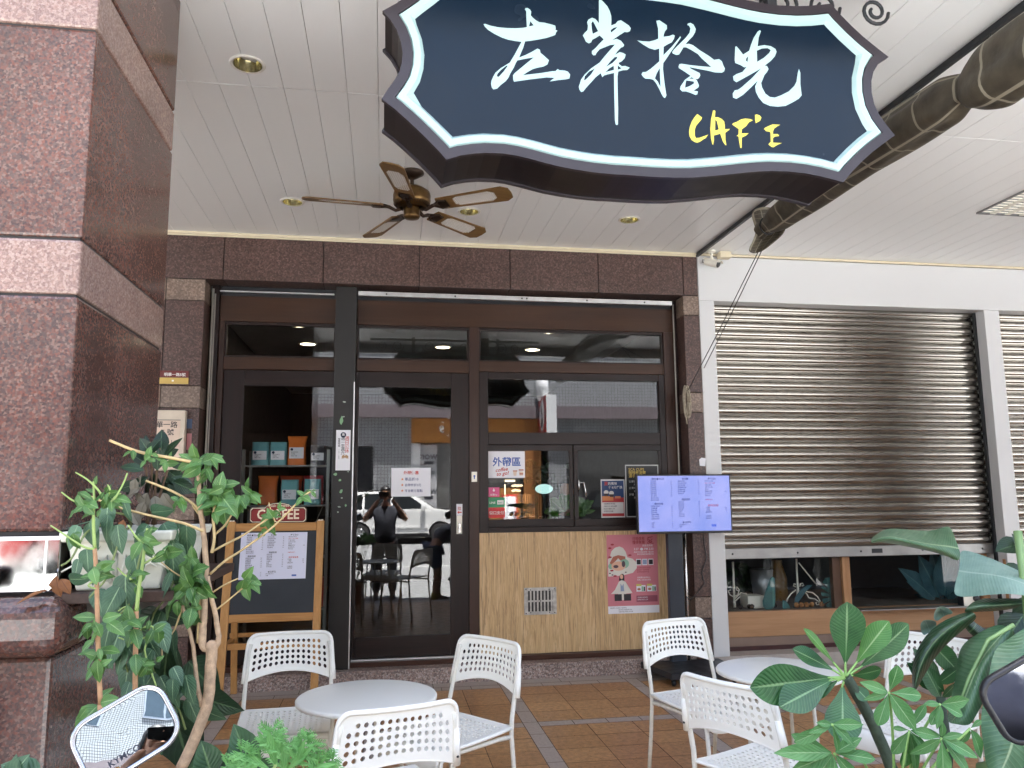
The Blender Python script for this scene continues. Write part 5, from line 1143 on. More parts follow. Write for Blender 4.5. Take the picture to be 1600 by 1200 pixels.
# ================================================================== PLANTS
PROF = {
 'ovate': [(0, .05), (.08, .45), (.2, .82), (.35, 1), (.5, .96), (.65, .8), (.8, .52), (.92, .22), (1, .0)],
 'heart': [(-.12, .35), (-.06, .72), (.06, .95), (.2, 1), (.35, .93), (.5, .78), (.65, .58), (.8, .36), (.92, .14), (1, 0)],
 'lance': [(0, .06), (.1, .4), (.25, .8), (.45, 1), (.6, .92), (.75, .68), (.88, .36), (1, 0)],
 'obov': [(0, .05), (.1, .16), (.25, .42), (.42, .78), (.58, .98), (.7, 1), (.82, .84), (.92, .5), (.97, .22), (1, 0)],
 'round': [(0, .2), (.08, .6), (.25, .95), (.5, 1), (.7, .9), (.85, .62), (.95, .3), (1, .0)],
}
def leaf(mb, base, axis, nrm, L, wr=.3, prof='ovate', fold=.18, droop=.12, wave=0, m=4, curl=0):
    """a bent blade: base point, direction, facing, length, half width / length"""
    ax = axis.normalized(); side = ax.cross(nrm).normalized(); nn = side.cross(ax).normalized()
    rows = PROF[prof]; vs = []; uvs = []; ph = rnd.uniform(0, 6)
    for t, wv in rows:
        c = base+ax*(L*(t-.12*droop*t*t))-nn*(L*droop*t*t)
        for j in range(-m, m+1):
            s_ = j/m; w = wv*wr*L
            up = fold*abs(s_)*w-curl*w*s_*s_+wave*w*math.sin(ph+t*16+2*s_)*abs(s_)
            vs.append(c+side*(s_*w)+nn*up); uvs.append((.5+.5*s_, t))
    k = 2*m+1; old = mb.smooth; mb.smooth = True
    mb.add(vs, [(i*k+j, i*k+j+1, (i+1)*k+j+1, (i+1)*k+j) for i in range(len(rows)-1) for j in range(k-1)], uvs); mb.smooth = old
def imleaf(mb, px, py, Y, lp, ang, wr=.3, prof='ovate', face=0, toward=0, tiltx=0, **kw):
    b0 = atY(px, py, Y); dep = (b0-CAM).dot(FW); L = lp*dep/FPX/max(.35, math.cos(R(toward)))
    ax = (RT*math.cos(R(ang))+UP*math.sin(R(ang))).normalized(); ax = ax*math.cos(R(toward))-FW*math.sin(R(toward))
    n = (-FW+Vector((0, 0, .55))).normalized(); n = (n-ax*n.dot(ax)).normalized()
    n = Matrix.Rotation(R(face), 3, ax) @ n
    leaf(mb, b0, ax, n, L, wr, prof, **kw)
def stem(mb, pts, r0, r1, n=8, wob=0, Y=None):
    P3 = [atY(*p) if len(p) == 3 else atY(p[0], p[1], Y) for p in pts]
    Q = [P3[0]]
    for i in range(len(P3)-1):
        a = P3[max(0, i-1)]; b_ = P3[i]; c = P3[i+1]; d = P3[min(len(P3)-1, i+2)]
        for k in range(1, 5):
            t = k/4; q = .5*((2*b_)+(c-a)*t+(2*a-5*b_+4*c-d)*t*t+(3*b_-a-3*c+d)*t**3)
            if wob and k < 4: q += Vector((rnd.uniform(-wob, wob), rnd.uniform(-wob, wob), 0))
            Q.append(q)
    m = len(Q)-1; mb.tube(Q, [r0+(r1-r0)*i/m for i in range(m+1)], n)
M['lf_bright'] = leafmat('bright_leaf', srgb(60, 108, 46), srgb(114, 162, 82), srgb(156, 190, 118), .3, 9, .7, .5, .2, .6)
M['lf_heart'] = leafmat('heart_leaf', srgb(52, 84, 60), srgb(84, 118, 84), srgb(134, 160, 120), .4, 7, .9, .4, .12, .3)
M['lf_dark'] = leafmat('dark_leaf', srgb(24, 46, 30), srgb(46, 78, 46), srgb(90, 120, 80), .32, 9, .8, .4, .1, .35)
M['lf_dead'] = leafmat('pale_withered_leaf', srgb(160, 152, 130), srgb(190, 182, 160), srgb(150, 138, 110), .7, 8, .8, .5, .2, .3)
M['lf_brown'] = leafmat('brown_dry_leaf', srgb(126, 74, 36), srgb(170, 110, 58), srgb(110, 66, 34), .6, 8, .8, .5, .15, .3)
M['lf_plum'] = leafmat('plumeria_leaf', srgb(40, 92, 48), srgb(76, 134, 72), srgb(150, 190, 130), .35, 19, .35, .45, .12, .55)
M['lf_plum_young'] = leafmat('young_plumeria_leaf', srgb(64, 130, 40), srgb(98, 164, 62), srgb(168, 204, 130), .33, 19, .35, .45, .16, .5)
M['lf_pach'] = leafmat('pachira_leaf', srgb(74, 136, 66), srgb(114, 172, 98), srgb(168, 206, 146), .42, 8, .6, .35, .22, .35)
M['lf_ban'] = leafmat('banana_leaf', srgb(60, 104, 62), srgb(104, 142, 100), srgb(164, 186, 140), .38, 26, .25, .25, .15, .45)
M['lf_ban_pale'] = leafmat('banana_leaf_underside', srgb(126, 162, 142), srgb(158, 188, 168), srgb(180, 204, 184), .5, 26, .12, .2, .15, .35)
M['lf_fern'] = leafmat('geranium_leaf', srgb(92, 158, 78), srgb(136, 196, 112), srgb(160, 210, 136), .5, 5, .7, .3, .22, .2)
M['stem_tan'] = pbr('tan_stem', srgb(178, 136, 98), .7, var=.15, scale=60, bump=.3, co='Pos')
M['stem_green'] = pbr('green_stem', srgb(150, 172, 96), .5, var=.15, scale=30, co='Pos')
M['bark'] = pbr('pale_bark', srgb(186, 156, 124), .8, var=.25, scale=55, bump=.6, co='Pos')
M['stem_dark'] = pbr('dark_stem', srgb(62, 74, 56), .6, var=.3, scale=50, bump=.5, co='Pos')
M['soil'] = pbr('soil', (.05, .035, .025), .95, var=.4, scale=60, bump=.5)
M['clay'] = pbr('clay_pot', srgb(150, 92, 66), .7, var=.1, scale=10)
M['grow_bag'] = pbr('dark_pot', srgb(48, 46, 46), .5, var=.15)
def pot(parent, x, y, z, r, h, mat):
    b = MB(); b.lathe([(.0001, 0), (r*.72, 0), (r*.95, h*.9), (r*1.04, h*.9), (r*1.04, h), (r*.9, h), (r*.88, h*.88)], (x, y, z), n=28); b.build('pot', mat, parent)
    b = MB(); b.disc((x, y, z+h*.9), r*.9, (0, 0, 1), 24); b.build('soil', M['soil'], parent)

# --- shrub A: thin brown stem, glossy leaves (left of the two)
Y = -4.02
o = atY(157, 1101, Y)
pa = thing('potted_shrub', 'leggy shrub with one thin brown stem in front of the pillar', 'plant', (o.x, Y, ROAD+.0), 'leggy shrubs by the pillar')
pot(pa, o.x+.01, Y, -.256 if Y < -4.2 else 0, .12, .24, M['grow_bag'])
b = MB(); b.tube([(o.x+.01, Y, .2), (o.x+.008, Y, .5)]+[atY(157, 1101, Y)], .0068, 8)
stem(b, [(157, 1101), (153, 1000), (151, 907), (148, 857)], 0.0058, 0.0050, Y=Y); b.build('stem', M['stem_tan'], pa)
b = MB(); stem(b, [(148, 857), (146, 815), (147, 780), (146, 752)], 0.0046, 0.0022, Y=Y)
for pts in ([(147, 857), (132, 855), (105, 838), (79, 821)], [(146, 800), (132, 791), (112, 781), (96, 769)], [(163, 781), (152, 764), (136, 749), (118, 738)], [(173, 786), (180, 778), (192, 757), (199, 739)], [(163, 781), (172, 768), (168, 757)], [(150, 905), (138, 915), (150, 920)], [(173, 786), (180, 776), (189, 771)]): stem(b, pts, 0.0031, 0.0016, 6, Y=Y+rnd.uniform(-.03, .03))
b.build('branches', M['stem_green'], pa)
b = MB()
for px, py, lp, an_, fc, tw in [(150, 893, 34, 35, 10, 20), (150, 893, 30, 15, -40, 0), (152, 900, 24, 170, 20, 20), (150, 905, 22, 20, 30, 30), (143, 805, 22, 120, 10, 20), (146, 800, 20, 200, 30, 20), (149, 757, 14, 80, 0, 20), (147, 770, 16, 150, 30, 0), (166, 772, 22, 8, 50, 0), (150, 965, 34, 172, 0, 15), (146, 975, 30, 215, 40, 20), (160, 968, 34, 20, 10, 20), (168, 972, 34, -20, -20, 20), (152, 985, 22, 250, 30, 30), (156, 1028, 24, 150, 10, 20), (158, 1016, 34, 10, -30, 20), (150, 1020, 28, 170, 40, 10), (152, 1030, 40, -88, 0, 5), (154, 1102, 60, 222, 8, 15), (157, 1098, 36, 20, 0, 20), (150, 1040, 26, 235, 20, 20), (157, 780, 14, 60, 20, 20), (140, 780, 14, 140, 20, 20), (178, 780, 12, 20, 30, 20)]:
    imleaf(b, px, py, Y+rnd.uniform(-.03, .02), lp*.98, an_, rnd.uniform(.23, .29), 'ovate', fc, tw, fold=.2, droop=rnd.uniform(.15, .35), wave=.10)
r3 = random.Random(9)
for px, py, n_, sp_ in ((150, 975, 7, 14), (152, 1020, 8, 16), (147, 790, 8, 14), (165, 775, 5, 10), (140, 1105, 4, 14), (150, 890, 5, 12), (120, 770, 3, 10), (175, 780, 5, 10), (110, 835, 3, 12)):
    for k in range(n_): imleaf(b, px+r3.gauss(0, sp_*.5), py+r3.gauss(0, sp_*.5), Y+r3.uniform(-.06, .04), r3.uniform(14, 30), r3.uniform(-160, 60), r3.uniform(.24, .32), 'ovate', r3.uniform(-45, 45), r3.uniform(-10, 40), fold=.22, droop=r3.uniform(.2, .45), wave=.14)
b.build('foliage', M['lf_bright'], pa)

# --- shrub B: middle green-tipped stem
Y = -3.93; o = atY(211, 1083, Y)
pb = thing('potted_shrub', 'sparse shrub with brown stem turning green, between pillar edge and white planter', 'plant', (o.x, Y, 0), 'leggy shrubs by the pillar')
pot(pb, o.x-.005, Y, 0, .12, .24, M['grow_bag'])
b = MB(); b.tube([(o.x-.005, Y, .2), (o.x-.002, Y, .5), atY(211, 1083, Y)], .0068, 8); stem(b, [(211, 1083), (212, 1003), (213, 955)], 0.0065, 0.0058, Y=Y); b.build('stem', M['stem_tan'], pb)
b = MB(); stem(b, [(213, 955), (218, 912), (223, 879), (227, 846), (230, 825)], 0.0053, 0.0029, Y=Y)
for pts in ([(216, 915), (205, 905), (194, 898), (183, 887)], [(222, 882), (238, 873), (259, 860)], [(207, 1005), (196, 1000), (185, 996)], [(212, 1003), (230, 994), (251, 985)], [(213, 960), (198, 948), (185, 955)], [(224, 850), (212, 838), (200, 820)], [(218, 985), (232, 978), (240, 985), (226, 1015), (240, 1060), (246, 1078)]): stem(b, pts, 0.0031, 0.0018, 6, Y=Y+rnd.uniform(-.03, .03))
b.build('branches', M['stem_green'], pb)
b = MB()
for px, py, lp, an_, fc, tw in [(205, 978, 34, 100, 0, 10), (208, 983, 28, 250, 20, 20), (214, 908, 20, 40, 30, 20), (228, 842, 20, 60, 10, 20), (226, 846, 18, 140, 30, 20), (258, 862, 16, 200, 30, 20), (208, 985, 30, 180, -30, 10), (243, 1075, 26, 300, 0, 20), (248, 1080, 30, 250, 20, 10), (232, 830, 16, 20, 20, 20)]:
    imleaf(b, px, py, Y+rnd.uniform(-.03, .02), lp, an_, .3, 'ovate', fc, tw, fold=.2, droop=.25, wave=.1)
for px, py, n_, sp_ in ((212, 975, 8, 16), (226, 850, 6, 12), (205, 900, 5, 12), (245, 985, 4, 10), (236, 1040, 5, 14), (258, 862, 4, 10), (215, 1030, 5, 14)):
    for k in range(n_): imleaf(b, px+r3.gauss(0, sp_*.5), py+r3.gauss(0, sp_*.5), Y+r3.uniform(-.06, .04), r3.uniform(14, 30), r3.uniform(-160, 60), r3.uniform(.24, .32), 'ovate', r3.uniform(-45, 45), r3.uniform(-10, 40), fold=.22, droop=r3.uniform(.2, .45), wave=.14)
b.build('foliage', M['lf_bright'], pb)

# --- shrub C: the forked woody trunk
Y = -3.78; o = atY(283, 1200, Y)
pc = thing('potted_tree', 'small forked tree with pale bark and glossy leaf tufts in front of the menu board', 'tree', (o.x-.06, Y, 0))
pot(pc, o.x-.06, Y, 0, .15, .28, M['clay'])
b = MB(); b.tube([(o.x-.06, Y, .25), (o.x-.04, Y, .45), atY(283, 1200, Y)], [.017, .016, .015], 12)
stem(b, [(283, 1200), (307, 1147), (325, 1093), (329, 1040), (331, 1012)], 0.0150, 0.0151, 12, .0015, Y)
b.blob(atY(331, 1012, Y), (.017, .017, .02), 10, 7, .1)
stem(b, [(331, 1014), (318, 1010), (317, 985), (319, 955), (320, 907), (322, 880), (318, 834), (313, 795), (311, 762), (310, 735)], 0.0112, 0.0054, 10, .0012, Y)
stem(b, [(332, 1014), (341, 1004), (340, 981), (334, 948), (328, 922), (325, 900)], 0.0082, 0.0058, 8, .001, Y)
stem(b, [(315, 1104), (306, 1050), (302, 1010), (291, 968), (285, 946)], 0.0061, 0.0043, 8, .001, Y)
b.build('trunk', M['bark'], pc)
b = MB(); stem(b, [(309, 724), (270, 716), (230, 709), (205, 702), (171, 688)], 0.0048, 0.0036, 8, 0, Y)
stem(b, [(313, 800), (300, 786), (270, 768), (228, 751)], 0.0041, 0.0029, 8, 0, Y); stem(b, [(318, 830), (285, 817), (228, 804), (174, 789), (133, 772)], 0.0041, 0.0022, 8, 0, Y-.05)
stem(b, [(328, 897), (352, 876), (377, 860), (428, 822), (473, 777), (486, 768)], 0.0037, 0.0022, 8, 0, Y); stem(b, [(331, 864), (335, 840), (333, 805), (337, 790)], 0.0048, 0.0029, 8, 0, Y-.02)
stem(b, [(331, 862), (355, 849), (382, 835), (425, 806), (440, 796)], 0.0034, 0.0022, 8, 0, Y); stem(b, [(336, 835), (352, 820), (364, 800), (372, 785)], 0.0034, 0.0022, 8, 0, Y)
stem(b, [(330, 927), (352, 913), (372, 904)], 0.0027, 0.0022, 6, 0, Y); stem(b, [(334, 956), (360, 935), (392, 908)], 0.0027, 0.0022, 6, 0, Y); stem(b, [(309, 1005), (311, 960), (312, 930), (306, 912)], 0.0041, 0.0029, 8, 0, Y)
stem(b, [(320, 815), (312, 805), (300, 790)], 0.0027, 0.0022, 6, 0, Y); stem(b, [(290, 905), (270, 893), (252, 878)], 0.0027, 0.0014, 6, 0, Y); stem(b, [(285, 948), (272, 985), (255, 1005), (253, 1030)], 0.0027, 0.0022, 6, 0, Y); stem(b, [(430, 815), (424, 800), (420, 785)], 0.0020, 0.0014, 6, 0, Y)
b.build('branches', pbr('olive_twig', srgb(186, 160, 110), .6, var=.25, scale=25, co='Pos'), pc)
b = MB()
for px, py, sp_, nn_, sz in [(310, 722, 24, 9, 34), (340, 772, 26, 13, 38), (345, 785, 18, 8, 36), (378, 773, 16, 7, 28), (390, 770, 10, 5, 22), (283, 780, 16, 6, 22), (330, 715, 8, 4, 24), (302, 895, 14, 9, 34), (312, 908, 14, 10, 34), (295, 915, 16, 9, 34), (275, 938, 12, 7, 28), (300, 950, 12, 6, 26), (296, 875, 14, 6, 26), (318, 770, 10, 5, 26), (352, 760, 10, 6, 28), (322, 735, 10, 5, 28), (381, 905, 6, 5, 36), (395, 908, 5, 3, 18), (300, 875, 12, 4, 26), (236, 715, 26, 7, 16), (262, 722, 14, 5, 20), (205, 704, 8, 3, 16), (424, 808, 8, 6, 24), (436, 797, 6, 4, 16), (474, 775, 8, 5, 18), (487, 768, 4, 3, 14), (410, 830, 6, 3, 14), (305, 880, 10, 4, 28), (333, 800, 8, 4, 26), (306, 960, 10, 5, 26)]:
    for i in range(nn_):
        a = 360*i/nn_+rnd.uniform(-25, 25)
        imleaf(b, px+rnd.uniform(-sp_, sp_)*.35, py+rnd.uniform(-sp_, sp_)*.3, Y+rnd.uniform(-.05, .05), sz*rnd.uniform(.62, 1.0), a if rnd.random() < .6 else rnd.uniform(200, 340), rnd.uniform(.24, .33), 'ovate', rnd.uniform(-45, 45), rnd.uniform(-10, 45), fold=.25, droop=rnd.uniform(.2, .45), wave=.14)
b.build('foliage', M['lf_bright'], pc)

# --- shelf and white planter on the side of the pillar
shf = thing('wall_shelf', 'dark wooden shelf bracketed to the side of the stone pillar', 'shelf', (-.7, -3.35, 1.1))
b = MB(); b.box(-.849, -.552, -3.80, -2.93, 1.12, 1.148); b.build('board', wood('dark_shelf_wood', srgb(52, 38, 32), srgb(80, 60, 50), 'y', .5, .8), shf, bevel=.003)
for y in (-3.68, -3.05):
    b = MB(); b.add([(-.849, y, 1.119), (-.6, y, 1.119), (-.849, y, .99), (-.849, y+.02, 1.119), (-.6, y+.02, 1.119), (-.849, y+.02, .99)], [(0, 2, 1), (3, 4, 5), (0, 1, 4, 3), (1, 2, 5, 4), (2, 0, 3, 5)]); b.build('shelf_bracket', pbr('grey_bracket', srgb(120, 112, 104), .5), shf)
pz = 1.149; px0, px1, py0, py1 = -.842, -.575, -3.78, -3.30
ptr = thing('flower_planter', 'white moulded trough planter standing on the pillar shelf', 'planter', ((px0+px1)/2, -3.54, pz))
b = MB(); lv = [(0, .028), (.02, .024), (.10, .012), (.13, .008), (.131, -.006), (.150, -.010), (.158, -.010), (.158, .012), (.12, .02)]
vs = []; k = 24
for z, d in lv:
    for i in range(k):
        t = i/k*4; e = int(t); f = t-e
        x = [px0+d+(px1-px0-2*d)*f, px1-d, px1-d-(px1-px0-2*d)*f, px0+d][e]; y = [py0+d, py0+d+(py1-py0-2*d)*f, py1-d, py1-d-(py1-py0-2*d)*f][e]
        if z < .12 and i % 2: x += (.004 if x > -.7 else -.004)*(1 if e in (1, 3) else 0); y -= .004 if e == 0 else 0
        vs.append((x, y, pz+z))
b.add(vs, [(r*k+i, r*k+(i+1) % k, (r+1)*k+(i+1) % k, (r+1)*k+i) for r in range(len(lv)-1) for i in range(k)]+[tuple(range(k))[::-1]])
b.build('trough', pbr('cream_planter', srgb(216, 212, 194), .5, var=.08, scale=20), ptr, bevel=.004)
b = MB()
for s in (-1, 1):
    for q in range(5):
        x = (px0+px1)/2+s*.03*q*.8; pts = [Vector(((px0+px1)/2+s*.004*q, py0+.014, pz+.02)), Vector(((px0+px1)/2+s*.016*q, py0+.007, pz+.06)), Vector(((px0+px1)/2+s*.024*q, py0+.005, pz+.10-.006*q)), Vector(((px0+px1)/2+s*.034*q, py0+.006, pz+.085-.008*q))]; b.tube(pts, .0028, 5)
b.build('relief', bpy.data.materials['cream_planter'], ptr)
b = MB(); b.box(px0+.02, px1-.02, py0+.02, py1-.02, pz+.118, pz+.126); b.build('soil', M['soil'], ptr)
# trailing heart leaf vine
vn = thing('trailing_vine', 'heart leaved vine spilling over the white planter and down the pillar', 'plant', (-.7, -3.7, 1.27))
b = MB()
vp = [([(205, 822, -3.7), (190, 836, -3.83), (178, 870, -3.86), (165, 905, -3.86), (150, 922, -3.88), (140, 934, -3.9)]), ([(260, 820, -3.6), (272, 845, -3.66), (275, 890, -3.72), (262, 930, -3.75), (240, 960, -3.75), (233, 1000, -3.75), (240, 1050, -3.72)]), ([(240, 822, -3.7), (225, 850, -3.85), (212, 900, -3.87), (205, 940, -3.87), (160, 985, -3.88)]), ([(160, 820, -3.72), (135, 832, -3.86), (112, 872, -3.9), (95, 884, -3.92)]), ([(205, 820, -3.7), (196, 805, -3.8), (172, 800, -3.84)]), ([(240, 1050, -3.72), (262, 1080, -3.74), (280, 1110, -3.74), (290, 1140, -3.74)]), ([(160, 985, -3.88), (185, 1010, -3.86), (200, 1050, -3.84)])]
for pts in vp: stem(b, pts, .0032, .0026, 6)
b.build('vine_stems', pbr('vine_stem', srgb(116, 128, 74), .6, var=.2, co='Pos'), vn)
b = MB()
for px, py, lp, an_, fc, tw, dy in [(168, 795, 38, -92, 0, 10, -.1), (184, 825, 42, -80, 10, 10, -.12), (194, 785, 34, -70, 40, 10, -.1), (140, 815, 42, 190, 60, 10, -.08), (140, 822, 40, -70, 20, 10, -.1), (240, 800, 36, 5, 50, 20, 0), (258, 822, 42, -55, 10, 15, 0), (270, 855, 56, -88, 0, 5, -.02), (280, 822, 42, -80, 30, 10, .06), (136, 862, 34, -80, -30, 10, -.14), (122, 878, 34, -100, 20, 10, -.14), (112, 905, 34, 0, 55, 10, -.16), (196, 905, 58, -88, 0, 5, -.14), (218, 838, 40, -60, 30, 10, -.12), (188, 985, 66, -112, 20, 5, -.15), (172, 975, 44, -100, -20, 10, -.15), (200, 1045, 48, -100, 10, 5, -.1), (252, 1060, 28, -60, 10, 10, -.02), (276, 1020, 44, -82, 50, 0, .05), (282, 1070, 44, -130, 10, 10, .0), (200, 980, 40, -60, 30, 10, -.12), (265, 880, 40, -70, 20, 10, .02), (285, 880, 36, -95, 30, 10, .05), (296, 1095, 44, -60, 25, 20, 0), (250, 960, 44, -110, 10, 10, 0), (220, 1010, 44, -80, 40, 10, -.08), (210, 870, 40, -75, -20, 10, -.12), (300, 1100, 60, -30, 40, 0, .05), (245, 1130, 50, -80, 0, 10, 0), (262, 1075, 44, -100, -30, 10, 0)]:
    imleaf(b, px, py, -3.74+dy, lp, an_, .36, 'heart', fc, tw, fold=.10, droop=.14, curl=.12)
r2 = random.Random(5)
for k in range(46):
    px, py = r2.choice([(170, 830), (230, 835), (275, 850), (140, 860), (180, 990), (205, 1040), (240, 1000), (270, 1060), (285, 1100), (190, 930)])
    px += r2.gauss(0, 16); py += r2.gauss(0, 20)
    imleaf(b, px, py, -3.74+r2.uniform(-.14, .02), r2.uniform(26, 46), r2.uniform(-125, -55), .34, 'heart', r2.uniform(-40, 40), r2.uniform(0, 25), fold=.1, droop=.16, curl=.12)
b.build('foliage', M['lf_heart'], vn)
b = MB()
for px, py, lp, an_, fc, tw, wr in [(215, 965, 95, -62, 0, 5, .4), (262, 1012, 90, -95, 20, 10, .34), (272, 1110, 110, -75, 10, 5, .42), (315, 1090, 70, -20, 30, 0, .36), (300, 1040, 70, -50, 0, 0, .4), (235, 1090, 90, -60, 20, 0, .4), (255, 960, 40, -20, 20, 0, .4)]:
    imleaf(b, px, py, -3.55, lp, an_, wr, 'heart', fc, tw, fold=.12, droop=.1, wave=.06)
b.build('large_leaves', M['lf_dark'], vn)
# dark plant with withered lower leaves
dp = thing('potted_houseplant', 'dark leaved plant with withered pale lower leaves in the white planter', 'plant', (-.68, -3.5, 1.27))
b = MB()
for px, py in ((238, 720), (250, 700), (228, 730), (245, 745), (262, 735)): stem(b, [(236+rnd.uniform(-8, 8), 820), ((236+px)/2, (820+py)/2), (px, py)], .005, .003, 6, Y=-3.5)
b.build('stem', pbr('brown_stem', srgb(96, 74, 50), .7, co='Pos'), dp)
b = MB()
for px, py, lp, an_, fc in [(252, 712, 44, 98, 10), (256, 715, 40, 62, -30), (238, 715, 34, 110, 20), (230, 712, 34, 60, 0), (246, 718, 34, 30, 20), (262, 722, 36, -10, 40), (262, 735, 40, -35, 20), (268, 745, 44, -25, -20), (255, 745, 40, -50, 10), (225, 735, 34, 160, 20), (232, 745, 40, 215, 10), (220, 755, 32, 195, -30), (240, 740, 36, -90, 0), (250, 755, 40, -40, 30), (245, 735, 34, 80, 40), (270, 752, 42, -20, 30), (228, 725, 30, 140, 10), (236, 750, 36, 240, 20), (262, 758, 36, -50, 10), (226, 705, 26, 85, 50)]:
    imleaf(b, px, py, -3.5+rnd.uniform(-.06, .06), lp, an_, .27, 'lance', fc, rnd.uniform(-20, 30), fold=.15, droop=.2)
b.build('foliage', M['lf_dark'], dp)
b = MB()
for px, py, lp, an_, fc in [(212, 748, 28, -95, 10), (220, 762, 30, -150, 20), (230, 770, 36, -100, 10), (242, 775, 34, -80, -20), (255, 770, 30, -60, 30), (262, 775, 32, -95, 10), (215, 770, 26, -60, 40), (226, 785, 30, -110, 0), (248, 785, 28, -85, 20), (222, 740, 24, 255, 50), (207, 800, 26, -60, 0)]:
    imleaf(b, px, py, -3.56+rnd.uniform(-.04, .04), lp, an_, .3, 'ovate', fc, 10, fold=.3, droop=.3, wave=.15)
b.build('withered_leaves', M['lf_dead'], dp)
b = MB(); imleaf(b, 76, 922, -3.846, 42, 198, .22, 'ovate', 50, 30, fold=.3, droop=.1); tag(b.build('dry_leaf', M['lf_brown']), 'curled brown dry leaf lying on the polished stone ledge', 'leaf')
b = MB(); imleaf(b, 88, 900, -3.84, 34, -80, .34, 'ovate', 20, 10, fold=.3, droop=.2, wave=.2); imleaf(b, 95, 905, -3.85, 28, -50, .3, 'ovate', -20, 10, fold=.3, droop=.2, wave=.2); tag(b.build('dry_leaf', M['lf_brown']), 'upright pair of brown dry leaves against the steel band', 'leaf')
b = MB(); imleaf(b, 193, 812, -3.86, 24, -90, .34, 'ovate', 20, 10, fold=.3, droop=.2, wave=.2); tag(b.build('dry_leaf', M['lf_brown']), 'small brown dry leaf caught on the rim of the white planter', 'leaf')

# --- low plants along the bottom edge
lo = thing('broad_leaf_plant', 'low plant with broad dark leaves beside the forked trunk', 'plant', (-.45, -4.05, 0)); pot(lo, -.45, -4.05, 0, .13, .3, M['grow_bag'])
b = MB(); q = atY(360, 1200, -4.05)
for px, py in ((345, 1190), (385, 1180), (362, 1170)): b.tube([(-.45, -4.05, .28), Vector((-.45, -4.05, .28)).lerp(atY(px, py, -4.05), .6)+Vector((0, 0, .03)), atY(px, py, -4.05)], .006, 6)
b.build('stem', M['stem_dark'], lo)
b = MB()
for px, py, lp, an_, fc, wr in [(392, 1200, 74, 105, 25, .33), (350, 1215, 62, 60, -30, .36), (375, 1222, 80, 92, 0, .26), (330, 1210, 56, 100, 30, .4), (395, 1210, 50, 30, 20, .33), (300, 1215, 50, 40, 10, .4), (355, 1205, 40, 140, 20, .34)]: imleaf(b, px, py, -4.05+rnd.uniform(-.03, .03), lp, an_, wr, 'ovate', fc, 10, fold=.2, droop=.18, m=5)
b.build('foliage', leafmat('olive_leaf', srgb(44, 78, 48), srgb(76, 112, 70), srgb(110, 140, 90), .4, 7, .9, .5, .12, .35), lo)
fe = thing('scented_geranium', 'light green lacy leaved plant at the bottom edge before the tables', 'plant', (-.34, -4.15, 0)); pot(fe, -.34, -4.08, 0, .12, .28, M['clay'])
def lacy(mb, px, py, Y, lp, an_, lev=2):
    b0 = atY(px, py, Y)
    imleaf(mb, px, py, Y, lp, an_, .10, 'lance', rnd.uniform(-20, 20), rnd.uniform(0, 25), fold=.1, droop=.1, m=2)
    if lev == 0: return
    for t in (.25, .42, .58, .74, .88):
        for s in (-1, 1):
            f = t*lp; x = px+f*math.cos(R(an_)); y = py-f*math.sin(R(an_))
            lacy(mb, x, y, Y+rnd.uniform(-.012, .012), lp*(.50-.26*abs(t-.35))*(1 if lev == 2 else .9), an_+s*rnd.uniform(42, 62), lev-1)
b = MB()
for px, py, lp, an_ in [(430, 1195, 62, 95), (420, 1200, 56, 150), (452, 1200, 60, 48), (470, 1205, 58, 18), (400, 1205, 52, 168), (440, 1185, 46, 120), (465, 1190, 46, 70), (490, 1210, 44, 40), (395, 1225, 44, 130), (440, 1215, 60, 80)]: lacy(b, px, py, -4.15+rnd.uniform(-.05, .05), lp, an_)
b.build('foliage', M['lf_fern'], fe)
b = MB()
for px, py in ((430, 1195), (455, 1198), (410, 1200), (475, 1204)): b.tube([(-.34, -4.08, .26), atY(px, py, -4.13)], .004, 6)
b.build('stem', M['stem_green'], fe)
b = MB(); q = MB()
cl = thing('corner_plant', 'single broad green leaf poking up in the lower left corner', 'plant', (-1.05, -4.0, 0)); pot(cl, -1.02, -3.98, 0, .1, .25, M['grow_bag'])
for px, py, lp, an_, fc in [(62, 1218, 64, 148, 20), (10, 1230, 60, 60, 0), (30, 1240, 60, 100, -20)]: imleaf(b, px, py, -3.98, lp, an_, .34, 'ovate', fc, 10, fold=.2, droop=.25, m=5)
b.build('foliage', M['lf_heart'], cl); q.tube([(-1.02, -3.98, .22), atY(40, 1225, -3.98)], .006, 6); q.build('stem', M['stem_green'], cl)

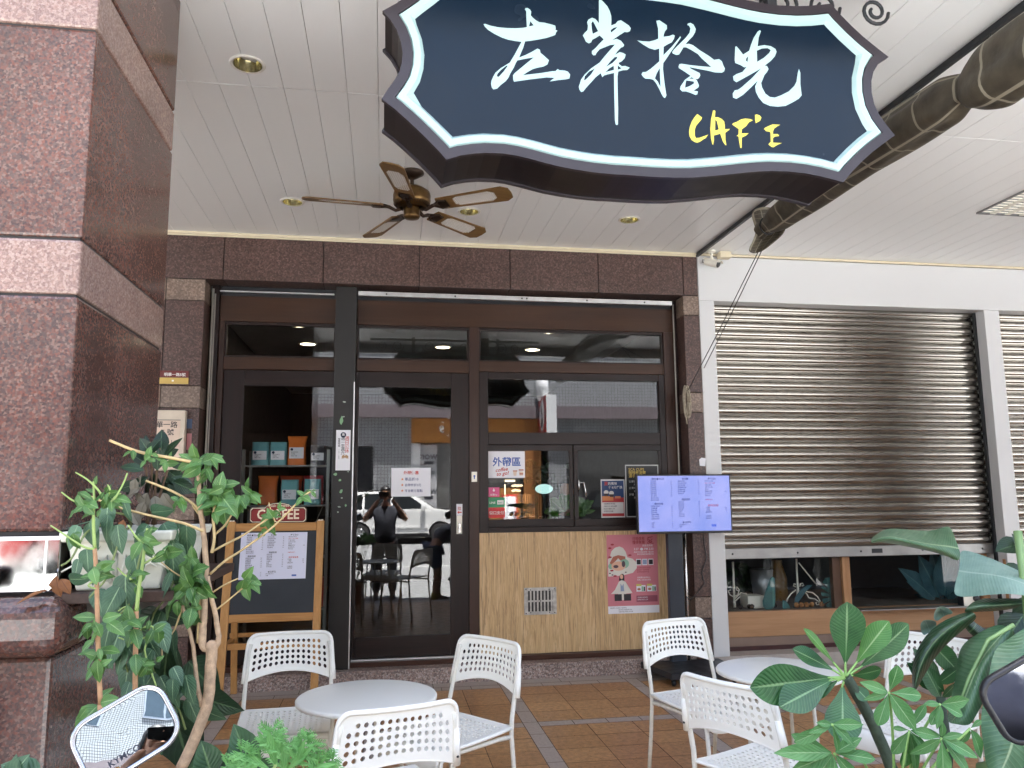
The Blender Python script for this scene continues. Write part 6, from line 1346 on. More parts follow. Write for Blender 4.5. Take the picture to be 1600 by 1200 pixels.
# --- plumeria, right foreground
Y = -3.98
pm = thing('plumeria', 'plumeria with long veined leaves fanning from one leaning stem', 'plant', (1.1, Y, 0)); pot(pm, 1.10, Y-.02, 0, .16, .3, M['clay'])
b = MB(); q0 = atY(1395, 1205, Y); b.tube([(1.10, Y-.02, .26), (1.09, Y-.01, .42), q0], [.021, .02, .0175], 10)
stem(b, [(1395, 1205), (1372, 1150), (1350, 1105), (1330, 1070), (1322, 1058)], .0165, .014, 10, .0008, Y); b.build('stem', M['stem_dark'], pm)
b = MB(); yb = MB(); st = MB()
CX, CYp = 1321, 1058
for tx, ty, wr, fc, tw, yng, pet in [(1320, 938, .36, 0, 8, 0, 20), (1389, 969, .26, -18, 0, 1, 26), (1435, 982, .25, 28, -10, 0, 26), (1254, 976, .16, 30, 10, 1, 26), (1240, 1012, .26, 20, 0, 0, 20), (1164, 1062, .29, -20, 15, 0, 22), (1204, 1084, .29, 10, 25, 0, 22), (1262, 1086, .26, 30, 10, 0, 12), (1293, 1136, .38, 10, 40, 0, 14), (1375, 1045, .42, 55, 10, 0, 10), (1350, 1088, .36, 0, 30, 0, 14)]:
    dx, dy = tx-CX, CYp-ty; L_ = math.hypot(dx, dy); a = math.degrees(math.atan2(dy, dx)); bx_, by_ = CX+pet*dx/L_, CYp-pet*dy/L_
    stem(st, [(CX+.1*(bx_-CX), CYp+.1*(by_-CYp)), ((CX+bx_)/2, (CYp+by_)/2), (bx_+dx*.04, by_-dy*.04)], .0042, .0028, 6, Y=Y)
    imleaf(yb if yng else b, bx_, by_, Y, L_-pet, a, wr*.66*L_/(L_-pet), 'obov', fc, tw, fold=.13, droop=.06, m=5)
b.build('leaf_rosette', M['lf_plum'], pm, subsurf=1); yb.build('young_leaves', M['lf_plum_young'], pm, subsurf=1); st.build('petioles', pbr('petiole_green', srgb(142, 180, 100), .45, co='Pos'), pm)
# second plumeria head further right
p2 = thing('plumeria', 'darker plumeria head partly hidden behind the money tree', 'plant', (1.75, -3.75, 0)); pot(p2, 1.66, -3.78, 0, .15, .3, M['clay'])
b = MB(); b.tube([(1.66, -3.78, .26), atY(1480, 1180, -3.78), atY(1470, 1090, -3.78)], [.02, .017, .014], 10); b.build('stem', M['stem_dark'], p2)
b = MB()
for bx_, by_, tx, ty, wr, fc in [(1462, 1070, 1430, 1036, .26, 10), (1475, 1080, 1424, 1040, .22, -20), (1470, 1092, 1434, 1020, .26, 20), (1465, 1068, 1496, 1045, .25, 20), (1452, 1002, 1496, 1047, .24, 10), (1472, 1090, 1492, 1070, .3, 40), (1478, 1095, 1500, 1100, .3, 0)]:
    dx, dy = tx-bx_, by_-ty; imleaf(b, bx_, by_, -3.75, math.hypot(dx, dy)*1.15, math.degrees(math.atan2(dy, dx)), wr, 'lance', fc, 5, fold=.15, droop=.08, m=5)
b.build('foliage', M['lf_plum'], p2)

# --- money tree (palmate light green leaves)
Y = -4.2
mt = thing('money_tree', 'light green money tree with palmate leaves along the bottom right', 'plant', (1.05, Y, 0)); pot(mt, 1.02, -4.05, 0, .16, .3, M['grow_bag'])
heads = [(1303, 1177, 1.0, [(1207, 1166, .2), (1241, 1152, .2), (1235, 1200, .26), (1262, 1225, .28), (1300, 1235, .24), (1345, 1225, .22), (1362, 1178, .24), (1345, 1150, .28)]), (1300, 1132, 1.0, [(1242, 1160, .22), (1335, 1160, .26), (1346, 1128, .28), (1262, 1140, .24), (1310, 1172, .2), (1275, 1125, .3)]),
    (1389, 1082, 1.0, [(1344, 1062, .26), (1349, 1090, .22), (1368, 1130, .30), (1425, 1135, .30), (1444, 1088, .28), (1402, 1040, .40)]), (1421, 1141, 1.0, [(1394, 1134, .2), (1393, 1176, .34), (1420, 1205, .34), (1446, 1170, .26), (1444, 1100, .22), (1465, 1145, .26), (1440, 1215, .2)]),
    (1471, 1153, 1.0, [(1428, 1138, .28), (1426, 1183, .26), (1468, 1205, .36), (1521, 1175, .26), (1500, 1143, .26), (1471, 1128, .32), (1515, 1205, .26)]), (1469, 1100, 1.0, [(1450, 1128, .3), (1521, 1096, .3), (1502, 1115, .3), (1460, 1135, .3), (1440, 1095, .25)]), (1516, 1138, 1.0, [(1542, 1188, .3), (1533, 1125, .3), (1500, 1165, .3)])]
b = MB(); st = MB()
for hx, hy, sc, tips in heads:
    yy = Y+rnd.uniform(-.08, .08)
    for tx, ty, wr in tips:
        dx, dy = tx-hx, hy-ty; L_ = math.hypot(dx, dy); imleaf(b, hx+dx*.05, hy-dy*.05, yy, L_*.97, math.degrees(math.atan2(dy, dx)), wr*.72, 'obov' if rnd.random() < .35 else 'lance', rnd.uniform(-25, 25), rnd.uniform(-5, 22), fold=.2, droop=rnd.uniform(.08, .2), m=4, wave=.05)
    stem(st, [(hx, hy, yy), ((hx+1400)/2, hy+60, Y+.04), (1400, 1290, -4.1)], .003, .004, 6)
b.build('foliage', M['lf_pach'], mt, subsurf=1)
st.tube([atY(1400, 1290, -4.1), (1.02, -4.05, .27)], [.012, .018], 8); st.build('stem', bpy.data.materials['petiole_green'], mt)

# --- banana plant at the right edge
bn = thing('banana_plant', 'banana plant with big folded leaves filling the right edge', 'plant', (1.75, -3.9, 0)); pot(bn, 1.72, -3.95, 0, .2, .34, M['grow_bag'])
def zz(L, ox, oy, s): return [[(ox+x/s, oy+y/s, Y_) for x, y, Y_ in r] for r in L]
b = MB()   # A: folded green tip half
patch(b, zz([[(66, 246, -3.62), (135, 195, -3.60), (205, 155, -3.60), (330, 155, -3.60), (500, 176, -3.58), (640, 176, -3.56), (720, 152, -3.55), (780, 130, -3.54), (822, 152, -3.54)],
    [(68, 268, -3.66), (140, 225, -3.68), (230, 200, -3.70), (370, 230, -3.70), (520, 262, -3.68), (640, 272, -3.66), (730, 265, -3.64), (800, 262, -3.62), (862, 270, -3.62)],
    [(70, 285, -3.68), (150, 262, -3.72), (260, 248, -3.76), (390, 280, -3.76), (540, 315, -3.74), (660, 345, -3.72), (760, 372, -3.69), (840, 395, -3.67), (920, 418, -3.66)],
    [(72, 292, -3.66), (160, 284, -3.66), (280, 298, -3.66), (400, 325, -3.66), (540, 350, -3.66), (660, 378, -3.66), (760, 408, -3.65), (830, 440, -3.65), (880, 462, -3.655)]], 1350, 800, 6), swap=True); b.build('folded_leaf', M['lf_ban'], bn, subsurf=2)
b = MB()   # B: pale hanging half
patch(b, zz([[(890, 348, -3.66), (1000, 368, -3.70), (1150, 418, -3.75), (1300, 480, -3.80), (1500, 572, -3.86), (1650, 640, -3.9)],
    [(905, 480, -3.76), (1010, 500, -3.80), (1160, 520, -3.85), (1310, 560, -3.90), (1500, 630, -3.95), (1650, 700, -3.98)],
    [(872, 620, -3.80), (990, 640, -3.84), (1150, 640, -3.89), (1310, 650, -3.94), (1490, 700, -3.98), (1650, 760, -4.0)],
    [(818, 796, -3.80), (980, 797, -3.84), (1150, 778, -3.90), (1330, 762, -3.95), (1450, 776, -3.98), (1650, 800, -4.0)]], 1350, 800, 6), swap=True); b.build('hanging_leaf', M['lf_ban_pale'], bn, subsurf=2)
b = MB()   # C: drooping dark strap
patch(b, zz([[(1500, 800, -3.9), (1240, 815, -3.88), (1120, 800, -3.86), (1000, 850, -3.86)], [(1480, 860, -3.92), (1250, 880, -3.92), (1100, 880, -3.92), (960, 905, -3.90)], [(1450, 905, -3.90), (1240, 930, -3.88), (1080, 935, -3.88), (920, 945, -3.88)]], 1350, 800, 6), swap=True)
patch(b, [[(1516, 953, -3.86), (1462, 972, -3.86), (1430, 1014, -3.86), (1424, 1050, -3.86), (1426, 1080, -3.86)], [(1522, 958, -3.92), (1478, 982, -3.92), (1446, 1018, -3.92), (1434, 1052, -3.92), (1428, 1081, -3.92)], [(1530, 966, -3.88), (1496, 990, -3.86), (1462, 1024, -3.86), (1444, 1056, -3.86), (1430, 1082, -3.86)]], swap=True)
patch(b, [[(1508, 958, -3.84), (1525, 975, -3.84), (1545, 985, -3.84)], [(1505, 966, -3.86), (1520, 985, -3.87), (1540, 996, -3.86)], [(1502, 968, -3.84), (1512, 990, -3.84), (1532, 1000, -3.84)]])
b.build('drooping_leaf', M['lf_dark'], bn, subsurf=2)
b = MB()
patch(b, zz([[(650, 1000, -3.84), (660, 920, -3.84), (715, 873, -3.84), (790, 900, -3.84), (840, 940, -3.84)], [(665, 1015, -3.8), (690, 960, -3.79), (735, 930, -3.78), (780, 940, -3.8), (825, 955, -3.82)], [(690, 1025, -3.82), (720, 1000, -3.80), (750, 975, -3.80), (790, 960, -3.81), (815, 960, -3.83)]], 1350, 800, 6))
patch(b, zz([[(525, 1060, -3.84), (545, 1015, -3.84), (600, 1008, -3.84), (680, 1020, -3.84)], [(535, 1120, -3.8), (570, 1070, -3.79), (620, 1060, -3.79), (680, 1060, -3.8)], [(560, 1165, -3.82), (600, 1135, -3.80), (640, 1110, -3.80), (670, 1090, -3.82)]], 1350, 800, 6))
b.build('curled_lobe', M['lf_ban_pale'], bn, subsurf=2)
def z5(L): return [[(1280+x/4.616, 940+y/4.616, Y_) for x, y, Y_ in r] for r in L]
b = MB()   # D: big leaf in front of the far chair
patch(b, z5([[(1280, 158, -3.9), (1340, 175, -3.92), (1390, 200, -3.94), (1430, 230, -3.92)], [(1120, 240, -3.86), (1230, 280, -3.93), (1290, 320, -3.97), (1330, 360, -3.95)], [(1035, 305, -3.84), (1130, 400, -3.95), (1200, 440, -4.0), (1250, 480, -3.98)], [(1000, 380, -3.84), (1070, 510, -3.96), (1160, 560, -4.02), (1225, 610, -4.0)], [(990, 520, -3.86), (1030, 620, -3.97), (1110, 680, -4.03), (1180, 740, -4.02)], [(955, 680, -3.88), (1000, 720, -3.97), (1060, 780, -4.03), (1120, 840, -4.03)], [(930, 780, -3.92), (960, 810, -3.97), (1010, 850, -4.02), (1085, 905, -4.03)], [(925, 860, -3.95), (940, 872, -3.97), (955, 880, -3.99), (975, 880, -4.0)]])); b.build('broad_leaf', M['lf_ban'], bn, subsurf=2)
b = MB()   # E: nearest leaf running out of frame
patch(b, z5([[(1480, 180, -4.0), (1560, 190, -4.0), (1700, 220, -4.02)], [(1350, 285, -4.0), (1500, 330, -4.06), (1700, 400, -4.04)], [(1262, 330, -4.02), (1450, 480, -4.08), (1700, 560, -4.06)], [(1230, 500, -4.04), (1440, 640, -4.12), (1700, 720, -4.08)], [(1172, 760, -4.08), (1430, 860, -4.16), (1700, 900, -4.12)], [(1160, 900, -4.10), (1390, 1000, -4.18), (1700, 1050, -4.14)], [(1190, 1050, -4.12), (1350, 1110, -4.18), (1600, 1200, -4.16)], [(1200, 1220, -4.14), (1290, 1240, -4.18), (1450, 1300, -4.18)]])); b.build('near_leaf', bpy.data.materials['banana_leaf'], bn, subsurf=2)
b = MB()
for px, py, lp, an_, fc, wr in [(1600, 850, 46, 185, 30, .42), (1602, 890, 44, 200, 10, .42), (1600, 960, 60, 230, 20, .4), (1612, 930, 60, 250, -10, .4), (1600, 870, 40, 110, 20, .36)]: imleaf(b, px, py, -3.3, lp, an_, wr, 'ovate', fc, 5, fold=.15, droop=.2, m=5)
b.build('side_leaves', M['lf_dark'], bn)
b = MB(); b.tube([(1.72, -3.95, .3), (1.74, -3.94, .6), atY(1590, 1190, -4.0), atY(1610, 980, -3.95), atY(1590, 830, -3.9)], [.045, .04, .03, .016, .004], 12)
b.tube([atY(1590, 830, -3.9), atY(1600, 905, -3.93), atY(1610, 980, -3.95)], .012, 8)
b.tube([atY(1584, 976, -3.99), atY(1544, 1000, -3.97), atY(1514, 1060, -3.98), atY(1492, 1120, -3.99)], [.006, .006, .005, .003], 6); b.build('pseudostem', pbr('banana_stem', srgb(120, 148, 92), .5, var=.2, co='Pos'), bn)
# ================================================================== CAFE INTERIOR
rm = thing('cafe_room', 'dim cafe interior behind the glass front', 'interior', (.5, 3, .1))
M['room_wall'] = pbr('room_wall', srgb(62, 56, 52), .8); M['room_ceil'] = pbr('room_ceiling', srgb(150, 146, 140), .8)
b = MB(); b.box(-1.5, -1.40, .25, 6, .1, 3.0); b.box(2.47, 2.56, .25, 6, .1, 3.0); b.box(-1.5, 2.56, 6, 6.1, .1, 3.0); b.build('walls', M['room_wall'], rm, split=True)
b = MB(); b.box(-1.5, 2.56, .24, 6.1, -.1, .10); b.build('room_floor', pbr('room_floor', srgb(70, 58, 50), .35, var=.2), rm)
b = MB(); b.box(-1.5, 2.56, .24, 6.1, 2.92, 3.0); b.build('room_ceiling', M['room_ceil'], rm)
for i, (px, py) in enumerate(((481, 537), (692, 542), (832, 546), (466, 508), (859, 518))):
    c = atZ(px, py, 2.92); 
    il = thing('downlight', 'lit warm ceiling spot seen through the '+['left transom', 'middle transom above the door', 'right transom'][min(i, 2)] if i < 3 else 'lit warm ceiling spot highest in the '+['left', 'right'][i-3]+' transom', 'ceiling light', c, 'lit ceiling spots inside')
    b = MB(); b.lathe([(.075, -.008), (.085, -.006), (.09, -.0005)], c, n=20); b.build('rim', M['dl_rim'], il)
    b = MB(); b.lathe([(.0001, -.004), (.075, -.004)], c, n=20); b.build('lens', emit('warm_lamp', (1, .82, .58), .9), il)
# bookshelf rack with coffee bags behind the left glass
rk = thing('display_rack', 'grey metal rack with two shelves of coffee bags behind the left glass', 'rack', (-.77, .5, .1))
for x, y in ((-1.10, .40), (-.445, .40), (-1.08, .62), (-.46, .62)):
    b = MB(); b.box(x-.012, x+.012, y-.012, y+.012, .10, 1.76); b.build('upright', pbr('rack_grey', srgb(150, 150, 146), .4, .3), rk)
for z in (1.625, 1.308, .9, .5):
    b = MB(); b.box(-1.088, -.457, .413, .63, z, z+.012); b.build('shelf', bpy.data.materials['rack_grey'], rk)
b = MB(); b.tube([(-.5, .64, 1.3), (-.62, .64, 1.0), (-.46, .64, .6)], .004, 6); b.build('brace', bpy.data.materials['rack_grey'], rk)
def bag(x0, x1, z, h, col, label, y=.44, card=True, pouch=False):
    t = thing('coffee_bag', label, 'coffee bag', ((x0+x1)/2, y, z), 'coffee bags on the rack')
    b = MB(); w = x1-x0; n = 8; rows = [(0, 1, .045), (.15, 1, .05), (.5, .99 if not pouch else .93, .045), (.78, .98 if not pouch else .96, .028), (.9, .98 if not pouch else 1.05, .008), (1, .98 if not pouch else 1.1, .005)]
    vs = []
    for f, sx, d in rows:
        for i in range(n):
            u = i/(n-1); bul = d*(.6+.4*math.sin(PI*u)); vs.append(((x0+x1)/2+(u-.5)*w*sx, y-bul+rnd.uniform(-.002, .002), z+h*f))
        for i in range(n):
            u = 1-i/(n-1); bul = d*(.6+.4*math.sin(PI*u)); vs.append(((x0+x1)/2+(u-.5)*w*sx, y+bul, z+h*f))
    k = 2*n; b.smooth = True
    b.add(vs, [(r*k+i, r*k+(i+1) % k, (r+1)*k+(i+1) % k, (r+1)*k+i) for r in range(len(rows)-1) for i in range(k)]+[tuple((len(rows)-1)*k+i for i in range(k))]); b.build('pouch', pbr('bag_'+label.split()[0]+str(int(x0*1000)), col, .4, var=.08, scale=18, bump=.25), t)
    if card:
        b = MB(); yy = y-.0535; b.box(x0+w*.1, x1-w*.1, yy, yy+.002, z+h*.22, z+h*.6); b.mi = 1; b.disc((x0+w*.24, yy-.0005, z+h*.53), .011, n=12); b.mi = 2
        for i in range(3): b.text(['單品咖啡豆', '半磅裝', '淺焙 中焙'][i], (x0+w*.2, yy-.0005, z+h*(.42-.065*i)), .011)
        b.build('bag_label', [M['paper'], pbr('label_navy', srgb(30, 50, 80), .5), M['ink']], t)
TE = srgb(112, 172, 178); OR = srgb(216, 112, 34)
Z1, Z2 = 1.638, 1.321
bag(-1.045, -.912, Z1, .185, TE, 'teal coffee bag at the left end of the top rack shelf')
bag(-.905, -.775, Z1, .185, TE, 'teal coffee bag next to the tall orange pouch on the top shelf')
bag(-.765, -.625, Z1, .232, OR, 'tall orange coffee pouch on the top rack shelf', pouch=True)
bag(-.590, -.470, Z1, .16, srgb(30, 28, 34), 'black coffee bag with white label at the right of the top shelf')
bag(-.985, -.84, Z2, .232, srgb(190, 96, 32), 'orange coffee pouch without label on the lower rack shelf', card=False, pouch=True)
bag(-.81, -.675, Z2, .20, TE, 'teal coffee bag in the middle of the lower rack shelf')
bag(-.63, -.50, Z2, .205, TE, 'teal coffee bag at the right end of the lower rack shelf')
bag(-.83, -.66, Z2, .235, srgb(176, 70, 34), 'rust orange pouch behind the teal bag on the lower shelf', y=.55, card=False, pouch=True)
bag(-.65, -.49, Z2, .235, srgb(160, 34, 40), 'red coffee bag behind the right teal bag on the lower shelf', y=.55, card=False)
b = MB(); b.box(-.62, -.46, .5, .62, .513, .74); tag(b.build('storage_box', pbr('red_box', srgb(150, 22, 24), .5), bevel=.004), 'red box low on the rack behind the wooden board', 'box')
b = MB(); b.box(-1.0, -.68, .5, .62, .513, .62); tag(b.build('storage_box', pbr('kraft_box', srgb(110, 82, 52), .7), bevel=.004), 'brown cardboard box low on the rack behind the wooden board', 'box')
# counter behind the hatch
ctr = thing('service_counter', 'dark service counter behind the takeaway hatch', 'counter', (1.6, .7, .1))
b = MB(); b.box(.8, 2.3, .30, .9, 1.06, 1.10); b.build('counter_top', pbr('dark_top', srgb(60, 48, 42), .3), ctr)
b = MB(); b.box(.82, 2.28, .34, .88, .101, 1.0595); b.build('body', M['room_wall'], ctr)
c0 = atY(795, 812, .42); c1 = atY(836, 772, .42)
ca = thing('display_case', 'small clear acrylic case of pastries on the counter', 'display case', ((c0.x+c1.x)/2, .5, 1.1))
M['acrylic'] = glass('acrylic', (.86, .88, .88), .10)
b = MB(); b.box(c0.x, c1.x, .42, .66, 1.102, c1.z); b.build('acrylic_box', M['acrylic'], ca)
b = MB()
for z in (1.13, 1.2): b.box(c0.x+.005, c1.x-.005, .425, .655, z, z+.004)
b.build('tray', M['chairwhite'], ca)
b = MB()
for i in range(8): b.blob((c0.x+.03+(i % 4)*.045, .45+.05*(i//4), 1.145+.0*i), (.018, .02, .012), 8, 5, .1); b.blob((c0.x+.03+(i % 4)*.045, .45+.05*(i//4), 1.218), (.02, .02, .014), 8, 5, .1)
b.build('pastry', pbr('pastry', srgb(206, 160, 104), .6, var=.2), ca)
c = atY(850, 764, 1.1); lp = thing('table_lamp', 'cool white glowing lamp behind the takeaway hatch', 'lamp', (c.x, 1.1, 1.1))
b = MB(); b.blob((c.x, 1.1, c.z), (.085, .06, .045), 14, 8); b.build('globe', emit('cool_lamp', (.62, 1, .95), .06), lp)
b = MB(); b.tube([(c.x, 1.1, 1.10), (c.x, 1.1, c.z-.04)], .012, 8); b.build('stand', M['black'], lp)
b = MB(); c = atY(797, 752, 1.6); b.box(c.x-.05, c.x+.05, 1.6, 1.62, c.z-.005, c.z+.015); b.box(c.x-.055, c.x-.045, 1.6, 1.62, c.z-.30, c.z-.03)
tag(b.build('strip_lamp', emit('warm_strip', (1, .8, .5), .16)), 'warm lit strip lamp on the far wall seen through the left sash', 'lamp')
b = MB()
for i in range(9): c = atY(802+(i % 5)*3, 759+7*(i//5)+rnd.uniform(-1, 1), 1.7); b.blob(c, (.02, .012, .012), 8, 5)
tag(b.build('shelf_lights', emit('warm_small', (1, .75, .45), .12)), 'row of small warm lights under a shelf seen through the left sash', 'lights')
# plants inside the hatch
ip = thing('window_plant', 'green potted plant standing on the counter behind the left sash', 'plant', (1.42, .45, 1.1)); c = atY(884, 812, .45); pot(ip, c.x, .45, 1.1, .05, .06, M['chairwhite'])
b = MB()
for px, py, l_, a in [(884, 800, 30, 100), (884, 798, 26, 60), (884, 800, 28, 150), (882, 800, 32, 175), (884, 805, 26, 20), (880, 800, 30, 130), (886, 795, 24, 80), (878, 806, 26, 190), (872, 812, 24, 120)]: imleaf(b, px, py, .45, l_, a, .3, 'obov', rnd.uniform(-40, 40), rnd.uniform(-10, 30))
b.build('foliage', M['lf_plum_young'], ip)
i2 = thing('window_plant', 'leafy tree like plant deeper inside behind the takeaway sheet', 'plant', (1.2, 1.5, 1.1)); c = atY(838, 760, 1.5); b = MB(); b.tube([(c.x, 1.5, .1), (c.x, 1.5, c.z), (c.x+.05, 1.5, c.z+.15)], .02, 8); b.build('stem', M['stem_dark'], i2)
b = MB()
for k in range(70): imleaf(b, 838+rnd.gauss(0, 16), 740+rnd.gauss(0, 7), 1.5+rnd.uniform(-.2, .2), 12, rnd.uniform(0, 360), .35, 'ovate', rnd.uniform(-60, 60), 0)
b.build('foliage', M['lf_dark'], i2)
i3 = thing('window_plant', 'small green plant inside the right sash beside the latch', 'plant', (1.62, .4, 1.1)); c = atY(912, 812, .42); pot(i3, c.x, .42, 1.1, .045, .06, M['clay'])
b = MB()
for k in range(16): imleaf(b, 912+rnd.uniform(-4, 4), 806-rnd.uniform(0, 20), .42, 16, rnd.uniform(20, 160), .32, 'ovate', rnd.uniform(-40, 40), 10)
b.build('foliage', M['lf_plum_young'], i3)
b = MB()
for px, py, h_ in ((868, 800, 22), (862, 812, 16), (846, 808, 20)): c = atY(px, py, .6); b.lathe([(.0001, 0), (.03, 0), (.034, .1), (.0001, .1)], (c.x, .6, 1.102), n=14)
tag(b.build('steel_jugs', M['steel']), 'steel milk jugs on the counter behind the left sash', 'jugs')

# ---------------------------------------------------------------- people
M['skin'] = pbr('skin', srgb(196, 146, 118), .5, var=.04, scale=12); M['hair'] = pbr('black_hair', (.012, .010, .010), .45, var=.3, scale=60)
def skin_mesh(name, pts, edges, mat, parent, sub=2, root=0):
    """pts: list of (x, y, z, radius); a Skin surface grown over the edges, baked to one mesh"""
    me = bpy.data.meshes.new(name); me.from_pydata([p[:3] for p in pts], edges, []); o = bpy.data.objects.new(name, me); COL.objects.link(o)
    sk = o.modifiers.new('k', 'SKIN'); sk.use_smooth_shade = True; sb = o.modifiers.new('s', 'SUBSURF'); sb.levels = sb.render_levels = sub
    for i, p in enumerate(pts):
        r = p[3] if isinstance(p[3], tuple) else (p[3], p[3]); me.skin_vertices[0].data[i].radius = r; me.skin_vertices[0].data[i].use_root = (i == root)
    dg = bpy.context.evaluated_depsgraph_get(); m2 = bpy.data.meshes.new_from_object(o.evaluated_get(dg)); bpy.data.objects.remove(o); bpy.data.meshes.remove(me)
    vs = [v.co.copy() for v in m2.vertices]; fs = [tuple(p.vertices) for p in m2.polygons]; bpy.data.meshes.remove(m2)
    b = MB(); b.smooth = True; b.add(vs, fs); return b
def head(b, c, fwd, up, s=1.0):
    """head with brow, nose, lips, chin, ears; c = centre of the skull"""
    f = fwd.normalized(); u = (up-f*up.dot(f)).normalized(); r = f.cross(u); n, m = 20, 16; vs = []
    for i in range(m+1):
        th = PI*i/m
        for k in range(n):
            w = 2*PI*k/n; x, y, z = math.sin(th)*math.sin(w)*.074, math.sin(th)*math.cos(w)*.094, math.cos(th)*.115
            if z < 0: x *= 1-.34*(-z/.115)**1.6; y = y*(1-.18*(-z/.115)) if y < 0 else y
            if y > .05:
                fr = max(0, 1-abs(x)/.022); 
                y += .022*fr*math.exp(-((z+.015)/.022)**2)*1.2; y += .006*max(0, 1-abs(x)/.03)*math.exp(-((z+.055)/.012)**2); y += .007*max(0, 1-abs(x)/.035)*math.exp(-((z+.095)/.016)**2)
                y -= .012*math.exp(-((abs(x)-.032)/.016)**2)*math.exp(-((z-.008)/.014)**2)
            vs.append(c+(r*x+f*y+u*z)*s)
    fs = [(i*n+k, i*n+(k+1) % n, (i+1)*n+(k+1) % n, (i+1)*n+k) for i in range(m) for k in range(n)]
    old = b.smooth; b.smooth = True; b.add(vs, fs); b.smooth = old
    for q in (-1, 1): b.blob(c+(r*q*.076-f*.005-u*.012)*s, (.014*s, .022*s, .032*s), 8, 6)
def hairmesh(c, fwd, up, s=1.0, down=-.02, back=.0, vol=1.12):
    f = fwd.normalized(); u = (up-f*up.dot(f)).normalized(); r = f.cross(u); b = MB(); n, m = 24, 12; vs = []
    for i in range(m+1):
        for k in range(n):
            w = 2*PI*k/n; fr = math.cos(w); lim = PI*(.30+.10*(1-fr)/2) if fr > .3 else PI*(.62+back); th = lim*i/m
            j = 1+rnd.uniform(-.03, .03); x, y, z = math.sin(th)*math.sin(w)*.080*vol*j, math.sin(th)*math.cos(w)*.099*vol*j, math.cos(th)*.121*vol*j
            vs.append(c+(r*x+f*y+u*z)*s)
    b.smooth = True; b.add(vs, [(i*n+k, i*n+(k+1) % n, (i+1)*n+(k+1) % n, (i+1)*n+k) for i in range(m) for k in range(n)]); return b
def hand(b, wrist, d, palm_n, s=1.0, curl=.9):
    d = d.normalized(); pn = (palm_n-d*palm_n.dot(d)).normalized(); sd = d.cross(pn)
    b.blob(wrist+d*.045*s, (.03*s, .03*s, .035*s), 10, 7)
    for i, L_ in enumerate((.072, .08, .075, .058)):
        o_ = wrist+d*.078*s+sd*(.027-.018*i)*s; a, q = o_, []
        dd = d.copy()
        q.append(o_-d*.02*s)
        for k in range(3): q.append(a); a = a+dd*(L_*(.45, .3, .25)[k]*s); dd = (Matrix.Rotation(-curl*.75, 3, sd) @ dd)
        q.append(a); b.tube(q, [.0095*s, .0095*s, .009*s, .008*s, .006*s], 8)
    o_ = wrist+d*.03*s+sd*.03*s; b.tube([o_-sd*.01*s, o_+sd*.02*s+d*.02*s, o_+sd*.025*s+d*.045*s+pn*.012*s, o_+sd*.012*s+d*.065*s+pn*.02*s], [.012*s, .011*s, .0095*s, .007*s], 8)
G = ROAD
def person_standing():
    px_, py_ = .03, -6.43
    p = thing('person', 'man in dark polo shirt and trousers standing in the street photographing with a phone', 'person', (px_, py_, G))
    def q(x, y, z, r): return (px_+x, py_+y, G+z, r)
    legs = [q(0, 0, .95, (.11, .08)), q(-.10, .0, .88, .075), q(-.12, .02, .50, .065), q(-.13, 0, .10, .045), q(.10, 0, .88, .075), q(.12, .02, .50, .065), q(.13, 0, .10, .045), q(-.135, .10, .04, .04), q(.135, .10, .04, .04),
            q(0, .0, 1.15, (.12, .085)), q(0, -.01, 1.36, (.14, .085)), q(0, .0, 1.47, .07), q(0, .02, 1.56, .055), q(-.19, -.01, 1.40, .06), q(-.34, .05, 1.24, .045), q(-.10, .30, 1.58, .032), q(.19, -.01, 1.40, .06), q(.34, .05, 1.24, .045), q(.10, .30, 1.58, .032)]
    ed = [(0, 1), (1, 2), (2, 3), (0, 4), (4, 5), (5, 6), (3, 7), (6, 8), (0, 9), (9, 10), (10, 11), (11, 12), (10, 13), (13, 14), (14, 15), (10, 16), (16, 17), (17, 18)]
    b = skin_mesh('body', legs, ed, M['skin'], p); hc = Vector((px_, py_+.05, G+1.665)); head(b, hc, Vector((0, 1, -.05)), Vector((0, 0, 1)))
    for s in (-1, 1): hand(b, Vector((px_+s*.10, py_+.29, G+1.58)), Vector((-s*.55, .1, .75)), Vector((-s*.7, -.6, 0)), 1, 1.1)
    b.build('body', M['skin'], p)
    hairmesh(hc, Vector((0, 1, -.05)), Vector((0, 0, 1))).build('hair', M['hair'], p)
    sh = [q(0, 0, .86, (.19, .155)), q(0, 0, 1.0, (.185, .15)), q(0, 0, 1.15, (.172, .13)), q(0, -.01, 1.36, (.185, .122)), q(0, -.005, 1.465, .085), q(-.20, -.01, 1.40, .08), q(-.31, .035, 1.275, .068), q(.20, -.01, 1.40, .08), q(.31, .035, 1.275, .068)]
    skin_mesh('shirt', sh, [(0, 1), (1, 2), (2, 3), (3, 4), (3, 5), (5, 6), (3, 7), (7, 8)], None, p).build('shirt', pbr('dark_polo', srgb(44, 46, 56), .8), p)
    tr = [q(0, 0, .97, (.185, .15)), q(-.10, 0, .86, .12), q(-.12, .02, .50, .085), q(-.13, 0, .10, .072), q(.10, 0, .86, .115), q(.12, .02, .50, .085), q(.13, 0, .10, .072)]
    skin_mesh('trousers', tr, [(0, 1), (1, 2), (2, 3), (0, 4), (4, 5), (5, 6)], None, p).build('trousers', pbr('grey_trousers', srgb(78, 78, 84), .85), p)
    for s in (-1, 1):
        b = MB(); b.blob((px_+s*.135, py_+.06, G+.045), (.05, .13, .045), 12, 8); b.build('shoe', M['black'], p)
    ph = thing('phone', 'black phone held up in both hands by the photographing man', 'phone', (0, -6.09, 1.36)); b = MB(); b.box(-.078, .078, -6.092, -6.083, 1.362, 1.438); b.build('body', M['black'], ph, bevel=.003)
person_standing()
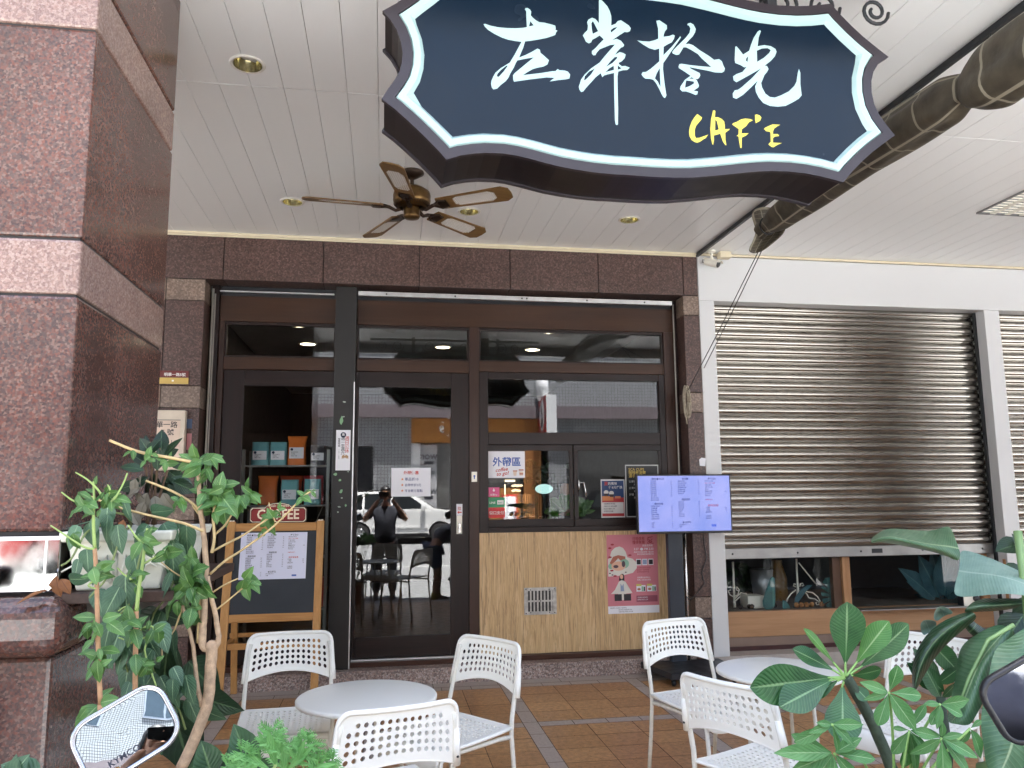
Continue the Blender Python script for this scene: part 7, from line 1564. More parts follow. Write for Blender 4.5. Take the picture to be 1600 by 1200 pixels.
def person_bending():
    x0, y0 = .80, -5.86
    p = thing('person', 'person in grey shirt and denim shorts bending over a parked scooter', 'person', (x0, y0, G))
    def q(x, y, z, r): return (x0+x, y0+y, G+z, r)
    bd = [q(0, 0, .92, (.11, .09)), q(-.02, .10, .84, .08), q(.03, .13, .47, .065), q(-.02, .15, .09, .042), q(-.02, -.10, .84, .08), q(.06, -.13, .47, .065), q(.05, -.14, .09, .042), q(.08, .15, .04, .038), q(.15, -.14, .04, .038),
          q(.18, 0, 1.08, (.115, .095)), q(.38, 0, 1.16, (.13, .09)), q(.48, 0, 1.14, .065), q(.54, 0, 1.12, .055), q(.40, .18, 1.12, .06), q(.46, .22, .88, .045), q(.56, .16, .70, .033), q(.40, -.18, 1.12, .06), q(.46, -.22, .88, .045), q(.56, -.14, .70, .033)]
    ed = [(0, 1), (1, 2), (2, 3), (0, 4), (4, 5), (5, 6), (3, 7), (6, 8), (0, 9), (9, 10), (10, 11), (11, 12), (10, 13), (13, 14), (14, 15), (10, 16), (16, 17), (17, 18)]
    b = skin_mesh('body', bd, ed, None, p); hc = Vector((x0+.63, y0, G+1.08)); fw, uu = Vector((.55, 0, -.83)), Vector((.83, 0, .55)); head(b, hc, fw, uu)
    for s in (-1, 1): hand(b, Vector((x0+.56, y0+s*.15, G+.70)), Vector((.3, -s*.1, -.9)), Vector((.3, -s*.8, 0)), 1, .7)
    b.build('body', M['skin'], p); hairmesh(hc, fw, uu).build('hair', M['hair'], p)
    sh = [q(-.02, 0, .93, (.165, .15)), q(.18, 0, 1.08, (.16, .14)), q(.38, 0, 1.16, (.17, .13)), q(.47, 0, 1.145, .08), q(.40, .19, 1.12, .078), q(.44, .215, .97, .066), q(.40, -.19, 1.12, .078), q(.44, -.215, .97, .066)]
    skin_mesh('shirt', sh, [(0, 1), (1, 2), (2, 3), (2, 4), (4, 5), (2, 6), (6, 7)], None, p).build('shirt', pbr('grey_shirt', srgb(120, 120, 128), .85), p)
    tr = [q(0, 0, .93, (.165, .145)), q(-.02, .10, .82, .118), q(.02, .125, .5, .10), q(-.02, -.10, .82, .118), q(.045, -.125, .5, .10)]
    skin_mesh('shorts', tr, [(0, 1), (1, 2), (0, 3), (3, 4)], None, p).build('shorts', pbr('denim', srgb(70, 84, 110), .9, var=.15, scale=30), p)
    for xx, yy in ((.03, .15), (.10, -.14)):
        b = MB(); b.blob((x0+xx, y0+yy, G+.045), (.13, .05, .045), 12, 8); b.build('shoe', M['black'], p)
        b = MB(); b.tube([(x0+xx-.05, y0+yy, G+.07), (x0+xx-.05, y0+yy, G+.17)], .05, 10); b.build('sock', pbr('mustard_sock', srgb(190, 170, 70), .9), p)
person_bending()
def barista():
    c = atY(884, 770, .95); x0, y0 = c.x+.02, .95
    p = thing('person', 'dark haired woman in a dark mask working behind the takeaway hatch', 'person', (x0, y0, .1))
    z = c.z-1.56
    def q(x, y, zz_, r): return (x0+x, y0+y, z+zz_, r)
    bd = [q(0, 0, .92, (.14, .10)), q(-.09, 0, .5, .07), q(-.09, 0, .1-z+.02, .05), q(.09, 0, .5, .07), q(.09, 0, .1-z+.02, .05), q(0, 0, 1.15, (.13, .09)), q(0, 0, 1.30, (.14, .085)), q(0, 0, 1.41, .05), q(0, -.01, 1.47, .045), q(-.16, 0, 1.28, .05), q(-.2, -.05, 1.05, .04), q(-.1, -.2, 1.0, .03), q(.16, 0, 1.28, .05), q(.2, -.05, 1.05, .04), q(.1, -.2, 1.0, .03)]
    ed = [(0, 1), (1, 2), (0, 3), (3, 4), (0, 5), (5, 6), (6, 7), (7, 8), (6, 9), (9, 10), (10, 11), (6, 12), (12, 13), (13, 14)]
    b = skin_mesh('body', bd, ed, None, p); hc = Vector((x0, y0-.02, z+1.57)); fw = Vector((-.55, -.8, -.1)); head(b, hc, fw, Vector((0, 0, 1)))
    for s in (-1, 1): hand(b, Vector((x0+s*.1, y0-.2, z+1.0)), Vector((-s*.3, -.9, 0)), Vector((0, 0, -1)), .9, .6)
    b.build('body', M['skin'], p); hairmesh(hc, fw, Vector((0, 0, 1)), 1.03, back=.25, vol=1.14).build('hair', M['hair'], p)
    f = fw.normalized(); r = f.cross(Vector((0, 0, 1))).normalized(); b = MB(); vs = []
    for i in range(6):
        for k in range(9):
            w = R(-70+140*k/8); zz_ = -.022-.075*i/5; d_ = .104-.012*(i/5) if 1 else 0; vs.append(hc+r*(math.sin(w)*.078*(1-.12*i/5))+f*(math.cos(w)*(.112-.01*abs(i-2)))+Vector((0, 0, zz_)))
    b.smooth = True; b.add(vs, [(i*9+k, i*9+k+1, (i+1)*9+k+1, (i+1)*9+k) for i in range(5) for k in range(8)]); b.build('face_mask', pbr('green_mask', srgb(26, 52, 50), .8), p, solid=.002)
    sh = [q(0, 0, .9, (.16, .12)), q(0, 0, 1.15, (.15, .11)), q(0, 0, 1.30, (.16, .105)), q(0, 0, 1.40, .06), q(-.165, 0, 1.28, .07), q(-.2, -.04, 1.08, .058), q(.165, 0, 1.28, .07), q(.2, -.04, 1.08, .058)]
    skin_mesh('shirt', sh, [(0, 1), (1, 2), (2, 3), (2, 4), (4, 5), (2, 6), (6, 7)], None, p).build('shirt', pbr('black_shirt', (.015, .016, .02), .8), p)
    tr = [q(0, 0, .94, (.15, .11)), q(-.09, 0, .5, .09), q(-.09, 0, .13-z, .07), q(.09, 0, .5, .09), q(.09, 0, .13-z, .07)]
    skin_mesh('trousers', tr, [(0, 1), (1, 2), (0, 3), (3, 4)], None, p).build('trousers', bpy.data.materials['black_shirt'], p)
barista()

# ================================================================== DISPLAY BEHIND THE NEIGHBOUR'S GLASS
def dY(px, py, Y=.36): return atY(px, py, Y)
def dpt(x, y, Y=.36): return atY(1120+x/6.4, 870+y/6.4, Y)
c0, c1 = dpt(340, 590, .36), dpt(505, 395, .36)
cp = thing('planter_cube', 'white square planter with a teal leaf plant in the display', 'planter', ((c0.x+c1.x)/2, .42, .40))
b = MB(); b.box(c0.x, c1.x, .40, .40+(c1.x-c0.x), .402, c1.z); b.build('cube_pot', M['chairwhite'], cp, bevel=.006)
def artleaf(name, label, pts, base, Y, mat, mid):
    t = thing(name, label, 'metal leaf', atY(*mid, Y)); t.location.z = .40
    b = MB(); P2 = [dpt(x, y, Y) for x, y in pts]; b.add(P2, []); 
    v, f = poly_geo([[(p.x, p.z) for p in P2]]); b = MB(); b.add([(x, Y-.01*math.sin((z-.4)*9), z) for x, z in v], f, [((x-P2[0].x)*4+.5, (z-.4)*3) for x, z in v]); b.build('blade', mat, t, solid=.004)
    b = MB(); b.tube([dpt(*p, Y+.006) for p in base], .004, 6); b.build('stem', bpy.data.materials['petiole_green'] if 0 else M['black_metal'], t)
artleaf('metal_leaf', 'tall pointed teal ornament leaf beside the white square planter', [(550, 195), (575, 215), (583, 400), (578, 490), (540, 535), (500, 535), (465, 500), (455, 440), (480, 350), (510, 270), (530, 215)], [(522, 592), (520, 500), (535, 300)], .33, M['teal'], (1200, 910))
mon = [(1100, 210), (1130, 205), (1150, 215), (1135, 250), (1160, 215), (1190, 240), (1165, 300), (1200, 255), (1235, 260), (1190, 330), (1250, 285), (1262, 320), (1205, 375), (1270, 365), (1300, 375), (1285, 420), (1225, 420), (1290, 440), (1250, 480), (1180, 515), (1120, 520), (1085, 480), (1150, 430), (1065, 470), (1050, 420), (1130, 400), (1045, 390), (1035, 350), (1130, 370), (1040, 310), (1045, 280), (1115, 320), (1055, 255), (1075, 215)]
artleaf('metal_leaf', 'teal split leaf ornament at the right of the low display', mon, [(1115, 520), (1160, 430)], .34, M['teal'], (1303, 920))
artleaf('metal_leaf', 'small teal ornament leaf lying low by the white scrollwork', [(655, 430), (690, 440), (725, 490), (745, 560), (720, 572), (685, 550), (655, 500)], [(742, 590), (700, 500)], .35, M['teal'], (1228, 950))
artleaf('metal_leaf', 'dusky serrated ornament leaf leaning behind the white scroll stand', [(950, 280), (890, 340), (850, 400), (800, 470), (775, 560), (745, 560), (770, 480), (780, 400), (830, 330), (900, 280)], [(755, 590), (800, 430)], .38, M['teal2'], (1250, 930))
sc_ = thing('scroll_stand', 'white wrought iron scroll stand in the display window', 'stand', (dpt(805, 590, .42).x, .42, .40))
b = MB(); b.tube([dpt(795, 20, .42), dpt(805, 240, .42), dpt(812, 340, .42), dpt(780, 585, .42)], [.009, .009, .012, .008], 8)
def curve(pts, Y): return [dpt(x, y, Y) for x, y in pts]
for pts in ([(830, 340), (870, 345), (900, 370), (920, 410), (980, 420), (1020, 445), (1025, 475), (1000, 480), (990, 460), (1005, 450)], [(880, 345), (960, 360), (1010, 400), (1050, 480), (1080, 520), (1110, 520)], [(790, 330), (740, 370), (705, 420), (700, 450)], [(790, 300), (765, 290), (770, 270), (790, 275)], [(830, 300), (835, 270), (860, 265), (868, 285), (850, 292)], [(820, 60), (900, 160), (990, 270)]): b.tube(curve(pts, .41), .0055, 6)
b.build('ironwork', M['chairwhite'], sc_)
s2 = thing('scroll_stand', 'white scroll stand at the far left of the display window', 'stand', (dpt(170, 500, .5).x, .5, .40))
b = MB(); b.tube(curve([(160, 50), (170, 280), (175, 450)], .5), .01, 8)
for pts in ([(170, 400), (210, 380), (225, 330), (200, 300), (195, 330), (215, 340)], [(170, 400), (130, 380), (115, 340), (140, 330)], [(180, 420), (240, 360), (300, 370)], [(175, 450), (230, 400), (240, 390)]): b.tube(curve(pts, .5), .005, 6)
b.tube([dpt(175, 450, .5), (dpt(175, 450, .5).x, .5, .401)], .012, 8); b.build('ironwork', M['chairwhite'], s2)
b = MB(); q0, q1 = dpt(405, 360, .7), dpt(540, 130, .7); b.lathe([(.0001, 0), (.07, 0), (.105, q1.z-.40), (.09, q1.z-.40)], ((q0.x+q1.x)/2, .75, .402), n=20); tag(b.build('bucket', pbr('galvanised', (.4, .42, .43), .4, .6)), 'grey metal bucket behind the tall teal leaf', 'bucket')
b = MB(); q0 = dpt(650, 560, .8); b.lathe([(.0001, 0), (.09, 0), (.085, .2), (.05, .32), (.05, .36)], (q0.x, .85, .402), n=20); tag(b.build('amber_vase', pbr('amber', srgb(130, 96, 40), .3)), 'amber brown vase at the back of the display', 'vase')
for i, x in enumerate((800, 850, 900, 955, 1055)):
    c = dpt(x, 550, .37); b = MB(); b.blob((c.x, .37, .402+.022), (.022, .02, .022), 10, 7, .12)
    o = b.build('pine_cone', pbr('cone_tan', srgb(170, 118, 70), .7, var=.3, scale=80, bump=.5) if i == 0 else bpy.data.materials['cone_tan']); tag(o, 'small tan pine cone lying on the grey display deck', 'pine cone', 'tan pine cones in the display')
b = MB()
for x in (330, 355, 240, 585): c = dpt(x, 570, .40); b.blob((c.x, .40, .42), (.02, .02, .02), 9, 6, .2)
tag(b.build('dark_cones', pbr('cone_dark', srgb(50, 40, 34), .8, var=.3)), 'dark dried cones scattered near the white square planter', 'cones')
fl = thing('foliage_backdrop', 'dark green leafy plant behind the display at the left', 'plant', (3.0, 1.1, .4)); b = MB()
for k in range(60): imleaf(b, 1175+rnd.gauss(0, 16), 905+rnd.gauss(0, 14), 1.0+rnd.uniform(-.15, .2), 16, rnd.uniform(0, 360), .3, 'ovate', rnd.uniform(-50, 50), 0)
b.build('foliage', M['lf_dark'], fl); b = MB(); c = atY(1175, 905, 1.05); b.tube([(c.x, 1.05, .4), c], .012, 6); b.build('stem', M['stem_dark'], fl)
# big dusky teal fabric plant behind the second pane
tp = thing('teal_palm', 'large dusky teal artificial palm behind the dark right pane', 'plant', (4.6, .6, .4)); b = MB(); st = MB()
def zp(x, y): return (1350+x/6, 800+y/6)
for bx_, by_, tx, ty, wr, fc in [(720, 870, 350, 520, .22, 10), (730, 870, 420, 640, .26, 20), (740, 870, 520, 420, .22, -10), (745, 860, 640, 380, .26, 0), (755, 860, 760, 350, .28, 0), (770, 870, 880, 420, .26, 10), (760, 880, 560, 880, .22, 10), (770, 870, 880, 560, .24, -20), (740, 860, 480, 760, .2, 20)]:
    x0_, y0_ = zp(bx_, by_); x1_, y1_ = zp(tx, ty); dx, dy = x1_-x0_, y0_-y1_; imleaf(b, x0_+dx*.15, y0_-dy*.15, .6+rnd.uniform(-.08, .08), math.hypot(dx, dy)*.9, math.degrees(math.atan2(dy, dx)), wr, 'ovate', fc, 5, fold=.2, droop=.1, wave=.12, m=5); stem(st, [(x0_, y0_, .6), (x0_+dx*.2, y0_-dy*.2, .6)], .006, .004, 6)
b.build('fronds', M['teal2'], tp); q0 = atY(*zp(745, 870), .6); st.tube([q0, (q0.x, .6, .401)], .02, 8); st.build('stalks', M['teal2'], tp)
c = atY(1512, 985, .18); b = MB(); b.box(c.x-.075, c.x+.075, .10, .17, .408, .408+.14); b.mi = 1; b.lathe([(.0001, -.02), (.025, -.018), (.028, 0)], (c.x+.04, .10, .47), (0, 1, 0), 14); b.box(c.x-.082, c.x-.0755, .10, .17, .408, .548); tag(b.build('lock_box', [M['chairwhite'], M['black_metal']], bevel=.003), 'white shutter lock box at the foot of the dark right pane', 'box')
b = MB(); b.box(3.95, 5.2, .08, .199, .398, .4075); tag(b.build('threshold_plate', M['steel2']), 'steel threshold plate under the dark right pane', 'plate')
for i, px in enumerate((1572, 1592)):
    c = atY(px, 960, .1); b = MB(); b.box(c.x-.03, c.x+.03, .02, .05, .408, .80); tag(b.build('wooden_post', M['oak_v'], bevel=.003), ['slim oak board standing behind the banana leaves', 'second oak board at the right edge behind banana leaves'][i], 'board')
# ================================================================== STREET BEHIND THE CAMERA (seen in the glass)
OY = -23.2          # face of the building across the street
def mir(px, py, Y=OY): p = atY(px, py, .38-Y); return Vector((p.x, Y, p.z))
def tilemat(name, col, joint, s=.20):
    t = NT(name); v = t.coord('Pos'); sp_ = t.n('ShaderNodeSeparateXYZ'); t.l(v, sp_.inputs[0])
    def ln(o):
        a = t.n('ShaderNodeMath', operation='DIVIDE'); a.inputs[1].default_value = s; t.l(o, a.inputs[0]); f = t.n('ShaderNodeMath', operation='FRACT'); t.l(a.outputs[0], f.inputs[0])
        c = t.n('ShaderNodeMath', operation='LESS_THAN'); c.inputs[1].default_value = .16; t.l(f.outputs[0], c.inputs[0]); return c.outputs[0]
    m = t.n('ShaderNodeMath', operation='MAXIMUM'); t.l(ln(sp_.outputs[0]), m.inputs[0]); t.l(ln(sp_.outputs[2]), m.inputs[1])
    n = t.noise(v, .8, 4); base = t.ramp(n.outputs[0], [(.3, tuple(c*.86 for c in col)), (.7, col)])
    t.set(Base_Color=t.mix(m.outputs[0], base, joint), Roughness=.35); return t.m
M['wtile'] = tilemat('white_wall_tile', srgb(158, 160, 163), srgb(40, 42, 44), .125)
op = thing('tiled_building', 'white tiled building with shops across the street, mirrored in the glass', 'building', (3, OY-4, ROAD))
b = MB()
zb, zt_ = 4.25, 4.72     # string course
xL, xR = -32, 40
b.box(xL, xR, OY-9, OY, zt_, 15); 
b.box(xL, -5.4, OY-9, OY, ROAD, zb); b.box(-.4, 1.0, OY-9, OY, ROAD, zb); b.box(-5.4, -.4, OY-9, OY, 3.2, zb); b.box(5.95, xR, OY-9, OY, 3.45, zb); b.box(6.3, 7.0, OY-9, OY, ROAD, 3.45); b.box(13, xR, OY-9, OY, ROAD, 3.45); b.box(-5.4, -.4, OY-9, OY-.6, ROAD, 3.2)
b.box(1.0, 5.95, OY-9, OY-.3, ROAD, zb); b.build('wall', M['wtile'], op)
b = MB(); b.box(xL, xR, OY-.2, OY+.35, zb, zt_); b.build('string_course', pbr('mauve_beam', srgb(104, 94, 98), .7, co='Pos'), op)
for i in range(12):
    b = MB(); x = -20+i*4.6; b.box(x, x+2.4, OY+.005, OY+.05, 6.9, 8.7); f_ = b.build('window', M['alu'], op); b = MB(); b.box(x+.1, x+1.15, OY+.051, OY+.06, 7.0, 8.6); b.box(x+1.25, x+2.3, OY+.051, OY+.06, 7.0, 8.6); b.build('pane', pbr('far_glass', (.05, .07, .09), .08), f_)
b = MB(); b.box(1.0, 5.3, OY-.28, OY+.12, 3.32, zb-.01); b.build('signboard', wood('orange_board', srgb(160, 104, 50), srgb(186, 128, 66), 'x', .5, .15, .0), op)
b = MB(); c = mir(690, 675, OY+.125)
b.text('9', (c.x, OY+.125, 3.68), .42, (-1, 0, 0), (0, 0, 1), 'C', .015)
for dx, dz in ((.25, .62), (.05, .42), (.05, -.12), (.25, -.3)): b.disc((c.x+dx, OY+.125, 3.8+dz*.7), .04, (0, 1, 0), 10)
b.build('house_number', M['whiteink'], op)
b = MB()
for i in range(8): b.box(5.3+i*.085, 5.3+i*.085+.06, OY-.1, OY+.16, ROAD, zb-.02)
b.build('timber_slats', wood('slat_wood', srgb(150, 98, 54), srgb(180, 124, 72), 'z', .5, .3, 0), op)
for x0, x1 in ((2.0, 3.45), (3.8, 5.2), (7.0, 12.9)):
    b = MB(); z = ROAD+(.0 if x0 != 3.8 else 1.9)
    while z < 3.28: b.box(x0, x1, OY-.25, OY-.18, z, z+.05); b.box(x0, x1, OY-.25, OY-.22, z+.05, z+.085); z += .085
    b.build('roller_shutter', M['steel2'], op)
b = MB(); b.box(3.46, 3.79, OY-.29, OY-.05, ROAD, 3.3); b.box(1.0, 1.35, OY-.29, OY-.02, ROAD, 3.3); b.build('pier', M['white'], op, split=True)
b = MB(); b.box(-5.3, -.5, OY-.59, OY-.5, ROAD, 3.15); b.build('dark_entrance', pbr('dark_entry', (.04, .042, .05), .2), op)
for x in (-4.2, -2.8, -1.4):
    b = MB(); b.box(x, x+.3, OY-.49, OY-.3, ROAD, 3.15); b.build('entrance_post', M['concrete'], op)
sb = thing('banner', 'grey hanging shop banner with dark emblems across the street', 'banner', (1.68, OY-.1, 1.6))
b = MB(); b.box(1.36, 1.98, OY-.14, OY-.1, ROAD, 3.25); b.mi = 1
for z in (2.7, 1.4): b.text('won', (1.67, OY-.095, z), .38, (-1, 0, 0), (0, 0, 1), 'C', .02); b.text('tunon', (1.67, OY-.095, z-.55), .2, (-1, 0, 0), (0, 0, 1), 'C', .02); b.box(1.5, 1.84, OY-.096, OY-.094, z-.2, z-.08)
b.build('cloth', [pbr('banner_grey', srgb(176, 176, 178), .6), M['ink']], sb)
ns = thing('notice_board', 'red framed notice board on the orange shopfront across the street', 'notice board', (4.5, OY-.12, .4))
b = MB(); b.box(4.0, 5.2, OY-.30, OY-.14, ROAD, 1.6); b.build('backing', wood('shop_front_wood', srgb(150, 100, 52), srgb(176, 124, 70), 'z', .5, .3, 0), ns)
b = MB(); b.box(4.45, 5.1, OY-.139, OY-.11, .3, 1.35); b.build('frame', M['redink'], ns); b = MB(); b.box(4.53, 5.02, OY-.109, OY-.1, .38, 1.27); b.build('sheet', M['paper'], ns)
# red box sign with white oval
A, B_ = mir(846, 622, OY+1.3), mir(861, 677, OY+1.3); C_ = mir(875, 675, OY+1.3)
rs = thing('box_sign', 'red projecting box sign with a white oval emblem across the street', 'sign', ((A.x+C_.x)/2, OY+.9, 3.4))
b = MB(); b.box(A.x+.12, A.x+.52, OY+.12, OY+1.6, 3.5, 5.0); b.build('case', M['white'], rs, bevel=.02)
b = MB(); b.quad((A.x+.115, OY+.14, 3.52), (A.x+.115, OY+1.58, 3.52), (A.x+.115, OY+1.58, 4.98), (A.x+.115, OY+.14, 4.98)); b.mi = 1; b.disc((A.x+.11, OY+.86, 4.3), .45, (-1, 0, 0), 24, .58); b.mi = 2; b.text('火', (A.x+.105, OY+.86, 4.3), .5, (0, 1, 0), (0, 0, 1), 'C', .02); b.text('鍋', (A.x+.105, OY+.86, 3.85), .45, (0, 1, 0), (0, 0, 1), 'C', .02)
b.build('face', [pbr('sign_red', srgb(160, 36, 40), .4), M['whiteink'], M['ink']], rs)
A = mir(845, 604, OY+1); ov = thing('oval_sign', 'round white projecting sign high on the tiled wall across the street', 'sign', (A.x, OY+.6, A.z-.4))
b = MB(); b.lathe([(.0001, 0), (.48, 0), (.48, .3), (.0001, .3)], (A.x, OY+.55, A.z), (1, 0, 0), 28); b.build('case', M['white'], ov); b = MB(); b.box(A.x+.1, A.x+.18, OY, OY+.1, A.z-.03, A.z+.03); b.build('arm', M['alu'], ov)
b = MB(); b.box(-60, 60, OY-.5, OY+2.0, ROAD-.2, ROAD+.12); tag(b.build('pavement', M['concrete']), kind='structure')
b = MB(); b.box(-40, 40, -12.06, -11.94, ROAD+.001, ROAD+.004); b.box(-40, 40, -4.6, -4.5, ROAD+.001, ROAD+.004); tag(b.build('road_marking', pbr('road_white', srgb(200, 200, 196), .7)), kind='structure')
# ---------------------------------------------------------------- white SUV parked opposite
def suv(x0, y0, label, col):
    L, Wd = 4.55, 1.8      # rear at x0, near flank at y0
    s = thing('parked_car', label, 'car', (x0+L/2, y0-Wd/2, ROAD))
    paint = pbr('car_paint', col, .25, coat=.5, var=.01); gl = pbr('car_glass', (.015, .018, .02), .05); Z = ROAD
    side = [(0, .55), (.02, .95), (.08, 1.08), (.10, 1.12), (.55, 1.66), (.9, 1.74), (2.3, 1.76), (2.65, 1.70), (3.45, 1.16), (4.2, 1.06), (4.46, .92), (4.53, .6), (4.5, .38), (4.05, .30), (4.0, .30)]
    def arch(cx, r, a0, a1, n=10): return [(cx+r*math.cos(R(a0+(a1-a0)*i/n)), .36+r*math.sin(R(a0+(a1-a0)*i/n))) for i in range(n+1)]
    out = side+arch(3.65, .40, -8, 188)+[(1.35, .30)]+arch(.95, .40, -8, 188)+[(.1, .38)]
    b = MB(); n = len(out); v, f = poly_geo([out]); 
    def ins(z): return .0 if z < 1.1 else .16*(z-1.1)/.66
    for yy, sg_ in ((y0, -1), (y0-Wd, 1)): b.add([(x0+u, yy+sg_*ins(w_), Z+w_) for u, w_ in v], f)
    b.smooth = False; b.add([(x0+u, y0-ins(w_), Z+w_) for u, w_ in out]+[(x0+u, y0-Wd+ins(w_), Z+w_) for u, w_ in out], [(i, (i+1) % n, n+(i+1) % n, n+i) for i in range(n)]); b.build('body', paint, s, bevel=.03)
    for pts in ([(.62, 1.16), (.78, 1.60), (1.05, 1.66), (1.05, 1.16)], [(1.13, 1.16), (1.13, 1.665), (1.98, 1.68), (1.98, 1.16)], [(2.06, 1.16), (2.06, 1.68), (2.42, 1.66), (2.62, 1.58), (3.2, 1.17)]):
        for yy, sg_ in ((y0+.006, -1), (y0-Wd-.006, 1)):
            b = MB(); b.sheet([pts], lambda u, w_: (x0+u, yy+sg_*ins(w_), Z+w_)); b.build('side_window', gl, s)
    b = MB(); b.add([(x0+2.70, y0-.2, Z+1.68), (x0+3.43, y0-.1, Z+1.19), (x0+3.43, y0-Wd+.1, Z+1.19), (x0+2.70, y0-Wd+.2, Z+1.68)], [(0, 1, 2, 3)]); b.xf = None; ob = b.build('windscreen', gl, s); ob.location.z += .012; ob.location.x += .012
    for x in (1.10, 2.02):
        b = MB(); b.box(x0+x-.006, x0+x+.006, y0+.001, y0+.004, Z+.45, Z+1.14); b.build('door_seam', M['black'], s)
    for x in (1.2, 2.15):
        b = MB(); b.box(x0+x, x0+x+.2, y0+.002, y0+.03, Z+.98, Z+1.03); b.build('door_handle', M['steel'], s, bevel=.008)
    b = MB(); b.box(x0+1.38, x0+3.22, y0+.0, y0+.025, Z+.52, Z+.60); b.build('side_moulding', paint, s, bevel=.008)
    b = MB(); b.box(x0+1.36, x0+3.24, y0-.05, y0+.012, Z+.28, Z+.36); b.box(x0+.05, x0+4.5, y0-Wd+.05, y0-.05, Z+.22, Z+.30); b.build('sill_cladding', M['black'], s, split=True)
    b = MB(); b.box(x0+2.98, x0+3.16, y0+.02, y0+.2, Z+1.14, Z+1.30); b.build('door_mirror', paint, s, bevel=.04)
    b = MB(); b.box(x0+.7, x0+2.3, y0-.2, y0-.17, Z+1.775, Z+1.80); b.build('roof_rail', M['steel'], s)
    for cx in (.95, 3.65):
        for yy, d in ((y0-.01, -1), (y0-Wd+.01, 1)):
            w = MB(); w.lathe([(.22, .0), (.31, 0), (.345, .03), (.35, .10), (.345, .19), (.31, .22), (.2, .22)], (x0+cx, yy, Z+.35), (0, d, 0), 32); wh = w.build('wheel', pbr('tyre_rubber', (.02, .02, .021), .8), s)
            w = MB(); w.lathe([(.225, .005), (.215, .03), (.2, .06), (.0001, .06)], (x0+cx, yy, Z+.35), (0, d, 0), 32)
            for k in range(6):
                a = R(60*k); w.tube([(x0+cx+.04*math.cos(a), yy+d*.012, Z+.35+.04*math.sin(a)), (x0+cx+.21*math.cos(a), yy+d*.02, Z+.35+.21*math.sin(a))], [.035, .022], 6)
            w.build('rim', M['alu'], wh)
    b = MB(); b.box(x0+4.3, x0+4.5, y0-.3, y0-.02, Z+.78, Z+.92); b.build('headlight', M['acrylic'], s, bevel=.02)
    b = MB(); b.box(x0-.005, x0+.06, y0-.2, y0-.02, Z+.85, Z+1.2); b.build('tail_light', M['redink'], s, bevel=.01)
suv(-1.75, -20.1, 'white sport utility car parked across the street, mirrored in the door', srgb(226, 226, 224))
suv(-8.3, -20.2, 'dark red sport utility car parked across the street to the left', srgb(110, 24, 24))
suv(-14.2, -20.2, 'grey sport utility car parked furthest left across the street', srgb(90, 92, 96))
suv(6.6, -20.2, 'black sport utility car parked across the street to the right', srgb(14, 14, 16))
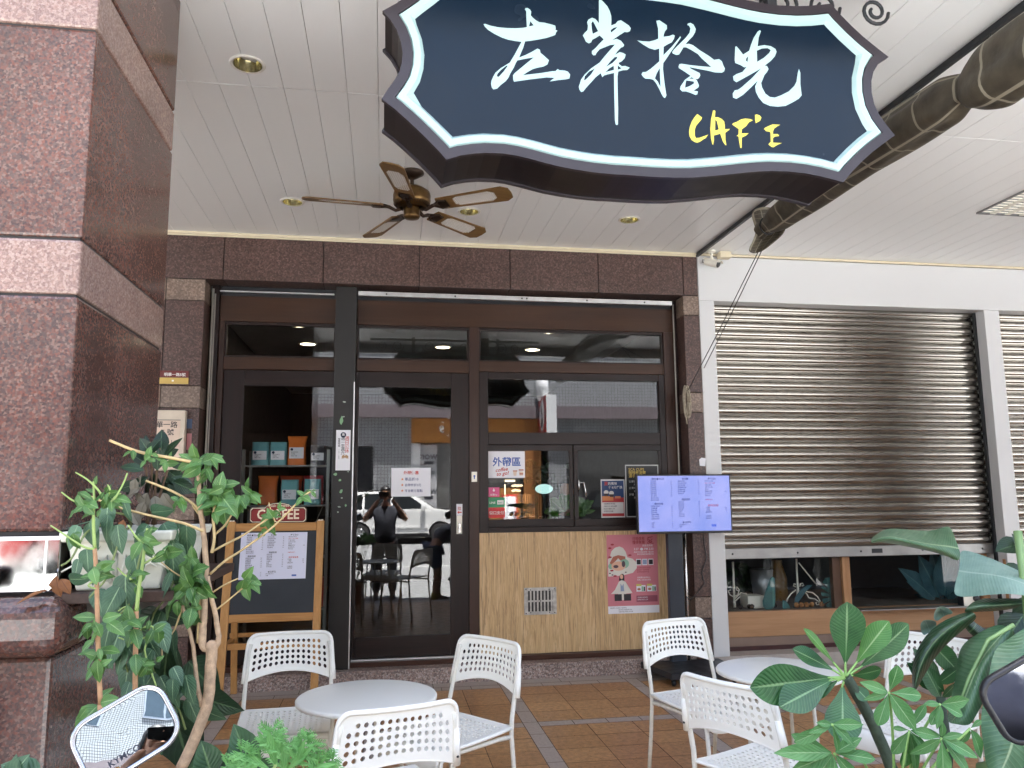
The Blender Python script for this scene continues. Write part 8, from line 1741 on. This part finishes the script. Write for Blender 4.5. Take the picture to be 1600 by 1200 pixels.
# ---------------------------------------------------------------- scooters parked in front of the arcade (only their mirrors enter the picture)
def scooter(label, cx, cyy, paint, mirror_at, mirror_n, chrome, mw=.135, mh=.085, roll=0, other=1, text=None, black_glass=False, hy=-4.95):
    """faces +Y; cx: centre line; cyy: wheel base middle"""
    s = thing('parked_scooter', label, 'scooter', (cx, cyy, ROAD), 'scooters parked in front of the arcade'); Z = ROAD; x = cx; y = cyy
    b = MB(); out = [(-.85, .62), (-.80, .80), (-.3, .82), (.05, .72), (.08, .45), (.1, .33), (.48, .33), (.55, .50), (.62, .95), (.55, 1.02), (.70, .98), (.76, .70), (.66, .45), (.60, .26), (.1, .24), (-.05, .30), (-.2, .42), (-.7, .48)]
    b.prism(out, lambda u, v, w: (x-.15+w, y+u, Z+v), .30); b.build('body', paint, s, bevel=.04, seg=3)
    b = MB(); b.prism([(-.88, .80), (-.75, .87), (-.4, .87), (-.1, .82), (.03, .76), (-.3, .77)], lambda u, v, w: (x-.13+w, y+u, Z+v), .26); b.build('seat', M['black'], s, bevel=.03)
    for dy in (-.62, .70):
        b = MB(); b.lathe([(.12, -.05), (.2, -.05), (.225, -.03), (.23, 0), (.225, .03), (.2, .05), (.12, .05)], (x, y+dy, Z+.23), (1, 0, 0), 28); w = b.build('wheel', bpy.data.materials['tyre_rubber'], s)
        b = MB(); b.lathe([(.0001, -.03), (.125, -.045), (.125, .045), (.0001, .03)], (x, y+dy, Z+.23), (1, 0, 0), 20); b.build('rim', M['alu'], w)
    b = MB(); b.tube([(x, y+.62, Z+.5), (x, y+.70, Z+.25)], .03, 8); b.build('fork', M['alu'], s)
    hz = Z+1.02
    b = MB(); b.tube([(x-.33, y+.46, hz), (x-.12, y+.56, hz+.02), (x+.12, y+.56, hz+.02), (x+.33, y+.46, hz)], .017, 8); b.box(x-.12, x+.12, y+.52, y+.62, hz-.04, hz+.06); b.build('handlebar', M['black'], s)
    b = MB(); b.blob((x, y+.64, Z+.86), (.09, .05, .06), 12, 8); b.build('headlight', M['acrylic'], s)
    N = Vector(mirror_n).normalized(); m0 = Vector(mirror_at); up = (Vector((0, 0, 1))-N*N.z).normalized(); rt = up.cross(N)   # seen from the rider the glass' right is rt
    up, rt = up*math.cos(roll)-rt*math.sin(roll), rt*math.cos(roll)+up*math.sin(roll)
    side = 1 if m0.x > x else -1
    def shape(s_=0, w2=mw/2, h2=mh/2):
        q = []; r = .03
        for sx, sy in ((1, 1), (-1, 1), (-1, -1), (1, -1)):
            cx_, cy_ = sx*(w2-r-.0), sy*(h2-r)
            a0 = {(1, 1): 0, (-1, 1): 90, (-1, -1): 180, (1, -1): 270}[(sx, sy)]
            q += [(cx_+(r-s_)*math.cos(R(a0+15*k)), cy_+(r-s_)*math.sin(R(a0+15*k))) for k in range(7)]
        return [(u*(1-.10*(v<0)*side*(-1) if 0 else 1), v) for u, v in q]
    P_ = lambda u, v, w: m0+rt*u+up*v-N*w
    b = MB(); o_, i_ = shape(0), shape(.007); n = len(o_); b.smooth = True
    prof = [(shape(.0065), -.0015), (shape(.003), -.004), (shape(-.0005), -.002), (shape(-.001), .006), (shape(.004), .016), (shape(.016), .026)]
    vs = [P_(u, v, w) for sh_, w in prof for u, v in sh_]; b.add(vs, [(k*n+i, k*n+(i+1) % n, (k+1)*n+(i+1) % n, (k+1)*n+i) for k in range(len(prof)-1) for i in range(n)]+[tuple((len(prof)-1)*n+i for i in range(n))])
    mh_ = b.build('mirror', M['chrome'] if chrome else M['black'], s)
    RC = 1.5 if not black_glass else 50.0       # convex glass
    b = MB(); b.smooth = True; v_, f_ = [], []; oo = shape(.0066); nr_ = 10
    for k_ in range(nr_+1):
        for (u, v) in oo: f0 = k_/nr_; v_.append(P_(u*f0, v*f0, -.0008+(u*u+v*v)*(f0*f0)/(2*RC)-.0035*(RC < 9)))
    no = len(oo); f_ = [(k_*no+i, k_*no+(i+1) % no, (k_+1)*no+(i+1) % no, (k_+1)*no+i) for k_ in range(nr_) for i in range(no)]
    b.add(v_, f_); b.build('mirror_glass', M['mirror_glass'] if not black_glass else M['dark_mirror'], mh_)
    if text:
        b = MB(); b.text(text, P_(-.034, -.0285, -.0045), .0118, rt, up, 'L', .02); b.build('mirror_lettering', M['ink'], mh_)
    root = Vector((x+side*.22, y+.5, hz+.02))
    b = MB(); b.tube([P_(0, -.0, .02), P_(0, -.01, .045), root.lerp(m0, .45)+Vector((side*.02, 0, 0)), root], [.009, .008, .007, .009], 8); b.build('mirror_stalk', M['black'], s)
    # the other mirror, mirrored about the centre line and outside the picture
    if other:
        m1 = Vector((2*x-m0.x, m0.y, m0.z)); b = MB(); b.blob(m1, (.065, .015, .042), 12, 8); b.tube([m1, Vector((x-side*.22, y+.5, hz+.02))], .007, 8); b.build('mirror', M['black'], s)
    return s
M['chrome'] = pbr('chrome', (.42, .42, .44), .22, 1, var=.02); M['mirror_glass'] = pbr('mirror_glass', (.30, .33, .345), .0, 1, var=0); M['dark_mirror'] = pbr('tinted_mirror', (.2, .21, .24), .05, 1, var=.1, scale=30)
MY = -4.86; ROLLDEG = 28
c = atY(197, 1146, MY); n_ = (CAM-c).normalized()
pf = atY(248, 1166, MY); fc_ = Vector((.05, -6.38, 1.41)); nf = ((CAM-pf).normalized()+(fc_-pf).normalized()).normalized()
n1 = (nf-(pf-c)/1.5).normalized()
scooter('scooter at the left whose chrome rimmed mirror shows at the bottom edge', c.x-.30, c.y-.55, pbr('scooter_grey', srgb(120, 122, 126), .3, .3, coat=.4), c, n1, True, .128, .092, R(ROLLDEG), text='KYMCO')
c2 = atY(1612, 1090, -5.0)
n2 = ((CAM-c2).normalized()*1.0+Vector((-.5, .12, .35)).normalized()*.0+(Vector((2.0, -8, .4))-c2).normalized()).normalized()
scooter('scooter at the right whose black mirror edge shows at the frame border', c2.x+.30, c2.y-.50, pbr('scooter_black', (.03, .03, .034), .25, coat=.5), c2, n2, False, .13, .105, R(28), black_glass=True)

# more scooters along the kerb, outside the picture but mirrored in steel, stone and glass; right-hand row added to block bright road reflections
for k, (x, lab, nm, colr) in enumerate(((-1.75, 'red scooter mirrored in the polished steel band of the pillar', 'scooter_red', srgb(150, 26, 26)), (-2.6, 'cream scooter parked beyond the red one left of the pillar', 'scooter_cream', srgb(200, 190, 170)), (2.15, 'added unseen dark blue scooter before the banana plant', 'scooter_blue', srgb(24, 34, 60)), (2.95, 'added unseen white scooter second to the right of the banana plant', 'scooter_white', srgb(200, 200, 200)), (3.75, 'added unseen grey scooter third to the right of the banana plant', 'scooter_slate', srgb(70, 74, 78)), (4.55, 'added unseen maroon scooter fourth to the right of the banana plant', 'scooter_maroon', srgb(80, 20, 24)), (5.3, 'added unseen black scooter fifth to the right of the banana plant', 'scooter_jet', srgb(20, 20, 22)), (6.05, 'added unseen navy scooter sixth to the right of the banana plant', 'scooter_navy', srgb(20, 26, 48)), (6.8, 'added unseen olive scooter furthest right along the kerb', 'scooter_olive', srgb(70, 72, 50)))):
    scooter(lab, x, -5.35+.06*k, pbr(nm, colr, .28, coat=.5), Vector((x+.30, -4.80+.06*k, 1.10)), Vector((.1, -1, .1)), False)
